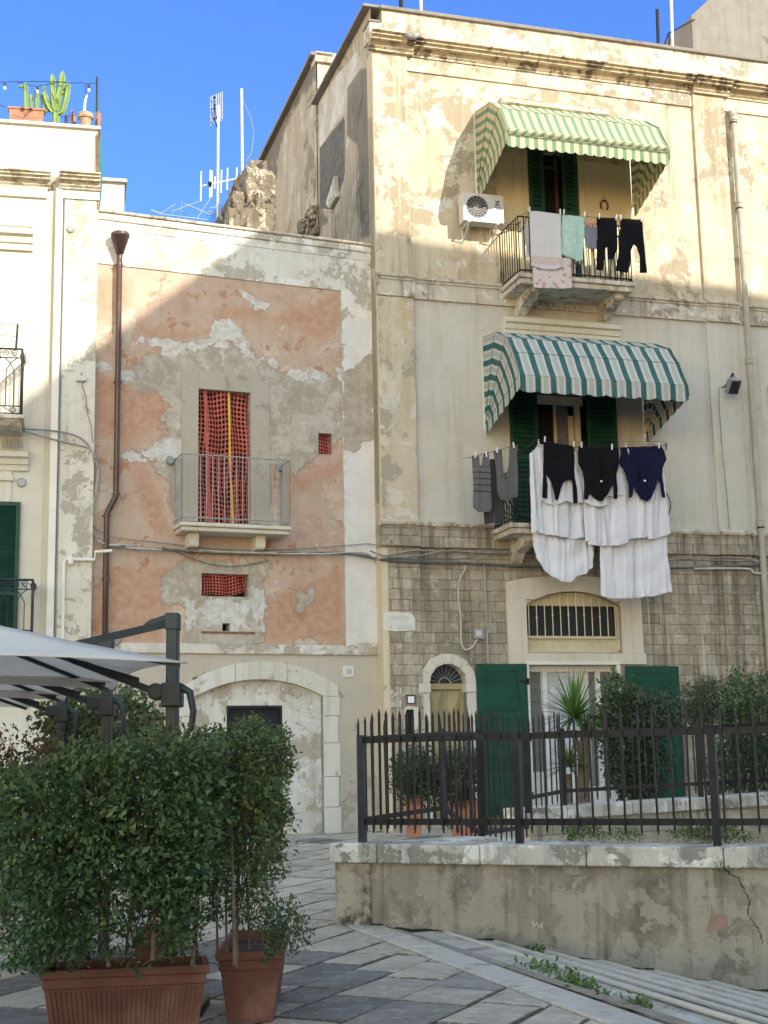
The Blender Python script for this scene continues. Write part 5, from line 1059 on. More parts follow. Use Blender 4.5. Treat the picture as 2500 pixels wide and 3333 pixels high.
m = MB(); a, b = FA.at('z7', 160, 985, .7), FA.at('z7', 145, 1200, .7); m.tube([(b[0], .7, b[1]), (a[0], .7, a[1])], .02, 6); m.tube([(b[0] - 2.2, .7, a[1]), (a[0], .7, a[1])], .006, 4); m.tube([(b[0] - 2.2, .7, (a[1] + b[1]) / 2), (a[0], .7, (a[1] + b[1]) / 2)], .006, 4); build(m, 'line_post', M['ironbrown'], ob_)
s, zt2_ = FA.at('z8', 325, 2050, .8); _, zr = FA.at('z8', 325, 1538, .8); iron_balcony(s, .8, zr - 1.02, 1.02, M['navyiron'], M['whitestone'])
# things on the roof edge
def cactus_arm(m, mr, pts, r, ns=5):
    pts = [Vector(p) for p in pts]; N = 14; P = []
    for i in range(N + 1):
        t = i / N * (len(pts) - 1); k = min(int(t), len(pts) - 2); f = t - k; P.append(pts[k].lerp(pts[k + 1], f))
    for i in range(1, N): P[i] = (P[i - 1] + P[i] * 2 + P[i + 1]) / 4
    b = len(m.v); rings = []
    for i, p in enumerate(P):
        t = (P[min(i + 1, N)] - P[max(i - 1, 0)]).normalized(); u = Vector((1, .3, 0)); u = (u - t * u.dot(t)).normalized(); v = t.cross(u)
        rr = r * (1 if i < N - 1 else (.75 if i == N - 1 else .25)); rings += [p + (u * math.cos(a) + v * math.sin(a)) * rr * (1 if k % 2 else .45) for k, a in enumerate([2 * PI * k / (ns * 2) for k in range(ns * 2)])]
    n = ns * 2; m.add(rings, [(i * n + k, i * n + (k + 1) % n, (i + 1) * n + (k + 1) % n, (i + 1) * n + k) for i in range(N) for k in range(n)] + [tuple(N * n + k for k in range(n))])
    for k in range(1, ns * 2, 2): mr.add([q + (q - rings[(j) * n]) * 0 for j in [0] for q in []], [])
def trough(m, s0, s1, w0, w1, z0, z1, sp=.03):
    m.hull([(s0 + sp, w0 + sp, z0), (s1 - sp, w0 + sp, z0), (s1 - sp, w1 - sp, z0), (s0 + sp, w1 - sp, z0)], [(s0, w0, z1), (s1, w0, z1), (s1, w1, z1), (s0, w1, z1)])
    m.box(s0 - .015, s1 + .015, w0 - .015, w1 + .015, z1 - .04, z1)
zt = zAc + .015; s0, _ = FA.at('z11', 105, 770, -.02); s1, zT = FA.at('z11', 570, 610, -.02)
tr = thing('cactus_trough', 'orange terracotta trough with small cacti on the cream parapet', 'planter', FA, ((s0 + s1) / 2, -.1, zt)); m = MB(); trough(m, s0, s1, -.22, -.02, zt, zT); build(m, 'trough', M['terra2'], tr, bevel=.008)
m = MB(); mr = MB()
for x, y, r in ((330, 270, .05), (400, 420, .035), (470, 340, .045), (565, 295, .03), (540, 390, .028)):
    a = FA.at('z11', x, y, -.12); b = FA.at('z11', x + (10 if x < 500 else 40), 620, -.12); cactus_arm(m, mr, [(b[0], -.12, b[1] - .05), (a[0], -.12, a[1])], r)
a = FA.at('z11', 275, 300, -.12); b = FA.at('z11', 250, 330, -.12); cactus_arm(m, mr, [(a[0] + .05, -.12, a[1]), (b[0], -.12, b[1] - .02), (b[0], -.12, b[1] + .03)], .025)
build(m, 'cactus', M['cactus'], tr); m = MB(); sc = (s0 + s1) / 2
for d_ in (-1, 1): scroll(m, sc + d_ * .07, .0, zT - .05, .04, 1.2, d_, 0); m.tube([(sc + d_ * .05, .0, zT - .09), (sc + d_ * -.02, .0, zT - .14), (sc + d_ * .06, .0, zt + .08), (sc + d_ * .24, .0, zt + .12)], .004, 4)
build(m, 'wire_holder', M['iron'], tr)
bc = thing('tall_cactus', 'tall many-armed green cactus beside the trough on the cream parapet', 'cactus', FA, (FA.at('z11', 720, 800, -.12)[0], -.12, zt)); m = MB()
def cp(*pts): return [(FA.at('z11', x, y, -.12 + d)[0], -.12 + d, FA.at('z11', x, y, -.12 + d)[1]) for x, y, d in pts]
for P, r in (((( 720, 800, 0), (720, 660, 0), (745, 500, 0), (790, 300, 0), (805, 125, 0)), .075), (((720, 660, 0), (700, 640, .0), (690, 480, .05), (675, 300, .05), (672, 160, .05)), .065), (((720, 660, 0), (640, 600, .03), (590, 480, .04), (570, 390, .04)), .055), (((740, 670, 0), (810, 640, .02), (850, 500, .03), (870, 380, .03), (880, 260, .03)), .055), (((700, 640, 0), (600, 620, -.05), (555, 500, -.05), (545, 400, -.05)), .045), (((740, 560, 0), (720, 480, .08), (690, 420, .08), (660, 250, .0)), .04), (((790, 420, 0), (840, 400, 0), (860, 330, 0)), .035)):
    cactus_arm(m, mr, cp(*P), r)
build(m, 'stem', M['cactus'], bc)
s, _ = FA.at('z11', 1100, 820, -.1); r = .13
cpot = thing('clay_pot', 'beige clay pot with a bare stub between broken orange pots on the cream parapet', 'pot', FA, (s, -.1, zt)); m = MB(); m.lathe((s, -.05, zt), [(.08, .02), (.12, .17), (.145, .18), (.15, .27), (.12, .27)], 18); build(m, 'pot', M['clay'], cpot, smooth=False)
m = MB(); a = FA.at('z11', 1085, 625, -.05); b = FA.at('z11', 1115, 430, -.05); m.tube([(a[0], -.05, a[1] - .05), ((a[0] + b[0]) / 2 - .01, -.05, (a[1] + b[1]) / 2), (b[0], -.05, b[1])], .026, 7, r2=.02); build(m, 'stub', M['whitem'], cpot)
for k, (x, nm) in enumerate(((985, 'left'), (1215, 'right'))):
    s_, _ = FA.at('z11', x, 820, -.12); bp = thing('broken_pot', 'broken orange terracotta shell at the %s side of the clay pot' % nm, 'pot', FA, (s_, -.14, zt), 'broken pots on the parapet'); m = MB(); n = 12
    V = []; 
    for i in range(n + 1):
        a_ = PI * (.15 + .7 * i / n) + (PI / 2 if k == 0 else -PI / 2) + .3
        for rr, z in ((.10, 0), (.135, .2), (.13, .32 + .04 * math.sin(i * 2.1)), (.11, .32 + .04 * math.sin(i * 2.1)), (.08, 0)): V.append((s_ + rr * math.cos(a_) * .9, -.14 + rr * math.sin(a_), zt + z))
    m.add(V, [(i * 5 + j, (i + 1) * 5 + j, (i + 1) * 5 + (j + 1) % 5, i * 5 + (j + 1) % 5) for i in range(n) for j in range(5)]); build(m, 'shell', M['terra2'], bp)
po = thing('screen_pole', 'tall dark pole with a blue green net at the corner of the cream parapet', 'pole', FA, (0.05, -.05, zt - 2)); a = FA.at('z11', 1250, 200, -.05); b = FA.at('z11', 1235, 1500, -.0); m = MB().tube([(b[0], .0, b[1] - .4), (a[0], -.05, a[1])], .022, 7); build(m, 'pole', M['iron'], po)
m = MB(); N = 14; V = []
for i in range(N + 1):
    t = i / N; z = a[1] - .2 + (b[1] - .9 - a[1]) * t
    for j in range(4): V.append((a[0] + .03 + .11 * math.sin(PI * min(1, t * 1.1)) * j / 3, -.1 - .25 * j + .05 * math.sin(i + j), z))
m.add(V, [(i * 4 + j, i * 4 + j + 1, (i + 1) * 4 + j + 1, (i + 1) * 4 + j) for i in range(N) for j in range(3)]); build(m, 'net', M['scaff'], po, recalc=False)
m = MB(); a2 = FA.at('s6', 478, 300, .05); b2 = FA.at('s6', 480, 850, .05); m.tube([(a2[0], .06, a2[1]), (a2[0] + .01, .08, (a2[1] + b2[1]) / 2), (b2[0], .06, b2[1])], .016, 6); m.tube([(a2[0] + .03, .05, a2[1]), (b2[0] + .03, .05, b2[1])], .010, 5); build(m, 'corner_cables', M['rust'], po)
sl_ = thing('string_lights', 'dark string of bulbs slung above the roof cacti', 'lights', FA, (FA.at('z11', 800, 280, 0)[0], 0, FA.at('z11', 800, 280)[1])); m = MB()
for P in (((-400, 240), (-100, 300), (0, 262), (60, 270), (160, 255), (280, 275), (400, 310), (480, 320), (620, 290), (780, 265), (900, 278), (1050, 272), (1130, 290), (1190, 275), (1245, 283)), ((-200, 560), (0, 565), (80, 590)), ((780, 710), (850, 715), (900, 695), (960, 690)), ((1105, 290), (1103, 420), (1085, 470)), ((200, 262), (500, 255), (800, 262), (900, 275))):
    q = [FA.at('z11', x, y, 0) for x, y in P]; m.tube([(s, .0, z) for s, z in q], .007, 5)
build(m, 'wire', M['black_cable'], sl_)
for x, y in ((65, 270), (485, 320), (1145, 300), (855, 700)):
    s, z = FA.at('z11', x, y, 0); m = MB(); m.lathe((s, 0, z), [(.02, -.07), (.026, -.05), (.022, 0)], 8) if y != 700 else m.lathe((s, 0, z), [(.03, -.16), (.03, 0)], 8); so_ = build(m, 'socket', M['black_cable'], sl_)
    if y != 700: m = MB(); m.lathe((s, 0, z), [(.005, -.16), (.028, -.13), (.028, -.10), (.015, -.07)], 10); build(m, 'bulb', M['bulb'], so_, smooth=True)
ml = thing('wall_lamp', 'small pale rectangular lamp on the pilaster with a cable hanging from it', 'lamp', FA, (FA.at('z7', 732, 1480, .08)[0], .08, FA.at('z7', 732, 1480, .08)[1])); a = FA.at('z7', 688, 1498, .08); b = FA.at('z7', 775, 1462, .08)
build(MB().box(a[0], b[0], .07, .15, a[1], b[1]), 'housing', M['acm'], ml, bevel=.006); m = MB(); m.tube([(FA.at('z7', x, y, .08)[0], .085, FA.at('z7', x, y, .08)[1]) for x, y in ((738, 1500), (742, 1550), (770, 1620), (790, 1800), (820, 1900), (835, 2050))], .010, 6); m.box(FA.at('z7', 727, 1435)[0], FA.at('z7', 743, 1435)[0], .07, .09, FA.at('z7', 735, 1450)[1], FA.at('z7', 735, 1425)[1]); build(m, 'cable', M['cable'], ml)
# ------------------------------------------------------------------ awnings
def awning(name, label, fr, s0, s1, zp, hoops, mat, period, val, sc_n, side_val=.2, phase=0.0, rolls=None, sag=.0):
    """Dutch canopy: hoops = [(w, z)] of the front corners, first one on the wall; cloth between hoops, fans at the sides, scalloped valance"""
    t = thing(name, label, 'awning', fr, ((s0 + s1) / 2, .0, zp), 'striped awnings over the balconies'); m = MB(); uv = []
    ns = 60; rc = .10
    def add(pts, uvs, fs): m.add(pts, fs); uv.extend(uvs)
    # top panels
    for (wa, za), (wb, zb) in zip(hoops, hoops[1:]):
        P = []; U = []; K = 5
        for k in range(K + 1):
            f = k / K; w = wa + (wb - wa) * f; z = za + (zb - za) * f - .018 * math.sin(PI * f)
            for i in range(ns + 1): s = s0 + (s1 - s0) * i / ns; P.append((s, w, z + .006 * math.sin(i * .7 + k))); U.append((s - s0 + phase, f))
        add(P, U, [(k * (ns + 1) + i, k * (ns + 1) + i + 1, (k + 1) * (ns + 1) + i + 1, (k + 1) * (ns + 1) + i) for k in range(K) for i in range(ns)])
    # side fans
    for s, d in ((s0, -1), (s1, 1)):
        for (wa, za), (wb, zb) in zip(hoops, hoops[1:]):
            P = []; U = []; n = 14; K = 4; R0 = math.hypot(wb, zb - zp)
            for k in range(K + 1):
                f = k / K; w = wa + (wb - wa) * f; z = za + (zb - za) * f; L = math.hypot(w, z - zp)
                for i in range(n + 1):
                    r = i / n; P.append((s + d * (.0 - .012 * math.sin(PI * f) * r), .02 + w * r, zp + (z - zp) * r)); U.append(((1 - r) * L * d * -1 + (0 if d < 0 else s1 - s0) + phase if d > 0 else -(1 - r) * L + phase, 0))
            add(P, U, [(k * (n + 1) + i, k * (n + 1) + i + 1, (k + 1) * (n + 1) + i + 1, (k + 1) * (n + 1) + i) for k in range(K) for i in range(n)])
    build(m, 'canopy', mat, t, smooth=False, recalc=False, uv=uv, solid=.004)
    # valance
    wf, zf = hoops[-1]; m = MB(); uv = []; n = sc_n * 8; P = []
    for j in range(4):
        for i in range(n + 1):
            s = s0 + (s1 - s0) * i / n; e = abs(math.sin(PI * i / 8)) ** .7 * .045; dz = (val + e) * j / 3
            P.append((s, wf + .012 + .01 * math.sin(i * .5) * j / 3, zf - dz)); uv.append((s - s0 + phase, j))
    m.add(P, [(j * (n + 1) + i, j * (n + 1) + i + 1, (j + 1) * (n + 1) + i + 1, (j + 1) * (n + 1) + i) for j in range(3) for i in range(n)])
    L = math.hypot(wf, zf - zp); ux, uz = wf / L, (zf - zp) / L; nx_, nz_ = uz, -ux           # down/out normal of the last arm
    for s, d in ((s0, -1), (s1, 1)):
        P = []; b = len(m.v); k = 7; nn = k * 6
        for j in range(3):
            for i in range(nn + 1):
                r = L * (.02 + .98 * i / nn); e = abs(math.sin(PI * i / 6)) ** .7 * .04; h = (side_val + e) * j / 2
                P.append((s + d * .004, .02 + ux * r + nx_ * h * .35, zp + uz * r - h * .95)); uv.append((-(L - r) * 1.0 + phase if d < 0 else (s1 - s0) + (L - r) + phase, 0))
        m.add(P, [(j * (nn + 1) + i, j * (nn + 1) + i + 1, (j + 1) * (nn + 1) + i + 1, (j + 1) * (nn + 1) + i) for j in range(2) for i in range(nn)])
    build(m, 'valance', mat, t, recalc=False, uv=uv, solid=.004)
    if rolls:                                  # a sagging fold of cloth under the front bar
        m = MB(); uv = []; P = []; n = 80
        for j in range(5):
            a = -.5 + j * .55
            for i in range(n + 1):
                s = s0 + .03 + (s1 - s0 - .06) * i / n; P.append((s, wf + .022 + .05 * math.cos(a * 1.3), zf - rolls * (j + .05) / 4 - .008 * math.sin(i * .3) * j / 4)); uv.append((s - s0 + phase + .03 * j, j))
        m.add(P, [(j * (n + 1) + i, j * (n + 1) + i + 1, (j + 1) * (n + 1) + i + 1, (j + 1) * (n + 1) + i) for j in range(4) for i in range(n)]); build(m, 'cloth_fold', mat, t, recalc=False, uv=uv); m = MB(); m.tube([(s0 + .03, wf + .035, zf - rolls), (s1 - .03, wf + .035, zf - rolls)], .007, 5); build(m, 'seam', M['seam'], t)
    for w, z in hoops[1:]:
        m = MB(); m.tube([(s0 - .008, .03 + w * .1, zp + (z - zp) * .1), (s0 - .008, w, z + .004), (s1 + .008, w, z + .004), (s1 + .008, .03 + w * .1, zp + (z - zp) * .1)], .006, 5); build(m, 'seam', M['seam'], t)
        m = MB(); m.tube([(s0 + .01, .02, zp), (s0 + .01, w - .01, z - .012), (s1 - .01, w - .01, z - .012), (s1 - .01, .02, zp)], .012, 6); build(m, 'hoop', M['cream'], t)
    for s in (s0, s1):
        m = MB(); m.box(s - .025, s + .025, .0, .012, zp - .1, hoops[0][1]); build(m, 'wall_strip', M['whitem'], t)
    return t
def hoops_from(fr, c, s0, pts, zp):
    out = []
    for x, y in pts: w, z = fr.side(c, x, y, s0); out.append((max(w, .02), z))
    return out
sU0, zpU = FC.at('z1', 215, 715, .02); hU = hoops_from(FC, 'z1', sU0, ((200, 178), (292, 110), (358, 150), (410, 288)), zpU); hU[0] = (.02, FC.at('z1', 200, 178)[1])
def front_s(fr, c, x, y, w): return fr.at(c, x, y, w)[0]
sU1 = front_s(FC, 'z1', 1505, 405, hU[-1][0]); print('awn U', sU0, sU1, zpU, hU)
awning('striped_awning', 'faded mint green and cream striped awning over the upper balcony', FC, sU0, sU1, zpU, hU, M['awn1'], .19, .33, 17, .24, rolls=.13)
sL0, zpL = FC.at('z2', 165, 690, .02); hL = hoops_from(FC, 'z2', sL0, ((147, 100), (228, 66), (305, 100), (350, 200), (395, 352)), zpL); hL[0] = (.02, FC.at('z2', 147, 100)[1])
sL1 = front_s(FC, 'z2', 1530, 430, hL[-1][0]); print('awn L', sL0, sL1, zpL, hL)
awning('striped_awning', 'dark bottle green and cream striped awning over the middle balcony', FC, sL0, sL1, zpL, hL, M['awn2'], .312, .29, 10, .22)
# ------------------------------------------------------------------ air conditioner
wA = .42; a = FC.at('ac', 225, 190, wA); b = FC.at('ac', 1335, 1080, wA); s0, z1 = a; s1 = b[0]; z0 = FC.at('ac', 700, 1010, wA)[1]; z1 = FC.at('ac', 600, 240, wA)[1]; print('AC', s0, s1, z0, z1)
ac = thing('air_conditioner', 'grey white outdoor air conditioner with a round fan on wall brackets', 'air conditioner', FC, ((s0 + s1) / 2, .12, z0))
m = MB(); cxf, czf, rf = s0 + (s1 - s0) * .34, (z0 + z1) / 2 + .01, (z1 - z0) * .40; n = 40; H, W2 = z1 - z0, s1 - s0
V = []; sq = []
for i in range(n):
    t = 2 * PI * i / n; V.append((cxf + rf * math.cos(t), wA, czf + rf * math.sin(t))); c_, s_ = math.cos(t), math.sin(t)
    k = min((s1 - cxf) / c_ if c_ > 1e-6 else 1e9, (s0 - cxf) / c_ if c_ < -1e-6 else 1e9, (z1 - czf) / s_ if s_ > 1e-6 else 1e9, (z0 - czf) / s_ if s_ < -1e-6 else 1e9); sq.append((cxf + k * c_, wA, czf + k * s_))
m.add(V + sq, [(i, (i + 1) % n, n + (i + 1) % n, n + i) for i in range(n)]); m.add([(x, wA, z) for x, z in ((s0, z0), (s1, z0), (s1, z1), (s0, z1))] + [(x, .14, z) for x, z in ((s0, z0), (s1, z0), (s1, z1), (s0, z1))], [(0, 1, 5, 4), (1, 2, 6, 5), (2, 3, 7, 6), (3, 0, 4, 7), (4, 5, 6, 7)])
for q in ((s0, z1), (s1, z1), (s0, z0), (s1, z0)): m.add([(q[0], wA, q[1]), (q[0] + (.02 if q[0] == s0 else -.02), wA, q[1]), (q[0], wA, q[1] + (.02 if q[1] == z0 else -.02))], [(0, 1, 2)])
cas = build(m, 'casing', M['acm'], ac, recalc=False)
m = MB(); m.lathe((cxf, wA - .18, czf), [(rf, .18), (rf, 0), (.0, 0)], 36, 'y'); m.f.pop(); build(m, 'fan_well', M['iron'], ac, recalc=False)
m = MB(); m.lathe((cxf, wA - .1, czf), [(.055, 0), (.055, .05)], 14, 'y')
for k in range(4):
    a0 = PI / 2 * k + .5; P = []
    for t, r in ((-.30, .05), (-.5, rf * .92), (.35, rf * .92), (.28, .05)): P.append((cxf + r * math.cos(a0 + t), wA - .09 + .03 * t, czf + r * math.sin(a0 + t)))
    m.add(P, [(0, 1, 2, 3)])
build(m, 'fan', simple('fan_blade_plastic', (.42, .38, .30), .5), ac, recalc=False)
m = MB()
for k in (.3, .5, .7, .88): m.tube([(cxf + rf * k * math.cos(t), wA + .004, czf + rf * k * math.sin(t)) for t in np.linspace(0, 2 * PI, 28)], .0025, 4)
for t in np.linspace(0, PI, 9)[:-1]: m.tube([(cxf + rf * math.cos(t), wA + .004, czf + rf * math.sin(t)), (cxf - rf * math.cos(t), wA + .004, czf - rf * math.sin(t))], .0025, 4)
m.tube([(cxf + rf * math.cos(t), wA + .002, czf + rf * math.sin(t)) for t in np.linspace(0, 2 * PI, 40)], .008, 5); build(m, 'fan_grille', M['acm'], ac)
m = MB().box(s0 + W2 * .66, s1 - .015, wA, wA + .006, z0 + .03, z1 - .03); build(m, 'side_panel', M['acm'], ac, bevel=.003)
text('Z', .13, 'emblem', M['logo'], ac, (s0 + W2 * .845, wA + .009, z0 + H * .70), .001, 1.25, .006); text('ZEPHIR', .045, 'brand_lettering', M['logo'], ac, (s0 + W2 * .84, wA + .009, z0 + H * .56), .001, 1.1)
for u in (.13, .83):
    x = s0 + W2 * u; m = MB(); m.box(x - .02, x + .02, .0, .46, z0 - .035, z0 - .002); m.box(x - .02, x + .02, .0, .02, z0 - .32, z0 - .03); m.hull([(x - .015, .02, z0 - .30), (x + .015, .02, z0 - .30), (x + .015, .05, z0 - .30), (x - .015, .05, z0 - .30)], [(x - .015, .40, z0 - .04), (x + .015, .40, z0 - .04), (x + .015, .44, z0 - .04), (x - .015, .44, z0 - .04)]); build(m, 'bracket', M['whitem'], ac)
m = MB(); m.tube([(s1 - .01, .3, z0 + .12), (s1 + .15, .25, z0 + .08), (s1 + .4, .12, z0 + .15), (s1 + .6, .05, z0 + .3)], .014, 6); m.tube([(s0 + W2 * .2, .3, z0 - .01), (s0 + W2 * .2, .2, z0 - .35)], .008, 5); build(m, 'pipes', M['cabledark'], ac)
# ------------------------------------------------------------------ laundry
def cloth_mesh(fr, P, w, fold=.03, fs=9.0, step=.022, seed=0, tilt=0.0, pinch=None, swag=0.0):
    """P polygon in (s,z) on the plane w -> fine grid cut to the outline, with hanging folds"""
    P = np.array(P); lo, hi = P.min(0) - step, P.max(0) + step; S = np.arange(lo[0], hi[0] + step, step); Z = np.arange(lo[1], hi[1] + step, step)
    SS, ZZ = np.meshgrid(S, Z); d = polyd(P, (SS[:-1, :-1] + step / 2), (ZZ[:-1, :-1] + step / 2)); ins = d > 0; ns = len(S)
    used = np.zeros(SS.shape, bool); used[:-1, :-1] |= ins; used[1:, :-1] |= ins; used[:-1, 1:] |= ins; used[1:, 1:] |= ins
    idx = -np.ones(SS.shape, int); idx[used] = np.arange(used.sum()); X = SS[used].copy(); Y = ZZ[used].copy()
    n = len(P)                                    # pull the rim on to the outline
    dd = polyd(P, X, Y); rim = np.abs(dd) < step * .95
    for k in np.where(rim)[0]:
        best = None
        for i in range(n):
            a, b = P[i], P[(i + 1) % n]; e = b - a; t = np.clip(((X[k] - a[0]) * e[0] + (Y[k] - a[1]) * e[1]) / (e @ e + 1e-12), 0, 1); q = a + e * t; r = (q[0] - X[k]) ** 2 + (q[1] - Y[k]) ** 2
            if best is None or r < best[0]: best = (r, q)
        cells = None; X[k], Y[k] = (X[k] + best[1][0] * 3) / 4, (Y[k] + best[1][1] * 3) / 4
    top_ = P[:, 1].max(); H = top_ - P[:, 1].min(); f = np.clip((top_ - Y) / max(H, .01), 0, 1)
    cx_ = P[:, 0].mean(); ph = seed * 1.7
    rg = np.random.default_rng(seed + 50); wid = np.ptp(P[:, 0]); nf = max(4, int(wid * fs * .75)); Wd = w + fold * .8 * (vnoise(X * 4 + seed, Y * 2.2, seed) - .5) + tilt * f
    for k in range(nf):                               # separate hanging folds that start somewhere, widen and lean
        x0 = P[:, 0].min() + wid * rg.random(); f0 = rg.choice([0., 0., .15, .35]) ; sg = rg.uniform(.012, .032); lean = rg.uniform(-.10, .10); am = fold * rg.uniform(.5, 1.3) * rg.choice([1, 1, -1])
        xx = X - x0 - lean * f - .012 * np.sin(7 * f + k); Wd += am * np.clip((f - f0) * 3 + .25, 0, 1) * np.exp(-(xx / (sg * (1 + 1.3 * f))) ** 2)
    Wd += fold * .25 * (vnoise(X * 16 + seed, Y * 13, seed + 4) - .5)
    if swag: Wd += swag * np.sin(np.clip(14 * (f * 1.1 + ((X - cx_) / (P[:, 0].ptp() if hasattr(P[:, 0], 'ptp') else np.ptp(P[:, 0]))) ** 2 * 1.5), -99, 99)) * .5
    m = MB(); V = list(zip(X, Wd, Y)); J, I = np.where(ins); m.add(V, [(idx[j, i], idx[j, i + 1], idx[j + 1, i + 1], idx[j + 1, i]) for j, i in zip(J, I)]); return m
PEG = []
def laundry(name, label, cat, fr, c, pts, w, mat, group=None, pegs=(), parts=(), **k):
    P = poly(fr, c, pts, w); A_ = np.array(P); t = thing(name, label, cat, fr, (A_[:, 0].mean(), w, A_[:, 1].max() if True else 0), group)
    inf = INFO[t.name]; INFO[t.name] = (inf[0], (inf[1][0], inf[1][1], A_[:, 1].min())); t.location = fr.W(A_[:, 0].mean(), w, A_[:, 1].min())
    build(cloth_mesh(fr, P, w, **k), 'cloth', mat, t, smooth=True, solid=.005, recalc=False)
    for i, (x, y) in enumerate(pegs): PEG.append((fr, *fr.at(c, x, y, w), w, '%s peg on the %s' % (('left', 'right')[i] if len(pegs) == 2 else 'pale', ' '.join(label.split()[:11]))))
    return t
# upper balcony: line just outside the rail
w0 = dep2 + .05; Z1 = 'z1'
laundry('towel', 'white towel with a pink patterned band hanging from the upper balcony', 'towel', FC, Z1, ((568, 842), (620, 845), (700, 856), (778, 866), (780, 1000), (785, 1140), (787, 1225), (740, 1240), (650, 1235), (578, 1212), (577, 1100), (572, 1000)), w0 + .03, M['towel'], pegs=((565, 835), (772, 850)), fold=.012, fs=6)
laundry('pillowcase', 'pale pink heart print cloth hanging below the white towel', 'cloth', FC, Z1, ((582, 1150), (700, 1150), (848, 1165), (852, 1260), (855, 1368), (720, 1366), (595, 1360), (590, 1280)), w0 - .0, M['hearts'], fold=.012, fs=8, seed=2)
laundry('tablecloth', 'mint green damask cloth hanging on the upper balcony line', 'cloth', FC, Z1, ((786, 866), (860, 872), (938, 876), (936, 1000), (932, 1170), (900, 1180), (850, 1165), (782, 1135), (784, 1000)), w0 + .0, M['mint'], pegs=((797, 852), (936, 868)), fold=.022, fs=8, seed=3)
laundry('pale_shirt', 'folded translucent pale shirt hanging left of the white towel', 'shirt', FC, Z1, ((530, 930), (572, 905), (578, 1000), (577, 1155), (545, 1155), (548, 1080), (530, 1040), (522, 980)), w0 - .12, M['towel'], fold=.02, fs=12, seed=4)
laundry('blue_grey_shorts', 'blue grey shorts with a dark drawstring hanging behind the mint cloth', 'shorts', FC, Z1, ((940, 945), (1020, 948), (1022, 1100), (990, 1100), (945, 1090), (940, 1020)), w0 - .04, M['bluegrey'], fold=.012, fs=8, seed=5)
laundry('pink_cloth', 'small pink cloth pegged above the blue grey shorts', 'cloth', FC, Z1, ((938, 918), (1018, 924), (1018, 938), (938, 938)), w0 - .05, M['pinkc'], fold=.006)
laundry('leggings', 'black leggings with both legs together hanging on the upper balcony', 'leggings', FC, Z1, ((1020, 885), (1090, 890), (1152, 893), (1158, 950), (1160, 1100), (1128, 1170), (1096, 1170), (1092, 1080), (1080, 1100), (1062, 1245), (1016, 1243), (1022, 1100), (1024, 980)), w0, M['black'], pegs=((1035, 878), (1150, 888)), fold=.015, fs=9, seed=6)
laundry('leggings', 'black leggings spread in an arch at the right end of the upper balcony', 'leggings', FC, Z1, ((1178, 895), (1250, 900), (1328, 905), (1335, 1000), (1345, 1100), (1362, 1262), (1312, 1260), (1312, 1150), (1290, 1090), (1270, 1072), (1252, 1110), (1248, 1210), (1228, 1262), (1148, 1248), (1165, 1150), (1178, 1000)), w0, M['black'], pegs=((1180, 888), (1320, 898)), fold=.015, fs=9, seed=7)
# middle balcony: drying rack with several lines; rows of white sheets, dark sweaters in front
w1 = dep1 + .25; Z3 = 'z3'
WH = 'white sheets on the middle balcony'
laundry('white_sheet', 'long white sheet hanging lowest at the right, below the dark sweaters', 'sheet', FC, Z3, ((1000, 700), (1240, 700), (1478, 700), (1490, 900), (1520, 1162), (1400, 1195), (1200, 1212), (1060, 1208), (1012, 1190), (1005, 950)), w1 - .10, M['sheet'], WH, fold=.035, fs=11, seed=1, swag=.015)
laundry('white_sheet', 'fitted white sheet with a gathered hem, lowest at the left', 'sheet', FC, Z3, ((512, 560), (700, 560), (950, 600), (952, 900), (948, 985), (900, 1035), (830, 1055), (800, 1095), (720, 1090), (660, 1055), (600, 1010), (545, 930), (525, 850), (516, 720)), w1 - .14, M['sheet'], WH, fold=.04, fs=12, seed=2, swag=.03)
laundry('white_sheet', 'white sheet in the middle row at the left behind the black sweaters', 'sheet', FC, Z3, ((538, 300), (700, 300), (888, 300), (890, 560), (893, 772), (820, 782), (700, 765), (560, 740), (540, 600)), w1 - .02, M['sheet'], WH, fold=.055, fs=10, seed=3, swag=.012)
laundry('white_sheet', 'white sheet in the middle row between the two side sheets', 'sheet', FC, Z3, ((880, 330), (1040, 300), (1190, 320), (1195, 600), (1210, 805), (1150, 830), (1000, 830), (905, 822), (935, 790), (900, 806), (888, 600)), w1 + .03, M['sheet'], WH, fold=.06, fs=10, seed=4)
laundry('white_sheet', 'white sheet in the middle row at the right edge of the balcony', 'sheet', FC, Z3, ((1170, 300), (1330, 250), (1460, 260), (1480, 500), (1512, 745), (1440, 770), (1380, 788), (1340, 785), (1340, 775), (1200, 785), (1180, 600)), w1 + .0, M['sheet'], WH, fold=.06, fs=10, seed=5)
laundry('white_sheet', 'narrow white sheets hanging folded at the left end of the rack', 'sheet', FC, Z3, ((495, 170), (540, 130), (555, 100), (596, 105), (600, 300), (598, 516), (552, 512), (548, 720), (515, 752), (500, 735), (498, 500)), w1 - .05, M['sheet'], WH, fold=.05, fs=22, seed=6)
laundry('white_cloth', 'small white cloth behind the first black sweater', 'cloth', FC, Z3, ((598, 300), (830, 150), (838, 300), (885, 522), (830, 530), (760, 510), (705, 535), (650, 540), (600, 520)), w1 + .05, M['sheet'], WH, fold=.03, fs=9, seed=8)
laundry('white_cloth', 'small white cloth behind the middle black sweater', 'cloth', FC, Z3, ((880, 300), (1150, 250), (1200, 470), (1060, 475), (1060, 540), (990, 555), (920, 545), (885, 515)), w1 + .055, M['sheet'], WH, fold=.03, fs=9, seed=9)
w2 = w1 + .14
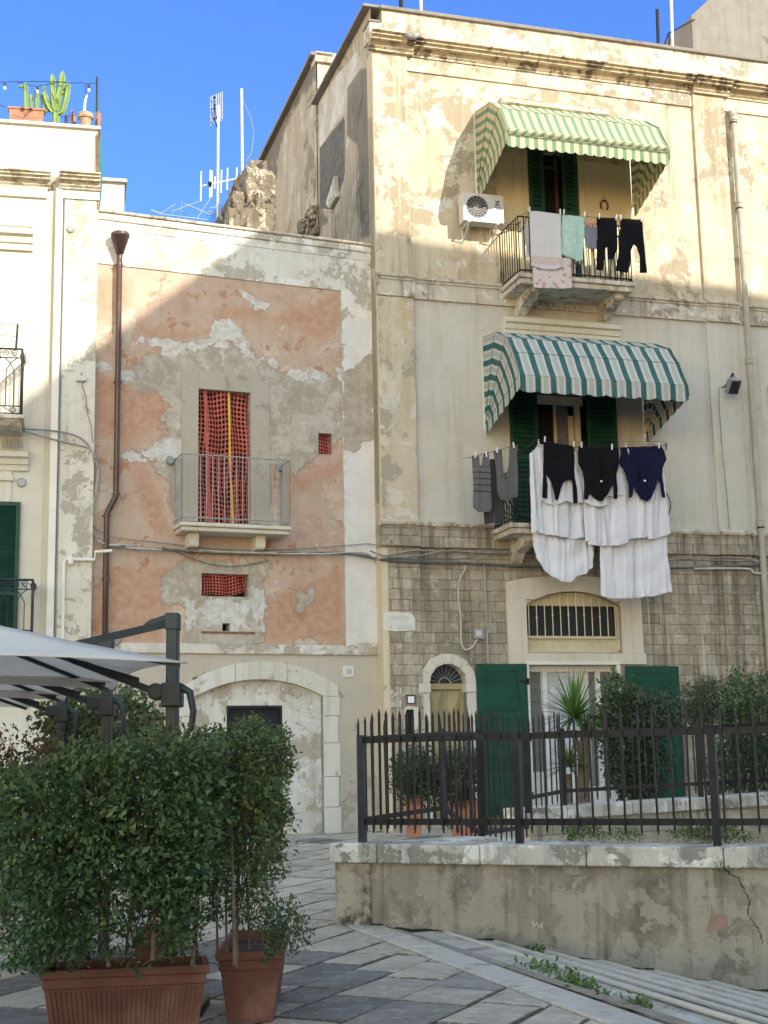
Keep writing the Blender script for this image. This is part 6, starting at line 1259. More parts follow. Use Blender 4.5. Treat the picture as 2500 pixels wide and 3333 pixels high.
laundry('black_sweater', 'black sweater hanging upside down at the left end of the row', 'sweater', FC, Z3, ((598, 88), (700, 95), (815, 115), (820, 200), (830, 350), (845, 430), (847, 522), (818, 525), (812, 450), (800, 360), (780, 352), (740, 372), (722, 420), (705, 500), (680, 500), (665, 420), (655, 370), (630, 340), (618, 318), (625, 400), (622, 490), (585, 488), (590, 380), (595, 200)), w2, M['black'], 'dark sweaters on the middle balcony', ((602, 65), (810, 100)), fold=.035, fs=9, seed=11, swag=.012)
laundry('black_sweater', 'black hooded sweater hanging upside down in the middle of the row', 'sweater', FC, Z3, ((850, 115), (1000, 122), (1135, 130), (1140, 200), (1130, 260), (1118, 330), (1128, 420), (1125, 497), (1095, 497), (1092, 400), (1080, 410), (1060, 460), (1020, 512), (985, 508), (950, 480), (930, 450), (915, 500), (885, 498), (890, 380), (878, 300), (845, 240), (842, 160)), w2, M['black'], 'dark sweaters on the middle balcony', ((866, 105), (1085, 120)), fold=.04, fs=9, seed=12)
laundry('navy_sweater', 'navy blue hooded sweater hanging upside down at the right end of the row', 'sweater', FC, Z3, ((1145, 130), (1280, 122), (1440, 115), (1465, 150), (1482, 210), (1458, 260), (1448, 330), (1462, 420), (1475, 487), (1448, 485), (1430, 390), (1415, 360), (1400, 420), (1370, 490), (1340, 513), (1300, 500), (1260, 440), (1245, 395), (1240, 470), (1222, 490), (1205, 488), (1200, 400), (1190, 340), (1165, 270), (1140, 235), (1150, 180)), w2, M['navy'], 'dark sweaters on the middle balcony', ((1200, 155), (1422, 110)), fold=.04, fs=9, seed=13)
for x, y, nm in ((1010, 370, 0), (1323, 366, 1)):
    s, z = FC.at(Z3, x, y, w2 + .04); o = [q for q in COL.objects if q.name.startswith(('black_sweater', 'navy_sweater')) and q.type == 'EMPTY'][-2 + nm]
    m = MB().box(s - .02, s + .02, w2 + .05, w2 + .056, z - .012, z + .018); build(m, 'size_label', M['paper'], o)
w3 = w1 + .05
laundry('grey_pullover', 'grey pullover with thin dark bars hanging at the far left of the line', 'pullover', FC, Z3, ((80, 185), (130, 180), (135, 260), (148, 250), (165, 168), (200, 155), (212, 280), (218, 470), (226, 560), (205, 590), (120, 590), (88, 555), (90, 400)), w3, M['grey'], None, ((103, 178), (180, 172)), fold=.02, fs=9, seed=14)
laundry('grey_trousers', 'plain grey trousers hanging upside down next to the barred pullover', 'trousers', FC, Z3, ((232, 152), (298, 138), (305, 300), (320, 360), (345, 250), (350, 120), (408, 100), (408, 300), (412, 480), (330, 500), (285, 505), (262, 450), (255, 300)), w3, M['greyp'], None, ((257, 142), (377, 108)), fold=.02, fs=9, seed=15)
laundry('dark_trousers', 'dark brown grey trousers hanging behind the grey trousers', 'trousers', FC, Z3, ((208, 210), (245, 205), (258, 330), (300, 480), (325, 655), (250, 670), (232, 560), (225, 640), (225, 670), (172, 680), (165, 590), (222, 560)), w3 - .08, M['dkgrey'], fold=.02, fs=9, seed=16)
m = MB(); rk = thing('drying_rack', 'dark metal drying lines stretched out from the middle balcony', 'drying rack', FC, (FC.at(Z3, 540, 80, w1)[0], w1, FC.at(Z3, 540, 80, w1)[1]))
q = lambda x, y, w: (FC.at(Z3, x, y, w)[0], w, FC.at(Z3, x, y, w)[1])
m.tube([q(540, 70, w2), q(830, 122, w2), q(1130, 128, w2), q(1490, 108, w2)], .006, 5); m.tube([q(410, 190, dep1), q(540, 70, w2)], .014, 6); m.tube([q(1478, 140, dep1), q(1478, 95, w2)], .014, 6)
for k in range(6): wk = dep1 + .06 * k + .05; yy = 170 - 18 * k; m.tube([q(420 + 20 * k, yy, wk), q(1478, yy + 5, wk)], .004, 4)
m.tube([q(15, 205, w3), q(100, 190, w3), q(250, 150, w3), q(400, 105, w3), q(530, 70, w1)], .005, 5); build(m, 'lines', M['iron'], rk)
m = MB(); q = lambda x, y, w: (FC.at(Z1, x, y, w)[0], w, FC.at(Z1, x, y, w)[1]); m.tube([q(500, 880, w0), q(570, 845, w0 + .03), q(780, 868, w0), q(1040, 888, w0), q(1330, 902, w0)], .005, 5)
m.tube([q(500, 985, dep2), q(520, 960, w0), q(565, 850, w0 + .03)], .008, 5); cl = thing('clothes_line', 'thin clothes line along the rail of the upper balcony', 'clothes line', FC, (FC.at(Z1, 560, 850, w0)[0], w0, FC.at(Z1, 560, 850, w0)[1])); build(m, 'line', M['iron'], cl)
# pegs
pr = None
PEG += [(FC, *FC.at(Z3, x, y, w1), w1, lb) for x, y, lb in ((557, 88, 'pale peg on top of the narrow folded white sheets at the left'), (1185, 110, 'pale peg between the middle black sweater and the navy one'))]
def peg_label(i): return ''
for i, (fr, s, z, w, plb) in enumerate(PEG):
    if pr is None:
        pr = thing('clothes_peg', plb, 'clothes peg', fr, (s, w, z), 'clothes pegs'); pr.location = fr.W(s, w + .02, z)
        INFO[pr.name] = (fr, (0, 0, 0))
        m = MB(); m.hull([(-.010, -.012, -.06), (.010, -.012, -.06), (.010, -.004, -.06), (-.010, -.004, -.06)], [(-.009, -.022, .05), (.009, -.022, .05), (.009, -.012, .05), (-.009, -.012, .05)]); m.hull([(-.010, .004, -.06), (.010, .004, -.06), (.010, .012, -.06), (-.010, .012, -.06)], [(-.009, .012, .05), (.009, .012, .05), (.009, .022, .05), (-.009, .022, .05)])
        build(m, 'jaws', M['woodpeg'], pr)
    else: c_ = copy_tree(pr); c_['label'] = plb; c_.location = fr.W(s, w + .02, z); c_.rotation_euler = (0, R(RNG.uniform(-12, 12)), fr.th)
# ------------------------------------------------------------------ floodlight, cables, pipes on the tall house
s, z = FC.at('s5', 575, 620, .45); fl = thing('floodlight', 'grey square floodlight on an arm beside the downpipe', 'floodlight', FC, FC.at('s5', 490, 640, .05)[:1] + (.05, FC.at('s5', 490, 640, .05)[1]))
a = FC.at('s5', 490, 640, .06); b = FC.at('s5', 582, 528, .35); c_ = FC.at('s5', 600, 575, .45); d = FC.at('s5', 520, 670, .30)
m = MB(); m.tube([(a[0], .05, a[1]), (a[0] + .06, .2, a[1]), (b[0], .35, b[1]), (c_[0], .42, c_[1])], .014, 6); m.tube([(a[0] + .03, .1, a[1] - .02), (b[0] - .02, .35, b[1])], .008, 5); build(m, 'arm', M['iron'], fl)
m = MB(); cx_, cz_ = (FC.at('s5', 580, 620, .4)); m.hull([(cx_ - .13, .26, cz_ - .13), (cx_ + .13, .26, cz_ - .13), (cx_ + .13, .36, cz_ - .20), (cx_ - .13, .36, cz_ - .20)][::1], [(cx_ - .13, .42, cz_ + .14), (cx_ + .13, .42, cz_ + .14), (cx_ + .13, .56, cz_ + .06), (cx_ - .13, .56, cz_ + .06)]); build(m, 'housing', M['greymetal'], fl, bevel=.01)
m = MB(); m.hull([(cx_ - .1, .372, cz_ - .19), (cx_ + .1, .372, cz_ - .19), (cx_ + .1, .376, cz_ - .192), (cx_ - .1, .376, cz_ - .192)], [(cx_ - .1, .556, cz_ + .03), (cx_ + .1, .556, cz_ + .03), (cx_ + .1, .560, cz_ + .028), (cx_ - .1, .560, cz_ + .028)]); build(m, 'lens', M['glass'], fl)
m = MB(); m.tube([(*[FC.at('s5', x, y, .07)[0]], .07, FC.at('s5', x, y, .07)[1]) for x, y in ((470, 640), (470, 780), (490, 1080), (510, 1290), (530, 1500), (550, 1750), (566, 1850), (566, 2060))], .011, 6); build(m, 'cable', M['cable'], fl)
def cable(fr, c, pts, w, r, mat, m): 
    q = [fr.at(c, x, y, w) for x, y in pts]; P = [Vector((s, w, z)) for s, z in q]; out = []
    for i in range(len(P) - 1):
        p0, p1, p2, p3 = P[max(i - 1, 0)], P[i], P[i + 1], P[min(i + 2, len(P) - 1)]
        for k in range(5):
            t = k / 5; out.append(.5 * ((2 * p1) + (-p0 + p2) * t + (2 * p0 - 5 * p1 + 4 * p2 - p3) * t * t + (-p0 + 3 * p1 - 3 * p2 + p3) * t ** 3))
    out.append(P[-1]); m.tube(out, r, 5); return m
cb = thing('wall_cables', 'bundle of grey cables running along all three facades', 'cables', FB, (0, .1, FB.at('c3', 540, 1165, .1)[1])); 
def cpart(fr, lst, nm, mat):
    m = MB()
    for c, P, w, r in lst: cable(fr, c, P, w, r * 1.25, None, m)
    o = build(m, nm, mat, None, fr, smooth=True); mw = Matrix.Translation(fr.W(0, 0, 0)) @ Matrix.Rotation(fr.th, 4, 'Z'); pm = Matrix.Translation(cb.location) @ Matrix.Rotation(FB.th, 4, 'Z')
    o.parent = cb; l = pm.inverted() @ mw; o.location = l.to_translation(); o.rotation_euler = l.to_euler()
cpart(FB, [('c3', ((405, 1110), (430, 1135), (480, 1155), (540, 1165), (680, 1175), (860, 1185), (1100, 1188), (1300, 1190), (1440, 1193), (1560, 1205), (1640, 1218)), .10, .014), ('c3', ((430, 1140), (540, 1170), (700, 1172), (900, 1190), (1200, 1198), (1440, 1188), (1600, 1205)), .13, .010), ('c3', ((405, 1080), (440, 1105), (500, 1125), (700, 1150), (960, 1178), (1200, 1180), (1440, 1165), (1600, 1155), (1640, 1180)), .08, .008)], 'cable', M['cable'])
cpart(FB, [('c3', ((440, 1150), (500, 1170), (600, 1170), (800, 1188), (1000, 1195), (1250, 1195), (1500, 1200), (1640, 1225)), .12, .012), ('c3', ((700, 1165), (800, 1205), (900, 1240), (1000, 1252), (1100, 1240), (1160, 1225)), .06, .007)], 'dark_cable', M['cabledark'])
cpart(FB, [('c3', ((420, 1140), (470, 1160), (540, 1158), (560, 1172), (700, 1180)), .14, .012), ('c3', ((1080, 1192), (1250, 1198), (1440, 1196), (1560, 1190), (1620, 1215)), .14, .012), ('c3', ((860, 1180), (1000, 1190), (1200, 1192)), .13, .012)], 'pale_cable', M['cablelt'])
cpart(FA, [('c3', ((-60, 655), (0, 660), (100, 658), (250, 668), (330, 688), (380, 725), (412, 790)), .14, .013), ('c3', ((-60, 668), (80, 665), (150, 680), (280, 715), (385, 742), (405, 790)), .14, .014), ('c3', ((300, 680), (350, 700), (400, 760), (420, 830)), .13, .009)], 'cable', M['cable'])
cpart(FB, [('c3', ((385, 742), (405, 770), (420, 830), (412, 930), (400, 980), (395, 1060), (405, 1110)), .08, .012), ('c3', ((395, 745), (410, 790), (425, 850), (415, 950), (395, 1000), (390, 1080), (420, 1140)), .07, .010), ('c3', ((405, 700), (403, 900), (400, 1000), (410, 1080)), .05, .010)], 'cable', M['cablelt'])
cpart(FC, [('c4', ((-60, 1185), (0, 1205), (60, 1195), (140, 1182), (240, 1188), (330, 1190), (430, 1185), (520, 1192), (640, 1205), (900, 1210), (1240, 1222), (1659, 1228)), .12, .014), ('c4', ((-40, 1225), (40, 1210), (140, 1208), (260, 1186), (420, 1192), (560, 1195)), .15, .011), ('c4', ((1200, 1225), (1400, 1215), (1560, 1218), (1659, 1250)), .15, .011)], 'cable', M['cable'])
cpart(FC, [('c4', ((-20, 1222), (140, 1232), (400, 1240), (660, 1252), (900, 1255), (1240, 1258), (1560, 1248), (1659, 1246)), .10, .022), ('c4', ((0, 1215), (200, 1222), (380, 1215), (420, 1190), (640, 1198)), .14, .009)], 'dark_cable', M['cabledark'])
cpart(FC, [('c6', ((437, 30), (448, 60), (425, 110), (420, 180), (430, 260), (432, 350), (445, 385), (475, 378), (495, 345)), .06, .013), ('c4', ((1340, 1262), (1560, 1262), (1600, 1280), (1659, 1282)), .12, .02)], 'pale_cable', M['cablelt'])
m = MB(); s, z = FC.at('c6', 524, 45, .08); zb = FC.at('c6', 530, 440, .08)[1]; m.tube([(s, .07, z), (s + .02, .07, zb)], .018, 8); m.box(s - .03, s + .05, .0, .10, z - .02, z + .05); build(m, 'conduit', M['greymetal'], C)
pg = thing('pigeon', 'grey pigeon perched on the big cornice', 'pigeon', FC, (FC.at('s1', 530, 275, .45)[0], .45, zCorT + .03)); s, z = FC.at('s1', 530, 262, .42)
m = MB(); m.tube([(s - .20, .42, z + .02), (s - .12, .42, z + .01), (s - .02, .42, z - .01), (s + .07, .42, z - .005), (s + .13, .42, z + .03), (s + .16, .42, z + .045), (s + .2, .42, z + .04)], [.012, .03, .062, .06, .035, .03, .006], 10); build(m, 'body', simple('pigeon_grey', (.24, .25, .28), .8, 0, .4, 10), pg, smooth=True)
m = MB(); m.hull([(s - .2, .40, z + .02), (s + .05, .36, z - .02), (s + .05, .365, z + .02), (s - .18, .40, z + .04)], [(s - .2, .44, z + .02), (s + .05, .485, z - .02), (s + .05, .48, z + .02), (s - .18, .44, z + .04)]); build(m, 'wings', simple('pigeon_wing', (.16, .165, .19), .8, 0, .3, 10), pg)
# ------------------------------------------------------------------ roof antennas
def px_at(fr, c, x, y, w): s, z = fr.at(c, x, y, w); return (s, w, z)
wr = -2.5
an = thing('television_antenna', 'tall pole with a grid panel and a comb of rods on the low roof', 'antenna', FB, px_at(FB, 'z10', 275, 1240, wr)); b = px_at(FB, 'z10', 275, 1280, wr); t_ = px_at(FB, 'z10', 283, 240, wr)
build(MB().tube([(b[0], wr, b[2] - 1), t_], .026, 8), 'pole', M['whitem'], an); m = MB()
y0_ = px_at(FB, 'z10', 135, 908, wr); y1_ = px_at(FB, 'z10', 435, 845, wr); m.tube([y0_, y1_], .014, 6)
for x, ya, yb in ((138, 785, 1035), (213, 775, 1005), (228, 780, 1000), (253, 830, 930), (307, 775, 965), (357, 758, 940), (433, 755, 935)): m.tube([px_at(FB, 'z10', x + 3, ya, wr), px_at(FB, 'z10', x - 2, yb, wr)], .016, 6)
build(m, 'rod_comb', M['whitem'], an); m = MB()
for k in range(7): m.tube([px_at(FB, 'z10', 215 + 17 * k, 165 - 7 * k, wr), px_at(FB, 'z10', 220 + 16 * k, 405 - 9 * k, wr)], .005, 4)
for k in range(14): m.tube([px_at(FB, 'z10', 215, 170 + 17.5 * k, wr), px_at(FB, 'z10', 320, 130 + 17.5 * k, wr)], .004, 4)
build(m, 'grid_panel', M['greymetal'], an); m = MB()
for y in (172, 235, 262, 348): p = px_at(FB, 'z10', 250, y, wr + .1); m.lathe((p[0], p[1], p[2]), [(.01, -.03), (.03, 0), (.01, .03)], 8)
m.tube([px_at(FB, 'z10', 250, 165, wr + .1), px_at(FB, 'z10', 250, 355, wr + .1)], .006, 5)
m.tube([px_at(FB, 'z10', 268, 350, wr + .1), px_at(FB, 'z10', 250, 230, wr + .1)], .012, 5); m.tube([px_at(FB, 'z10', 245, 345, wr + .1), px_at(FB, 'z10', 275, 420, wr)], .014, 5); build(m, 'feed_clamp', M['iron'], an); m = MB(); p = px_at(FB, 'z10', 213, 887, wr + .04); m.lathe(p, [(.03, -.06), (.05, 0), (.03, .04)], 8)
build(m, 'clamps', M['iron'], an)  # antenna electronics
p2 = thing('antenna_pole', 'bare white rusty pole beside the ruined masonry on the low roof', 'pole', FB, px_at(FB, 'z10', 490, 900, wr)); b = px_at(FB, 'z10', 490, 940, wr); t_ = px_at(FB, 'z10', 476, 100, wr); build(MB().tube([(b[0], wr, b[2] - 2), t_], .030, 8), 'pole', simple('white_rusty_pole', (.66, .62, .60), .6, 0, .1, 6, dirt=(.40, .20, .14)), p2)
m = MB(); m.tube([px_at(FB, 'z10', x, y, wr) for x, y in ((480, 175), (510, 240), (560, 360), (578, 480), (560, 620), (520, 700))], .006, 4); build(m, 'wire', M['cable'], p2)
m = MB(); la = thing('fallen_antenna', 'low tangle of light rods and green netting behind the low parapet', 'antenna', FB, px_at(FB, 'c1', 780, 940, wr))
for P in (((650, 905), (700, 925), (900, 950)), ((690, 925), (760, 880)), ((785, 870), (783, 930)), ((850, 945), (910, 855)), ((740, 915), (860, 870)), ((800, 880), (960, 950)), ((905, 900), (1000, 880)), ((900, 910), (1000, 960))): m.tube([px_at(FB, 'c1', x, y, wr) for x, y in P], .008, 5)
build(m, 'rods', M['galv'], la); m = MB(); n = 10
V = [px_at(FB, 'c1', 700 + 28 * i, 968 - j * (18 + 7 * math.sin(i * .8)) - 2, wr - .2) for j in range(4) for i in range(n + 1)]; m.add(V, [(j * (n + 1) + i, j * (n + 1) + i + 1, (j + 1) * (n + 1) + i + 1, (j + 1) * (n + 1) + i) for j in range(3) for i in range(n)]); 
def netmat():
    g = NT('blue_green_netting'); w_ = g.n('ShaderNodeTexChecker'); w_.inputs['Scale'].default_value = 60; g.L(g.tc.outputs['Object'], w_.inputs[0]); g.b.inputs['Base Color'].default_value = (.06, .20, .17, 1)
    tr = g.n('ShaderNodeBsdfTransparent'); ms = g.n('ShaderNodeMixShader'); ms.inputs[0].default_value = .62; g.L(g.b.outputs[0], ms.inputs[1]); g.L(tr.outputs[0], ms.inputs[2]); g.L(ms.outputs[0], g.t.nodes['Material Output'].inputs[0]); return g.m
build(m, 'netting', netmat(), la, recalc=False)
wc = -1.2
for (xa, ya, yb, r, nm, lb, mt) in ((72, 60, -30, .05, 'roof_pole', 'dark pole at the left end of the tall roof, cut by the picture edge', 'iron'), (158, 70, -30, .035, 'roof_pole', 'white pole beside the dark one at the left end of the tall roof', 'whitem'), (1180, 250, 42, .04, 'roof_pole', 'dark short pole on the tall roof near the grey block', 'iron'), (1240, 260, -30, .035, 'roof_pole', 'white tall pole on the tall roof near the grey block', 'whitem')):
    b = px_at(FC, 'c2', xa + 4, ya, wc); t_ = px_at(FC, 'c2', xa, yb, wc); p = thing(nm, lb, 'pole', FC, (b[0], wc, b[2] - .6), 'poles on the tall roof'); build(MB().tube([(b[0], wc, b[2] - .6), t_], r, 8), 'pole', M[mt], p)
hr = thing('roof_handrail', 'thin dark metal handrail leading to the grey block on the tall roof', 'handrail', FC, px_at(FC, 'c2', 1210, 190, wc)); m = MB(); m.tube([px_at(FC, 'c2', 1205, 215, wc), px_at(FC, 'c2', 1228, 145, wc), px_at(FC, 'c2', 1340, 85, wc)], .02, 6); m.tube([px_at(FC, 'c2', 1232, 150, wc), px_at(FC, 'c2', 1232, 230, wc)], .02, 6); build(m, 'rail', M['iron'], hr)
q0 = FC.at('c2', 1328, 68, -4); q1_ = FC.at('c2', 1400, 0, -4)
gb = thing('roof_block', 'windowless grey stained block rising behind the tall roof', 'building', FC, (q0[0] + 3, -7, zCorT)); m = MB(); 
sx0 = q0[0]; sx1 = q1_[0]; zr0 = q0[1]; zr1 = q1_[1]; m.add([(sx0, -4, zCorT - 1), (sx0 + 9, -4, zCorT - 1), (sx0 + 9, -9, zCorT - 1), (sx0, -9, zCorT - 1), (sx0, -4, zr0), (sx0 + 9, -4, zr0 + (zr1 - zr0) / (sx1 - sx0) * 3), (sx0 + 9, -9, zr0 + 3), (sx0, -9, zr0), (sx0 + 3, -4, zr0 + (zr1 - zr0) / (sx1 - sx0) * 3), (sx0 + 3, -9, zr0 + (zr1 - zr0) / (sx1 - sx0) * 3)], [(0, 3, 2, 1), (0, 1, 5, 8, 4), (4, 8, 9, 7), (8, 5, 6, 9), (0, 4, 7, 3), (1, 2, 6, 5), (3, 7, 9, 6, 2)]); build(m, 'wall', M['darkwall'], gb)
# ------------------------------------------------------------------ iron fences
def picket(m, p, z0, z1, u, wd=.012, th=.008, tip=.07, flat=False):
    """a bar with a spear point above and a cut point below; u = direction of the rail"""
    v = np.array([-u[1], u[0]]); 
    def ring(z, a, b): return [(p[0] + u[0] * i * a + v[0] * j * b, p[1] + u[1] * i * a + v[1] * j * b, z) for i, j in ((-1, -1), (1, -1), (1, 1), (-1, 1))]
    R_ = [ring(z0 - .04, .001, th), ring(z0, wd, th), ring(z1 - tip, wd, th), ring(z1 - tip * .95, wd * 1.25, th), ring(z1, .0015, th * .4)]
    for a, b in zip(R_, R_[1:]): m.hull(a, b)
def rail(m, a, b, h=.028, t=.012):
    a, b = np.array(a), np.array(b); u = (b - a)[:2] / np.linalg.norm((b - a)[:2]); v = np.array([-u[1], u[0]]) * t
    m.hull([(a[0] - v[0], a[1] - v[1], a[2] - h), (a[0] + v[0], a[1] + v[1], a[2] - h), (a[0] + v[0], a[1] + v[1], a[2] + h), (a[0] - v[0], a[1] - v[1], a[2] + h)],
           [(b[0] - v[0], b[1] - v[1], b[2] - h), (b[0] + v[0], b[1] + v[1], b[2] - h), (b[0] + v[0], b[1] + v[1], b[2] + h), (b[0] - v[0], b[1] - v[1], b[2] + h)])
def post(m, p, z0, z1, r=.032): m.box(p[0] - r, p[0] + r, p[1] - r, p[1] + r, z0, z1)
wF = -.12                                                   # front fence stands on the coping
fz = lambda x, y, c='z4': FW.at(c, x, y, wF)
sP0, zb0 = FW.at('z4', 72, 1540, wF); zR0 = FW.at('z4', 700, 1410, wF)[1]; zR1 = FW.at('z4', 300, 775, wF)[1]; zTip = FW.at('z4', 790, 590, wF)[1]; zR1r = FW.at('z5', 1600, 668, wF)[1]
sR_ = FW.at('z5', 1600, 668, wF)[0]; print('front fence', sP0, zb0, zR0, zR1, zTip, 'right rail', sR_, zR1r, FW.at('z5', 1265, 1560, wF))
ff = thing('iron_fence', 'black iron fence with spear points on the marble coping nearest to us', 'fence', FW, (sP0, wF, CT))
class FWW:                                                  # work in the wall frame: x = s, y = w
    pass
posts = [sP0 + .0, FW.at('z4', 1285, 1550, wF)[0], FW.at('z5', 1268, 1540, wF)[0]]; posts.append(posts[2] + (posts[2] - posts[1]) * 1.02); posts.append(posts[3] + 1.9)
u_ = np.array([1.0, 0.0])
def ztr(s): return zR1
for i, s in enumerate(posts):
    m = MB(); m.box(s - .033, s + .033, wF - .033, wF + .033, CT - .02, zR1 + (.03 if i else .05)); build(m, 'post', M['navyiron'] if i == 0 else M['iron'], ff)
m = MB(); m.box(posts[0], posts[-1], wF - .012, wF + .012, zR1 - .03, zR1 + .03); build(m, 'rail', M['iron'], ff); m = MB(); m.box(posts[0], posts[-1], wF - .012, wF + .012, zR0 - .03, zR0 + .03); build(m, 'rail', M['iron'], ff)
sp = (posts[1] - posts[0]) / 11; s = posts[0] - sp * .12; k = 0
while s < posts[-1]:
    if min(abs(s - q) for q in posts[1:]) > .04:
        m = MB(); h = zTip + RNG.uniform(-.03, .02); ln = RNG.uniform(-.012, .012); picket(m, (s, wF + .02), zR0 - .07, h, u_, .009, .009, .09)
        V = np.array(m.v); V[:, 0] += (V[:, 2] - zR0) * ln; m.v = [tuple(v) for v in V]; build(m, 'picket', M['iron'], ff)
    s += sp; k += 1
# rear fence: from the corner back along the side coping, then round to the ramp
rf_ = thing('iron_fence', 'rusty brown iron fence with wide flat pickets running back from the corner post', 'fence', WO, (Wc[0], Wc[1], ZC + .14))
def zat(c, x, y, D):
    r = ray(c, x, y); return EYE + r[2] / r[1] * D
cor = FW.W(posts[0], wF, 0)
NP = [(np.array([cor[0], cor[1]]), zat('z4', 60, 1395, cor[1]), zat('z4', 60, 775, cor[1])),
      (hit('z4', 690, 1000, 14.9)[:2], zat('z4', 690, 1302, 14.9), zat('z4', 690, 735, 14.9)),
      (hit('z4', 972, 1000, 16.3)[:2], zat('z4', 972, 1500, 16.3) , zat('z4', 972, 735, 16.3)),
      (hit('z4', 1335, 1000, 17.7)[:2], zat('z4', 1335, 1228, 17.7), zat('z4', 1335, 742, 17.7)),
      (hit('z4', 1620, 1000, 18.6)[:2], zat('z4', 1620, 1172, 18.6), zat('z4', 1620, 725, 18.6)),
      (hit('z5', 1130, 1000, 19.3)[:2], zat('z5', 1130, 1115, 19.3), zat('z5', 1130, 690, 19.3)),
      (hit('z5', 1780, 900, 19.9)[:2], zat('z5', 1780, 1078, 19.9), zat('z5', 1780, 648, 19.9)),
      (hit('z5', 2600, 900, 20.6)[:2], zat('z5', 2600, 1030, 20.6), zat('z5', 2600, 600, 20.6))]
for i, (p, zb, zt) in enumerate(NP):
    if i: m = MB(); post(m, p, zb - (.18 if i not in (2,) else .4), zt + .06, .032 if i != 3 else .028); build(m, 'post', M['navyiron'] if i == 1 else M['ironbrown'], rf_)
npk = (12, 8, 9, 7, 11, 9, 8); cnt = 0
for i in range(len(NP) - 1):
    (a, za, ta), (b, zb, tb) = NP[i], NP[i + 1]; mat = M['ironbrown'] if i in (1, 2, 3, 4) else M['iron']
    if i == 2: zb, za = za, za
    m = MB(); rail(m, (*a, ta), (*b, tb), .028); build(m, 'rail', mat, rf_); m = MB(); rail(m, (*a, za), (*b, zb), .024); build(m, 'rail', mat, rf_)
    u = (b - a) / np.linalg.norm(b - a); vis = npk[i]
    # pickets are flats set across the rail, so that they look broad from here
    for k in range(vis):
        f = (k + .6) / vis; p = a + (b - a) * f; z0 = za + (zb - za) * f - .10; z1 = ta + (tb - ta) * f + RNG.uniform(.22, .30); m = MB()
        wide = (.014, .012, .012)[i] if i < 3 else .009; pd = np.array([1., 0.]) if i < 3 else u
        picket(m, p, z0 if i != 1 else z0 - .05, z1, pd, wide * RNG.uniform(.7, 1.1), .008, .07); build(m, 'picket', mat, rf_); cnt += 1
# ramp wall behind with pale coping
pA = hit('z5', -250, 1300, 18.2); pB = hit('z5', 1659, 1190, 19.5); _d = (pB - pA)[:2]; FR = Frame(pA[:2], math.degrees(math.atan2(_d[1], _d[0]))); LR = np.linalg.norm(_d)
zc0, zc1 = FR.at('z5', 0, 1295)[1], FR.at('z5', 1659, 1190)[1]; s0_, s1_ = FR.at('z5', 0, 1295)[0], FR.at('z5', 1659, 1190)[0]; sl = (zc1 - zc0) / (s1_ - s0_); zz = lambda s: zc0 + sl * (s - s0_); print('ramp', FR.th * 57.3, zc0, zc1, s0_, s1_)
rw2 = thing('ramp_wall', 'low cream stone wall with sloping grey marble coping behind the fences', 'wall', FR, (s0_, 0, 0)); sL = FR.at('z4', 1310, 1400)[0]
m = MB(); m.add([(sL + .1, -.25, -.5), (s1_ + 6, -.25, -.5), (s1_ + 6, 0, -.5), (sL + .1, 0, -.5), (sL + .1, -.25, zz(sL) - .15), (s1_ + 6, -.25, zz(s1_ + 6) - .15), (s1_ + 6, 0, zz(s1_ + 6) - .15), (sL + .1, 0, zz(sL) - .15)], [(0, 3, 2, 1), (4, 5, 6, 7), (0, 1, 5, 4), (1, 2, 6, 5), (2, 3, 7, 6), (3, 0, 4, 7)]); build(m, 'wall_face', M['ashlar2'], rw2)
cuts = [sL - .05] + [FR.at('z5', x, 1300)[0] for x in (95, 600, 1010, 1320)] + [s1_ + .5, s1_ + 2.2, s1_ + 4, s1_ + 6]
for a, b in zip(cuts, cuts[1:]):
    m = MB(); a += .004; b -= .004; m.hull([(a, -.5, zz(a) - .16), (b, -.5, zz(b) - .16), (b, .06, zz(b) - .16), (a, .06, zz(a) - .16)], [(a, -.5, zz(a)), (b, -.5, zz(b)), (b, .06, zz(b)), (a, .06, zz(a))]); build(m, 'coping_slab', M['marble'], rw2, bevel=.015)
# entrance terrace and the stair well floor
m = MB(); TR_ = [FC.W(s, w, 0) for s, w in ((-.2, 0), (12, 0), (12, 6.0), (1.2, 4.5))]; pts = [(p[0], p[1]) for p in TR_]; m.add([(x, y, gC - .02) for x, y in pts] + [(x, y, -.6) for x, y in pts], [(0, 1, 2, 3), (4, 5, 6, 7), (0, 1, 5, 4), (1, 2, 6, 5), (2, 3, 7, 6), (3, 0, 4, 7)]); struct(build(m, 'terrace', M['step'], None, WO))
# ------------------------------------------------------------------ umbrellas
def umbrella(D, first=True):
    t = thing('cantilever_umbrella', 'nearest grey white cantilever parasol, its corner in front of the mast', 'parasol', WO, (0, 0, 0), 'cantilever umbrellas in a row')
    return t
U = np.array([-.333, .943]); Vv = np.array([.943, .333])
base1 = np.array(hit('P', 372, 1600, 9.9)[:2]); cz = zat('P', 405, 1432, 8.5)
cN = hit('P', 407, 1432, 8.5)[:2]; cFar = hit('P', 245, 1489, 11.25)[:2]; zF = zat('P', 245, 1489, 11.25); Ud = (cFar - cN); Ls = np.linalg.norm(Ud); Ud /= Ls; Vd = np.array([-Ud[1], Ud[0]]); print('umbrella', cN, cFar, cz, zF, Ls, base1)
Wn = 3.0; zE = (cz + zF) / 2; cen = cN + Ud * Ls / 2 + Vd * (Wn / 2) * (1 if Vd[0] < 0 else -1); Lf = -1 if Vd[0] > 0 else 1
um = thing('cantilever_umbrella', 'nearest grey white cantilever parasol of the row, its corner before the tall mast', 'parasol', WO, (base1[0], base1[1], 0), 'cantilever umbrellas in a row')
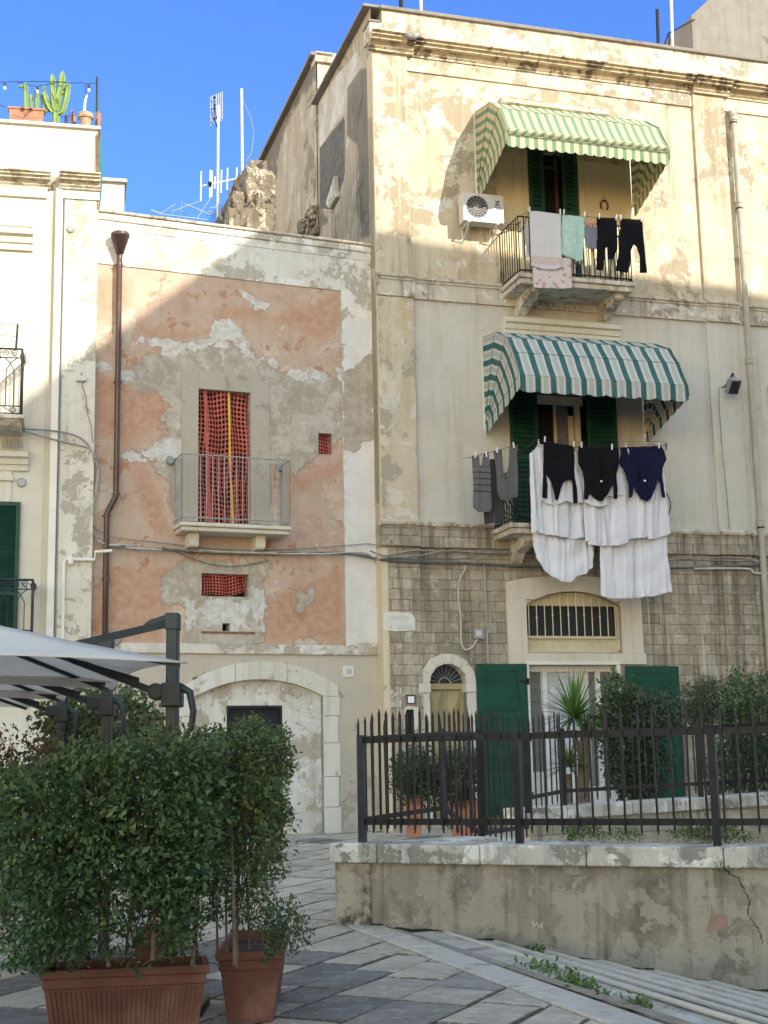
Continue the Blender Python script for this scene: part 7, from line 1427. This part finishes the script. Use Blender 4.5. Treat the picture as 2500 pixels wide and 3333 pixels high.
ztop_ = zat('P', 372, 1325, base1[1]); zcl = zat('P', 372, 1500, base1[1]); dC = cen - base1; dC /= np.linalg.norm(dC); zap = zat('P', -60, 1312, cen[1]) ; print('mast', ztop_, zcl, 'apex', zap)
m = MB(); m.box(base1[0] - .042, base1[0] + .042, base1[1] - .055, base1[1] + .055, 0, ztop_ - .05); build(m, 'mast', M['anth'], um, bevel=.012)
m = MB(); m.box(base1[0] - .24, base1[0] + .24, base1[1] - .24, base1[1] + .24, .01, .08); build(m, 'base', M['anth'], um, bevel=.02)
m = MB(); e = np.array([cen[0], cen[1]]); armz = zap + .25; e = base1 + dC * .78; ze = zat('P', 157, 1400, e[1]); rail(m, (base1[0] - .03, base1[1], ztop_ - .07), (e[0], e[1], ze), .027, .022); build(m, 'top_arm', M['anth'], um)
m = MB(); m.tube([(base1[0] + .045, base1[1], ztop_ - .06), (base1[0] - .05, base1[1] - .0, ztop_ - .04), (base1[0] - .16, base1[1], ztop_ - .075), (base1[0] - .2, base1[1], ztop_ - .10)], [.03, .035, .034, .028], 10); m.box(base1[0] - .05, base1[0] + .048, base1[1] - .06, base1[1] + .06, ztop_ - .12, ztop_ + .0); build(m, 'arm_joint', M['anth'], um, bevel=.01)
# clamp with handle
m = MB(); m.box(base1[0] - .07, base1[0] + .07, base1[1] - .08, base1[1] + .08, zcl - .09, zcl + .08); m.lathe((base1[0] - .11, base1[1] - .075, zcl + .02), [(.06, 0), (.06, .15)], 18, 'y'); build(m, 'clamp', M['anth'], um, bevel=.012)
m = MB(); m.tube([(base1[0] + .06, base1[1] - .05, zcl + .05), (base1[0] + .13, base1[1] - .06, zcl + .01), (base1[0] + .155, base1[1] - .06, zcl - .12), (base1[0] + .14, base1[1] - .06, zcl - .24), (base1[0] + .09, base1[1] - .06, zcl - .30)], [.028, .028, .024, .020, .015], 8); build(m, 'crank_handle', M['anth'], um, smooth=True)
m = MB(); g_ = cen + (base1 - cen) * .42; rail(m, (base1[0] - .12, base1[1] - .02, zcl + .02), (g_[0], g_[1], zE + (zap - zE) * .50), .024, .02); build(m, 'support_arm', M['anth'], um)
# canopy: four sagging panels from edge to apex
hx, hy = Wn / 2, Ls / 2; Nn = 12; Lx = Vd * Lf
m = MB(); corners = [cen - Lx * hx * sx + Ud * hy * sy for sx, sy in ((1, -1), (1, 1), (-1, 1), (-1, -1))]
for i in range(4):
    a, b = corners[i], corners[(i + 1) % 4]; P = []
    for k in range(9):
        r = k / 8
        for j in range(Nn + 1):
            f = j / Nn; e_ = a + (b - a) * f; q = cen + (e_ - cen) * r; bow = 4 * f * (1 - f); q = q - (e_ - cen) * (.045 * bow * r * r)
            P.append((q[0], q[1], zap + (zE - zap) * r + .05 * bow * r * r - .045 * math.sin(PI * r) * (.3 + .7 * bow)))
    m.add(P, [(k * (Nn + 1) + j, k * (Nn + 1) + j + 1, (k + 1) * (Nn + 1) + j + 1, (k + 1) * (Nn + 1) + j) for k in range(8) for j in range(Nn)])
build(m, 'canopy', M['canvas'], um, smooth=True, solid=.006, recalc=False)
for i in range(4):
    for tt, nm in ((corners[i], 'rib'), ((corners[i] + corners[(i + 1) % 4]) / 2, 'rib')):
        m = MB(); e_ = cen + (tt - cen) * .97; rail(m, (cen[0], cen[1], zap - .06), (e_[0], e_[1], zE - .012), .014, .009); build(m, nm, M['anth'], um)
m = MB(); m.lathe((cen[0], cen[1], zap - .2), [(.05, 0), (.06, .1), (.06, .3), (.03, .34)], 14); build(m, 'hub', M['anth'], um)
st = hit('P', 231, 1560, 12.2)[:2] - base1; 
for k, lb in ((1, 'second grey white parasol of the row, seen between the nearest mast and the third one'), (2, 'farthest grey white parasol of the row, its mast lowest and leftmost')):
    c_ = copy_tree(um); c_.location = um.location + Vector((st[0] * k, st[1] * k, .03 * k)); c_['label'] = lb
# ------------------------------------------------------------------ foliage
CR['p1'] = (0, 2800, 2.37)
def leaves(centers, dirs, size, per, spread, name, mat, parent=None, aspect=.45, droop=.0, seed=1, vbias=None):
    """per leaves along each short twig; every leaf is a folded four-point blade"""
    rg = np.random.default_rng(seed); n = len(centers) * per; c = np.repeat(centers, per, 0); d = np.repeat(dirs, per, 0)
    t = np.tile(np.linspace(0, 1, per), len(centers))[:, None]; rnd = rg.normal(size=(n, 3)); p = c + d * t * spread + rnd * size * .55
    ax = d * .5 + rg.normal(size=(n, 3)) * .8 + np.array([0, 0, -droop]); ax /= np.linalg.norm(ax, axis=1)[:, None]
    up = rg.normal(size=(n, 3)) * .55 + np.array([0, -.35, .8]); sd = np.cross(ax, up); sd /= np.linalg.norm(sd, axis=1)[:, None] + 1e-9; nm = np.cross(sd, ax)
    L = size * rg.uniform(.45, 1.5, (n, 1)) * np.repeat(rg.uniform(.75, 1.2, len(centers)), per)[:, None]; Wd = L * aspect
    V = np.stack([p, p + ax * L * .5 + sd * Wd * .5 + nm * Wd * .12, p + ax * L - nm * L * .08, p + ax * L * .5 - sd * Wd * .5 + nm * Wd * .12, p + ax * L * .55], 1).reshape(-1, 3)
    b = np.arange(n)[:, None] * 5; Fc = np.concatenate([b + [0, 1, 4], b + [1, 2, 4], b + [0, 4, 3], b + [4, 2, 3]], 1).reshape(-1, 3)
    me = mkmesh(name, V, Fc, True); tw = np.repeat(rg.random(len(centers)), per); v = np.clip(.55 * tw + .45 * rg.random(n), 0, 1)
    if vbias is not None: v = np.clip(v + np.repeat(vbias, per), 0, 1)
    a = me.attributes.new('v', 'FLOAT', 'POINT'); a.data.foreach_set('value', np.repeat(v, 5).astype(np.float32)); me.materials.append(mat)
    o = bpy.data.objects.new(name, me); COL.objects.link(o)
    if parent is not None: o.parent = parent; me.transform(Matrix.Translation(-parent.location))
    return o
def fill(c, P, D0, D1, n, holes=.38, hs=26.0, seed=1, soft=22, bottomfade=None, shell=.5, gaps=()):
    """twig roots inside the body whose outline from the camera is P and which reaches from D0 to D1 metres away"""
    rg = np.random.default_rng(seed); P = np.array(P, float); lo, hi = P.min(0), P.max(0); out = []; Ds = []
    while len(out) < n:
        x = rg.uniform(lo[0] - soft, hi[0] + soft, 4000); y = rg.uniform(lo[1] - soft, hi[1] + soft, 4000); u = rg.random(4000)
        u = np.where(rg.random(4000) < shell, u ** 2.2, u)
        d = polyd(P, x, y) + soft * 1.6 * (vnoise(x / hs, y / hs, seed) - .5) + soft * .9 * (vnoise(x / hs * 3.1, y / hs * 3.1, seed + 3) - .5)
        thick = np.clip(d / (soft * 2.2), 0.0, 1); mid = .5
        dep = mid + (u - mid) * (.35 + .65 * thick); dens = vnoise(x / hs * 1.7 + 9 * dep, y / hs * 1.7 - 5 * dep, seed + 7)
        ok = (d > 0) & (dens > holes * (1.35 - .5 * thick))
        if bottomfade is not None: ok &= rg.random(4000) < np.clip((bottomfade[1] - y) / (bottomfade[1] - bottomfade[0]), .12, 1)
        for G_, pk in gaps: ok &= ~((polyd(G_, x, y) + 14 * (vnoise(x / 9, y / 9, 5) - .5) > 0) & (rg.random(4000) < pk))
        for xx, yy, dd in zip(x[ok], y[ok], dep[ok]):
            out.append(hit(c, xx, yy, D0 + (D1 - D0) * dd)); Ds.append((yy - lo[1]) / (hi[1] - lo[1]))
            if len(out) >= n: break
    out = np.array(out); cen = out.mean(0); dr = out - cen; dr /= np.linalg.norm(dr, axis=1)[:, None] + 1e-9; dr = dr * .6 + np.array([0, -.25, .5]) + rg.normal(size=dr.shape) * .5; dr /= np.linalg.norm(dr, axis=1)[:, None]
    return out, dr, np.array(Ds)
def bush(name, label, cat, c, P, D0, D1, n, size, per, mat, spread=.1, stems=(), aspect=.45, seed=1, group=None, stemr=.012, holes=.38, soft=22, bottomfade=None, droop=0., tipmat=None, hs=26., vb=0.0, gaps=()):
    pts, dr, f = fill(c, P, D0, D1, n, holes, hs, seed, soft, bottomfade, .5, gaps); b = pts[:, :].mean(0); zb = pts[:, 2].min()
    t = thing(name, label, cat, WO, (b[0], b[1], zb), group)
    if tipmat:
        k = (f < .16) & (np.random.default_rng(seed + 5).random(len(f)) < .75); leaves(pts[~k], dr[~k], size, per, spread, 'crown', mat, t, aspect, droop, seed, (.25 * (1 - f[~k]) - .12) + vb)
        leaves(pts[k], dr[k], size, per, spread, 'young_growth', tipmat, t, aspect, droop, seed + 9)
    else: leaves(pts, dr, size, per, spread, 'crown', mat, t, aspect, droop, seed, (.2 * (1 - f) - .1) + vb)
    for S in stems:
        m = MB(); m.tube([hit(c if len(q) == 3 else q[3], q[0], q[1], q[2]) for q in S], [stemr * (1 - .4 * i / max(1, len(S) - 1)) for i in range(len(S))], 7); build(m, 'stem', M['bark'], t)
    # inner twigs
    m = MB(); rg = np.random.default_rng(seed + 20); k = min(140, len(pts) // 12); root = np.array([b[0], b[1], zb])
    for q in pts[rg.choice(len(pts), k, replace=False)]:
        a = np.array([b[0] + (q[0] - b[0]) * .55, b[1] + (q[1] - b[1]) * .4, max(zb, q[2] - .35 * abs(q[2] - zb) - .1)]); m.tube([a, (a + q) / 2 + rg.normal(size=3) * .02, q], .0035, 4, False)
    build(m, 'twigs', M['bark'], t, recalc=False); return t
# planters: outline corners on the rim plane
def planter(name, label, fl, fr_, bl, c, zr, depth_scale=1.0, h=None, ribs=False, mat='terra', cc=None):
    A = zplane(c, *fl, zr); B = zplane(c, *fr_, zr); Cc = zplane(c, *bl, zr) if bl else None; zg = gz(A[1])
    e = B - A; L = np.linalg.norm(e); e /= L; n = np.array([-e[1], e[0]]); dep = depth_scale if Cc is None else abs((Cc - A) @ n)
    fr2 = Frame(A, math.degrees(math.atan2(e[1], e[0]))); t = thing(name, label, 'planter', fr2, (L / 2, -dep / 2, zg)); H = zr - zg
    def ring(i, z): return [(i, -i, z), (L - i, -i, z), (L - i, -dep + i, z), (i, -dep + i, z)]
    m = MB(); R_ = [(.075, 0), (.03, H * .74), (.02, H * .745), (.018, H * .88), (.0, H * .89), (.0, H), (.03, H), (.035, H * .8)]; rr = [ring(i, zg + z) for i, z in R_]
    vs = [p for r in rr for p in r]; m.add(vs, [(k * 4 + i, k * 4 + (i + 1) % 4, (k + 1) * 4 + (i + 1) % 4, (k + 1) * 4 + i) for k in range(len(rr) - 1) for i in range(4)] + [(3, 2, 1, 0)])
    build(m, 'body', M[mat], t, bevel=.012)
    if ribs:
        n_ = int(L / .032); m = MB()
        for k in range(1, n_):
            u = k / n_; x0 = .075 + (L - .15) * u; x1 = .03 + (L - .06) * u; m.hull([(x0 - .007, -.075 + .001, zg + .02), (x0 + .007, -.075 + .001, zg + .02), (x0 + .005, -.075 + .012, zg + .02), (x0 - .005, -.075 + .012, zg + .02)], [(x1 - .007, -.032, zg + H * .70), (x1 + .007, -.032, zg + H * .70), (x1 + .005, -.022, zg + H * .70), (x1 - .005, -.022, zg + H * .70)])
        build(m, 'ribs', M[mat], t)
    m = MB(); r_ = ring(.03, zg + H * .83); m.add(r_, [(0, 1, 2, 3)]); build(m, 'soil', M['soil'], t); return t
planter('planter', 'long ribbed brown terracotta trough holding the big dark hedge', (300, 862), (1618, 806), None, 'p1', .43, .46, ribs=True)
planter('planter', 'plain brown terracotta trough behind and right of the ribbed one, seen from its short end', (930, 887), (1225, 880), (838, 792), 'c7', .46)
planter('planter', 'low brown planter half hidden behind the big hedge', (560, 800), (720, 795), None, 'c7', .45, .4)
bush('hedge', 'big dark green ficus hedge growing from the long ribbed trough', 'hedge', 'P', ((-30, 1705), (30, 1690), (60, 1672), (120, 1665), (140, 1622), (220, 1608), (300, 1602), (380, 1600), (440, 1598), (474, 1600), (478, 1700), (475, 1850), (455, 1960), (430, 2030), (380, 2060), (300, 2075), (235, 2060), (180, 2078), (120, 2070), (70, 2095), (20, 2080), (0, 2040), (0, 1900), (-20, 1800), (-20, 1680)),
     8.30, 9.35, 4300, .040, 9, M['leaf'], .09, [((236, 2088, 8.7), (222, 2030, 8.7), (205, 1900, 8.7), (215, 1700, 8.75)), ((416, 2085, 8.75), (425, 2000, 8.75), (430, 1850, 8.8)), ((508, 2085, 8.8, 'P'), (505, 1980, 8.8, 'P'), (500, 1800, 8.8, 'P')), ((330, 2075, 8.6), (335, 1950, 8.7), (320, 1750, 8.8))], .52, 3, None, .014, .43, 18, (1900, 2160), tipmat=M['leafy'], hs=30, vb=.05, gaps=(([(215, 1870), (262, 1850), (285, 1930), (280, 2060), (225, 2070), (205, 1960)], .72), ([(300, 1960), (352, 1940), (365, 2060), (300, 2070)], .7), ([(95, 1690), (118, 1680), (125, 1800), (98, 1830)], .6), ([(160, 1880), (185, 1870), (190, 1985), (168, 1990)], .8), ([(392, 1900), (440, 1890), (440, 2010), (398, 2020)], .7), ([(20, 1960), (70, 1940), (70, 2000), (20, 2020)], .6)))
bush('hedge', 'lighter green ficus with bare canes growing from the plain trough', 'hedge', 'P', ((415, 1600), (470, 1598), (505, 1586), (560, 1580), (616, 1588), (622, 1620), (612, 1680), (608, 1800), (600, 1900), (612, 1960), (640, 2030), (600, 2010), (560, 1990), (500, 2000), (450, 1960), (430, 1850), (425, 1700)),
     9.0, 9.9, 2000, .038, 8, M['leaf'], .09, [((512, 2092, 9.2), (514, 1900, 9.2), (517, 1700, 9.2), (512, 1590, 9.2)), ((490, 2080, 9.4), (488, 1950, 9.4), (500, 1800, 9.4)), ((470, 2075, 9.5), (468, 1950, 9.5), (480, 1750, 9.5)), ((540, 2050, 9.5), (532, 1900, 9.5), (548, 1720, 9.5))], .46, 5, None, .009, .43, 15, (1750, 2080), tipmat=M['leafy'], vb=.3, gaps=(([(520, 1780), (560, 1760), (570, 1960), (520, 1980)], .6), ([(440, 1850), (500, 1830), (505, 2010), (450, 2010)], .75), ([(575, 1900), (605, 1880), (610, 1960), (580, 1970)], .6)))
bush('hedge_sprig', 'loose twiggy sprig leaning out low at the right side of the plain trough', 'plant', 'P', ((560, 1990), (600, 1960), (645, 1985), (652, 2010), (640, 2040), (600, 2060), (570, 2040)), 8.95, 9.3, 120, .034, 7, M['leaf'], .1, (), .42, 8, None, .006, .3, 12)
bush('hedge', 'thin see-through hedge at the left picture edge behind the big one', 'hedge', 'P', ((-30, 1600), (40, 1590), (110, 1605), (125, 1660), (120, 1800), (110, 1900), (60, 1960), (-30, 1960)), 10.6, 11.3, 620, .040, 7, M['leafo'], .12, [((20, 2000, 10.9), (18, 1800, 10.9), (25, 1620, 10.9)), ((70, 2000, 11.0), (66, 1800, 11.0), (60, 1650, 11.0))], .5, 7, None, .012, .52, 22, tipmat=M['leafred'])
bush('tree', 'small drooping tree with pale green leaves behind the parasol masts', 'tree', 'P', ((85, 1560), (110, 1530), (165, 1515), (230, 1500), (270, 1505), (300, 1535), (345, 1565), (365, 1600), (340, 1660), (100, 1660)), 14.6, 16.2, 620, .085, 7, M['leafy'], .22, [((220, 1900, 15.4), (222, 1750, 15.4), (225, 1600, 15.4))], .5, 9, None, .04, .40, 20, droop=.8)
# shrubs by the doors
bush('shrub', 'round dark shrub in the terracotta pot left of the arched door', 'shrub', 'z4', ((310, 1160), (330, 950), (420, 880), (560, 890), (640, 960), (650, 1120), (600, 1230), (460, 1250), (380, 1230)), 20.3, 21.3, 620, .055, 7, M['leafo'], .12, (), .5, 12, None, .01, .50, 30)
bush('shrub', 'leafy shrub in the larger terracotta pot before the arched door', 'shrub', 'z4', ((660, 1240), (650, 1000), (720, 900), (860, 880), (950, 890), (965, 1000), (950, 1150), (930, 1250), (760, 1250)), 20.0, 21.2, 680, .055, 7, M['leafo'], .12, (), .5, 13, None, .01, .50, 30)
def rpot(c, x0, x1, yt, D, h, label):
    a, b = hit(c, x0, yt, D), hit(c, x1, yt, D); r = (b[0] - a[0]) / 2; cx_ = (a[0] + b[0]) / 2; t = thing('terracotta_pot', label, 'pot', WO, (cx_, D, a[2] - h)); m = MB()
    m.hull([(cx_ - r * .8, D - r * .8, a[2] - h), (cx_ + r * .8, D - r * .8, a[2] - h), (cx_ + r * .8, D + r * .8, a[2] - h), (cx_ - r * .8, D + r * .8, a[2] - h)], [(cx_ - r, D - r, a[2]), (cx_ + r, D - r, a[2]), (cx_ + r, D + r, a[2]), (cx_ - r, D + r, a[2])]); m.box(cx_ - r - .02, cx_ + r + .02, D - r - .02, D + r + .02, a[2] - .06, a[2] + .01); build(m, 'pot', M['terra2'], t, bevel=.012); m = MB().box(cx_ - r + .03, cx_ + r - .03, D - r + .03, D + r - .03, a[2], a[2] + .014); build(m, 'soil', M['soil'], t)
rpot('z4', 392, 528, 1230, 20.8, .55, 'smaller square terracotta pot left of the arched door behind the fence'); rpot('z4', 742, 975, 1247, 20.6, .72, 'larger square terracotta pot before the arched door behind the fence')
def agave(name, label, heads, stems, D, mat):
    t = thing(name, label, 'plant', WO, tuple(hit(*stems[0][0], D)))
    for S, r in stems:
        pass
    return t
yz = thing('yucca', 'tall yucca with spiky green heads on brown trunks before the glazed door', 'yucca', WO, tuple(hit('z5', 230, 1275, 20.4)))
for S, r in ((((238, 1275), (232, 1150), (240, 1000), (235, 850), (250, 760)), .085), (((125, 1275), (120, 1150), (118, 1040)), .05), (((235, 900), (180, 820), (160, 700)), .045)):
    m = MB(); P = [hit('z5', x, y, 20.4) for x, y in S]; m.tube(P, [r * (1.2 - .35 * i / (len(P) - 1)) for i in range(len(P))], 9); build(m, 'trunk', M['bark'], yz)
for hx_, hy_, Lb, nb, sd_ in ((165, 600, .80, 150, 1), (262, 720, .42, 60, 2), (128, 980, .44, 70, 3)):
    rg = np.random.default_rng(sd_); c0_ = hit('z5', hx_, hy_, 20.35); V = []; Fc = []
    for k in range(nb):
        a = rg.uniform(0, 2 * PI); el = rg.uniform(-.35, 1.45); d = np.array([math.cos(a) * math.cos(el), math.sin(a) * math.cos(el), math.sin(el)]); L = Lb * rg.uniform(.7, 1.05); s_ = np.cross(d, [0, 0, 1.]); s_ /= np.linalg.norm(s_) + 1e-9; b0 = len(V); wv = .028
        for i in range(5):
            f = i / 4; p = c0_ + d * L * f + np.array([0, 0, -.16 * L * f * f * (1 if el < .9 else .1)]); w_ = wv * (1 - f) ** .8 * (1 if i else .7); V += [p - s_ * w_, p + np.array([0, 0, -.004]), p + s_ * w_]
        for i in range(4): q = b0 + i * 3; Fc += [(q, q + 1, q + 4), (q, q + 4, q + 3), (q + 1, q + 2, q + 5), (q + 1, q + 5, q + 4)]
    me = mkmesh('blades', V, np.array(Fc)); at = me.attributes.new('v', 'FLOAT', 'POINT'); at.data.foreach_set('value', np.repeat(rg.random(nb), 15).astype(np.float32)); me.materials.append(M['yucca']); o = bpy.data.objects.new('blades', me); COL.objects.link(o); o.parent = yz; me.transform(Matrix.Translation(-yz.location))
bush('shrub', 'big dark green shrub in front of the right green shutter', 'shrub', 'z5', ((400, 420), (430, 330), (470, 300), (530, 350), (600, 370), (700, 440), (800, 450), (900, 480), (985, 520), (980, 620), (900, 680), (850, 780), (860, 960), (830, 1130), (780, 1240), (620, 1230), (520, 1200), (460, 1200), (420, 1000), (370, 860), (350, 700), (360, 520)), 20.6, 22.0, 1500, .064, 8, M['leafo'], .14, [((720, 1250, 21.3), (715, 1000, 21.3), (700, 760, 21.3))], .5, 14, None, .03, .46, 34, tipmat=M['leaf'])
bush('shrub', 'pale olive green feathery shrub between the two dark ones at the right', 'shrub', 'z5', ((1000, 480), (1040, 380), (1120, 340), (1200, 330), (1270, 400), (1290, 520), (1270, 640), (1200, 700), (1050, 680), (1000, 600)), 21.6, 22.6, 700, .045, 8, M['leafo'], .14, [((1150, 1200, 22.1), (1150, 900, 22.1), (1140, 650, 22.1))], .35, 15, None, .02, .45, 30, vb=.2)
bush('shrub', 'tall green shrub at the right picture edge before the ashlar wall', 'shrub', 'z5', ((1300, 480), (1360, 340), (1420, 250), (1480, 290), (1540, 370), (1600, 300), (1700, 320), (1760, 500), (1760, 1000), (1700, 1180), (1560, 1120), (1480, 1190), (1300, 1190), (1200, 1180), (1180, 1080), (1250, 900), (1280, 700), (1240, 640)), 20.8, 22.2, 1500, .058, 8, M['leaf'], .14, [((1550, 1200, 21.5), (1552, 1000, 21.5), (1560, 760, 21.5)), ((1520, 1200, 21.3), (1530, 1000, 21.3), (1500, 760, 21.3))], .45, 16, None, .03, .45, 34, tipmat=M['leafy'])
# weeds
def weeds(label, c, P, D0, D1, n, size=.03, seed=1):
    pts, dr, f = fill(c, P, D0, D1, n, .25, 26, seed, 8); t = thing('weeds', label, 'weeds', WO, tuple(pts.mean(0))); dr[:, 2] = abs(dr[:, 2]) + .5; leaves(pts, dr, size, 6, .05, 'leaves', M['weed'], t, .42, 0, seed); return t
DW = FW.W(3.2, -.3, 0)[1]
weeds('bushy weeds at the foot of the right fence post on the coping', 'z5', ((930, 1530), (1010, 1480), (1120, 1460), (1210, 1440), (1250, 1490), (1300, 1470), (1400, 1480), (1480, 1530), (1530, 1560), (1400, 1585), (1250, 1590), (1100, 1570)), DW - .1, DW + .25, 260, .03, 31)
weeds('green weeds against the cream ramp wall near the middle post', 'z5', ((110, 1450), (200, 1435), (350, 1440), (360, 1540), (230, 1552), (110, 1550)), 17.3, 17.8, 150, .04, 32)
weeds('small weeds between the coping and the cream ramp wall', 'z5', ((400, 1530), (450, 1490), (600, 1480), (690, 1520), (700, 1555), (500, 1556)), 16.5, 17.3, 70, .035, 33)
weeds('tiny tuft hanging at the crack of the grey coping', 'z12', ((1462, 200), (1480, 190), (1505, 215), (1495, 240), (1465, 238)), FW.W(3.6, .09, 0)[1] - .03, FW.W(3.6, .09, 0)[1], 26, .022, 34)
def gweeds(label, c, P, n, seed, dz=0.0, size=.028):
    rg = np.random.default_rng(seed); Pn = np.array(P, float); out = []
    while len(out) < n:
        x, y = rg.uniform(*[(Pn[:, 0].min(), Pn[:, 0].max())][0]), rg.uniform(Pn[:, 1].min(), Pn[:, 1].max())
        if polyd(Pn, np.array([x]), np.array([y]))[0] < 0: continue
        p = np.array([*zplane(c, x, y, dz), dz + rg.uniform(0, .04)]); out.append(p)
    out = np.array(out); dr = rg.normal(size=out.shape) * .6 + [0, 0, .6]; dr /= np.linalg.norm(dr, axis=1)[:, None]; t = thing('weeds', label, 'weeds', WO, tuple(out.mean(0))); leaves(out, dr, size, 6, .05, 'leaves', M['weed'], t, .42, 0, seed)
gweeds('line of weeds growing in the joint between the kerb and the first step', 'z12', ((690, 603), (760, 612), (840, 625), (870, 650), (970, 670), (980, 695), (1070, 745), (1000, 735), (900, 695), (800, 650)), 190, 41, -.02, .05)
gweeds('small tuft of weeds lower down the kerb joint', 'z12', ((1125, 760), (1185, 765), (1190, 790), (1140, 785)), 46, 42, -.03, .05)
gweeds('small tuft at the foot of the stained retaining wall', 'z12', ((735, 545), (775, 538), (785, 562), (745, 566)), 34, 43, -.06, .045)
# fallen leaves and a cigarette end on the paving
rg = np.random.default_rng(77); Pf = []
for k in range(150):
    x, y = (rg.uniform(560, 1100), rg.uniform(900, 1190)) if k % 3 else (rg.uniform(60, 1600), rg.uniform(560, 1190)); g_ = ground_hit('c7', x, y); Pf.append(g_ + np.array([0, 0, .006]))
Pf = np.array([p for p in Pf if (p[:2] - c0) @ CV < .1]); dr = rg.normal(size=Pf.shape) * [1, 1, .02]; dr /= np.linalg.norm(dr, axis=1)[:, None]
def flat_leaves(name, P, D, size, mat):
    V = []; Fc = []
    for p, d in zip(P, D):
        s_ = np.array([-d[1], d[0], 0]); L = size * rg.uniform(.6, 1.3); b = len(V); V += [p, p + d * L * .5 + s_ * L * .25 + [0, 0, .004], p + d * L, p + d * L * .5 - s_ * L * .25 + [0, 0, .006]]; Fc.append((b, b + 1, b + 2, b + 3))
    me = mkmesh(name, V, Fc); me.materials.append(mat); o = bpy.data.objects.new(name, me); COL.objects.link(o); o['kind'] = 'stuff'; return o
flat_leaves('fallen_leaves', Pf, dr, .028, simple('dry_leaf', (.14, .10, .05), .9, 0, .5, 9))
p = ground_hit('c7', 1228, 1042); cg = thing('cigarette_end', 'white cigarette end lying on the paving right of the trough', 'litter', WO, tuple(p)); build(MB().tube([(p[0] - .03, p[1], p[2] + .008), (p[0] + .02, p[1] + .01, p[2] + .008)], .006, 6), 'filter', M['whitem'], cg)
# cafe furniture behind the hedges
def chair(x, y, rot, label):
    t = thing('cafe_chair', label, 'chair', WO, (x, y, gz(y)), 'cafe chairs'); t.rotation_euler = (0, 0, rot); INFO[t.name] = (WO, (0, 0, 0)); 
    build(MB().box(-.21, .21, -.21, .21, .43, .46), 'seat', M['iron'], t, bevel=.01); m = MB(); m.box(-.2, .2, .18, .205, .62, .84); build(m, 'backrest', M['iron'], t, bevel=.01)
    for sx in (-1, 1):
        for sy in (-1, 1): build(MB().tube([(sx * .2, sy * .2, 0), (sx * .18, sy * .18, .44)] if sy < 0 else [(sx * .2, .24, 0), (sx * .18, .19, .44), (sx * .19, .2, .84)], .012, 6), 'leg', M['iron'], t)
    return t
tx, ty = hit('c7', 380, 600, 11.6)[:2]; ct = thing('cafe_table', 'small round cafe table behind the big hedge', 'table', WO, (tx, ty, gz(ty))); m = MB(); zt_ = gz(ty) + .74
m.lathe((tx, ty, zt_ - .02), [(.33, 0), (.35, .01), (.35, .025), (.33, .03)], 28); build(m, 'tabletop', M['whitem'], ct); build(MB().tube([(tx, ty, gz(ty) + .03), (tx, ty, zt_ - .02)], .03, 10), 'pedestal', M['iron'], ct); m = MB(); m.lathe((tx, ty, gz(ty)), [(.22, 0), (.22, .02), (.05, .05)], 20); build(m, 'base', M['iron'], ct)
chair(tx - .65, ty + .1, -1.4, 'dark cafe chair left of the small round table'); chair(tx + .55, ty + .35, .9, 'dark cafe chair right of the small round table')
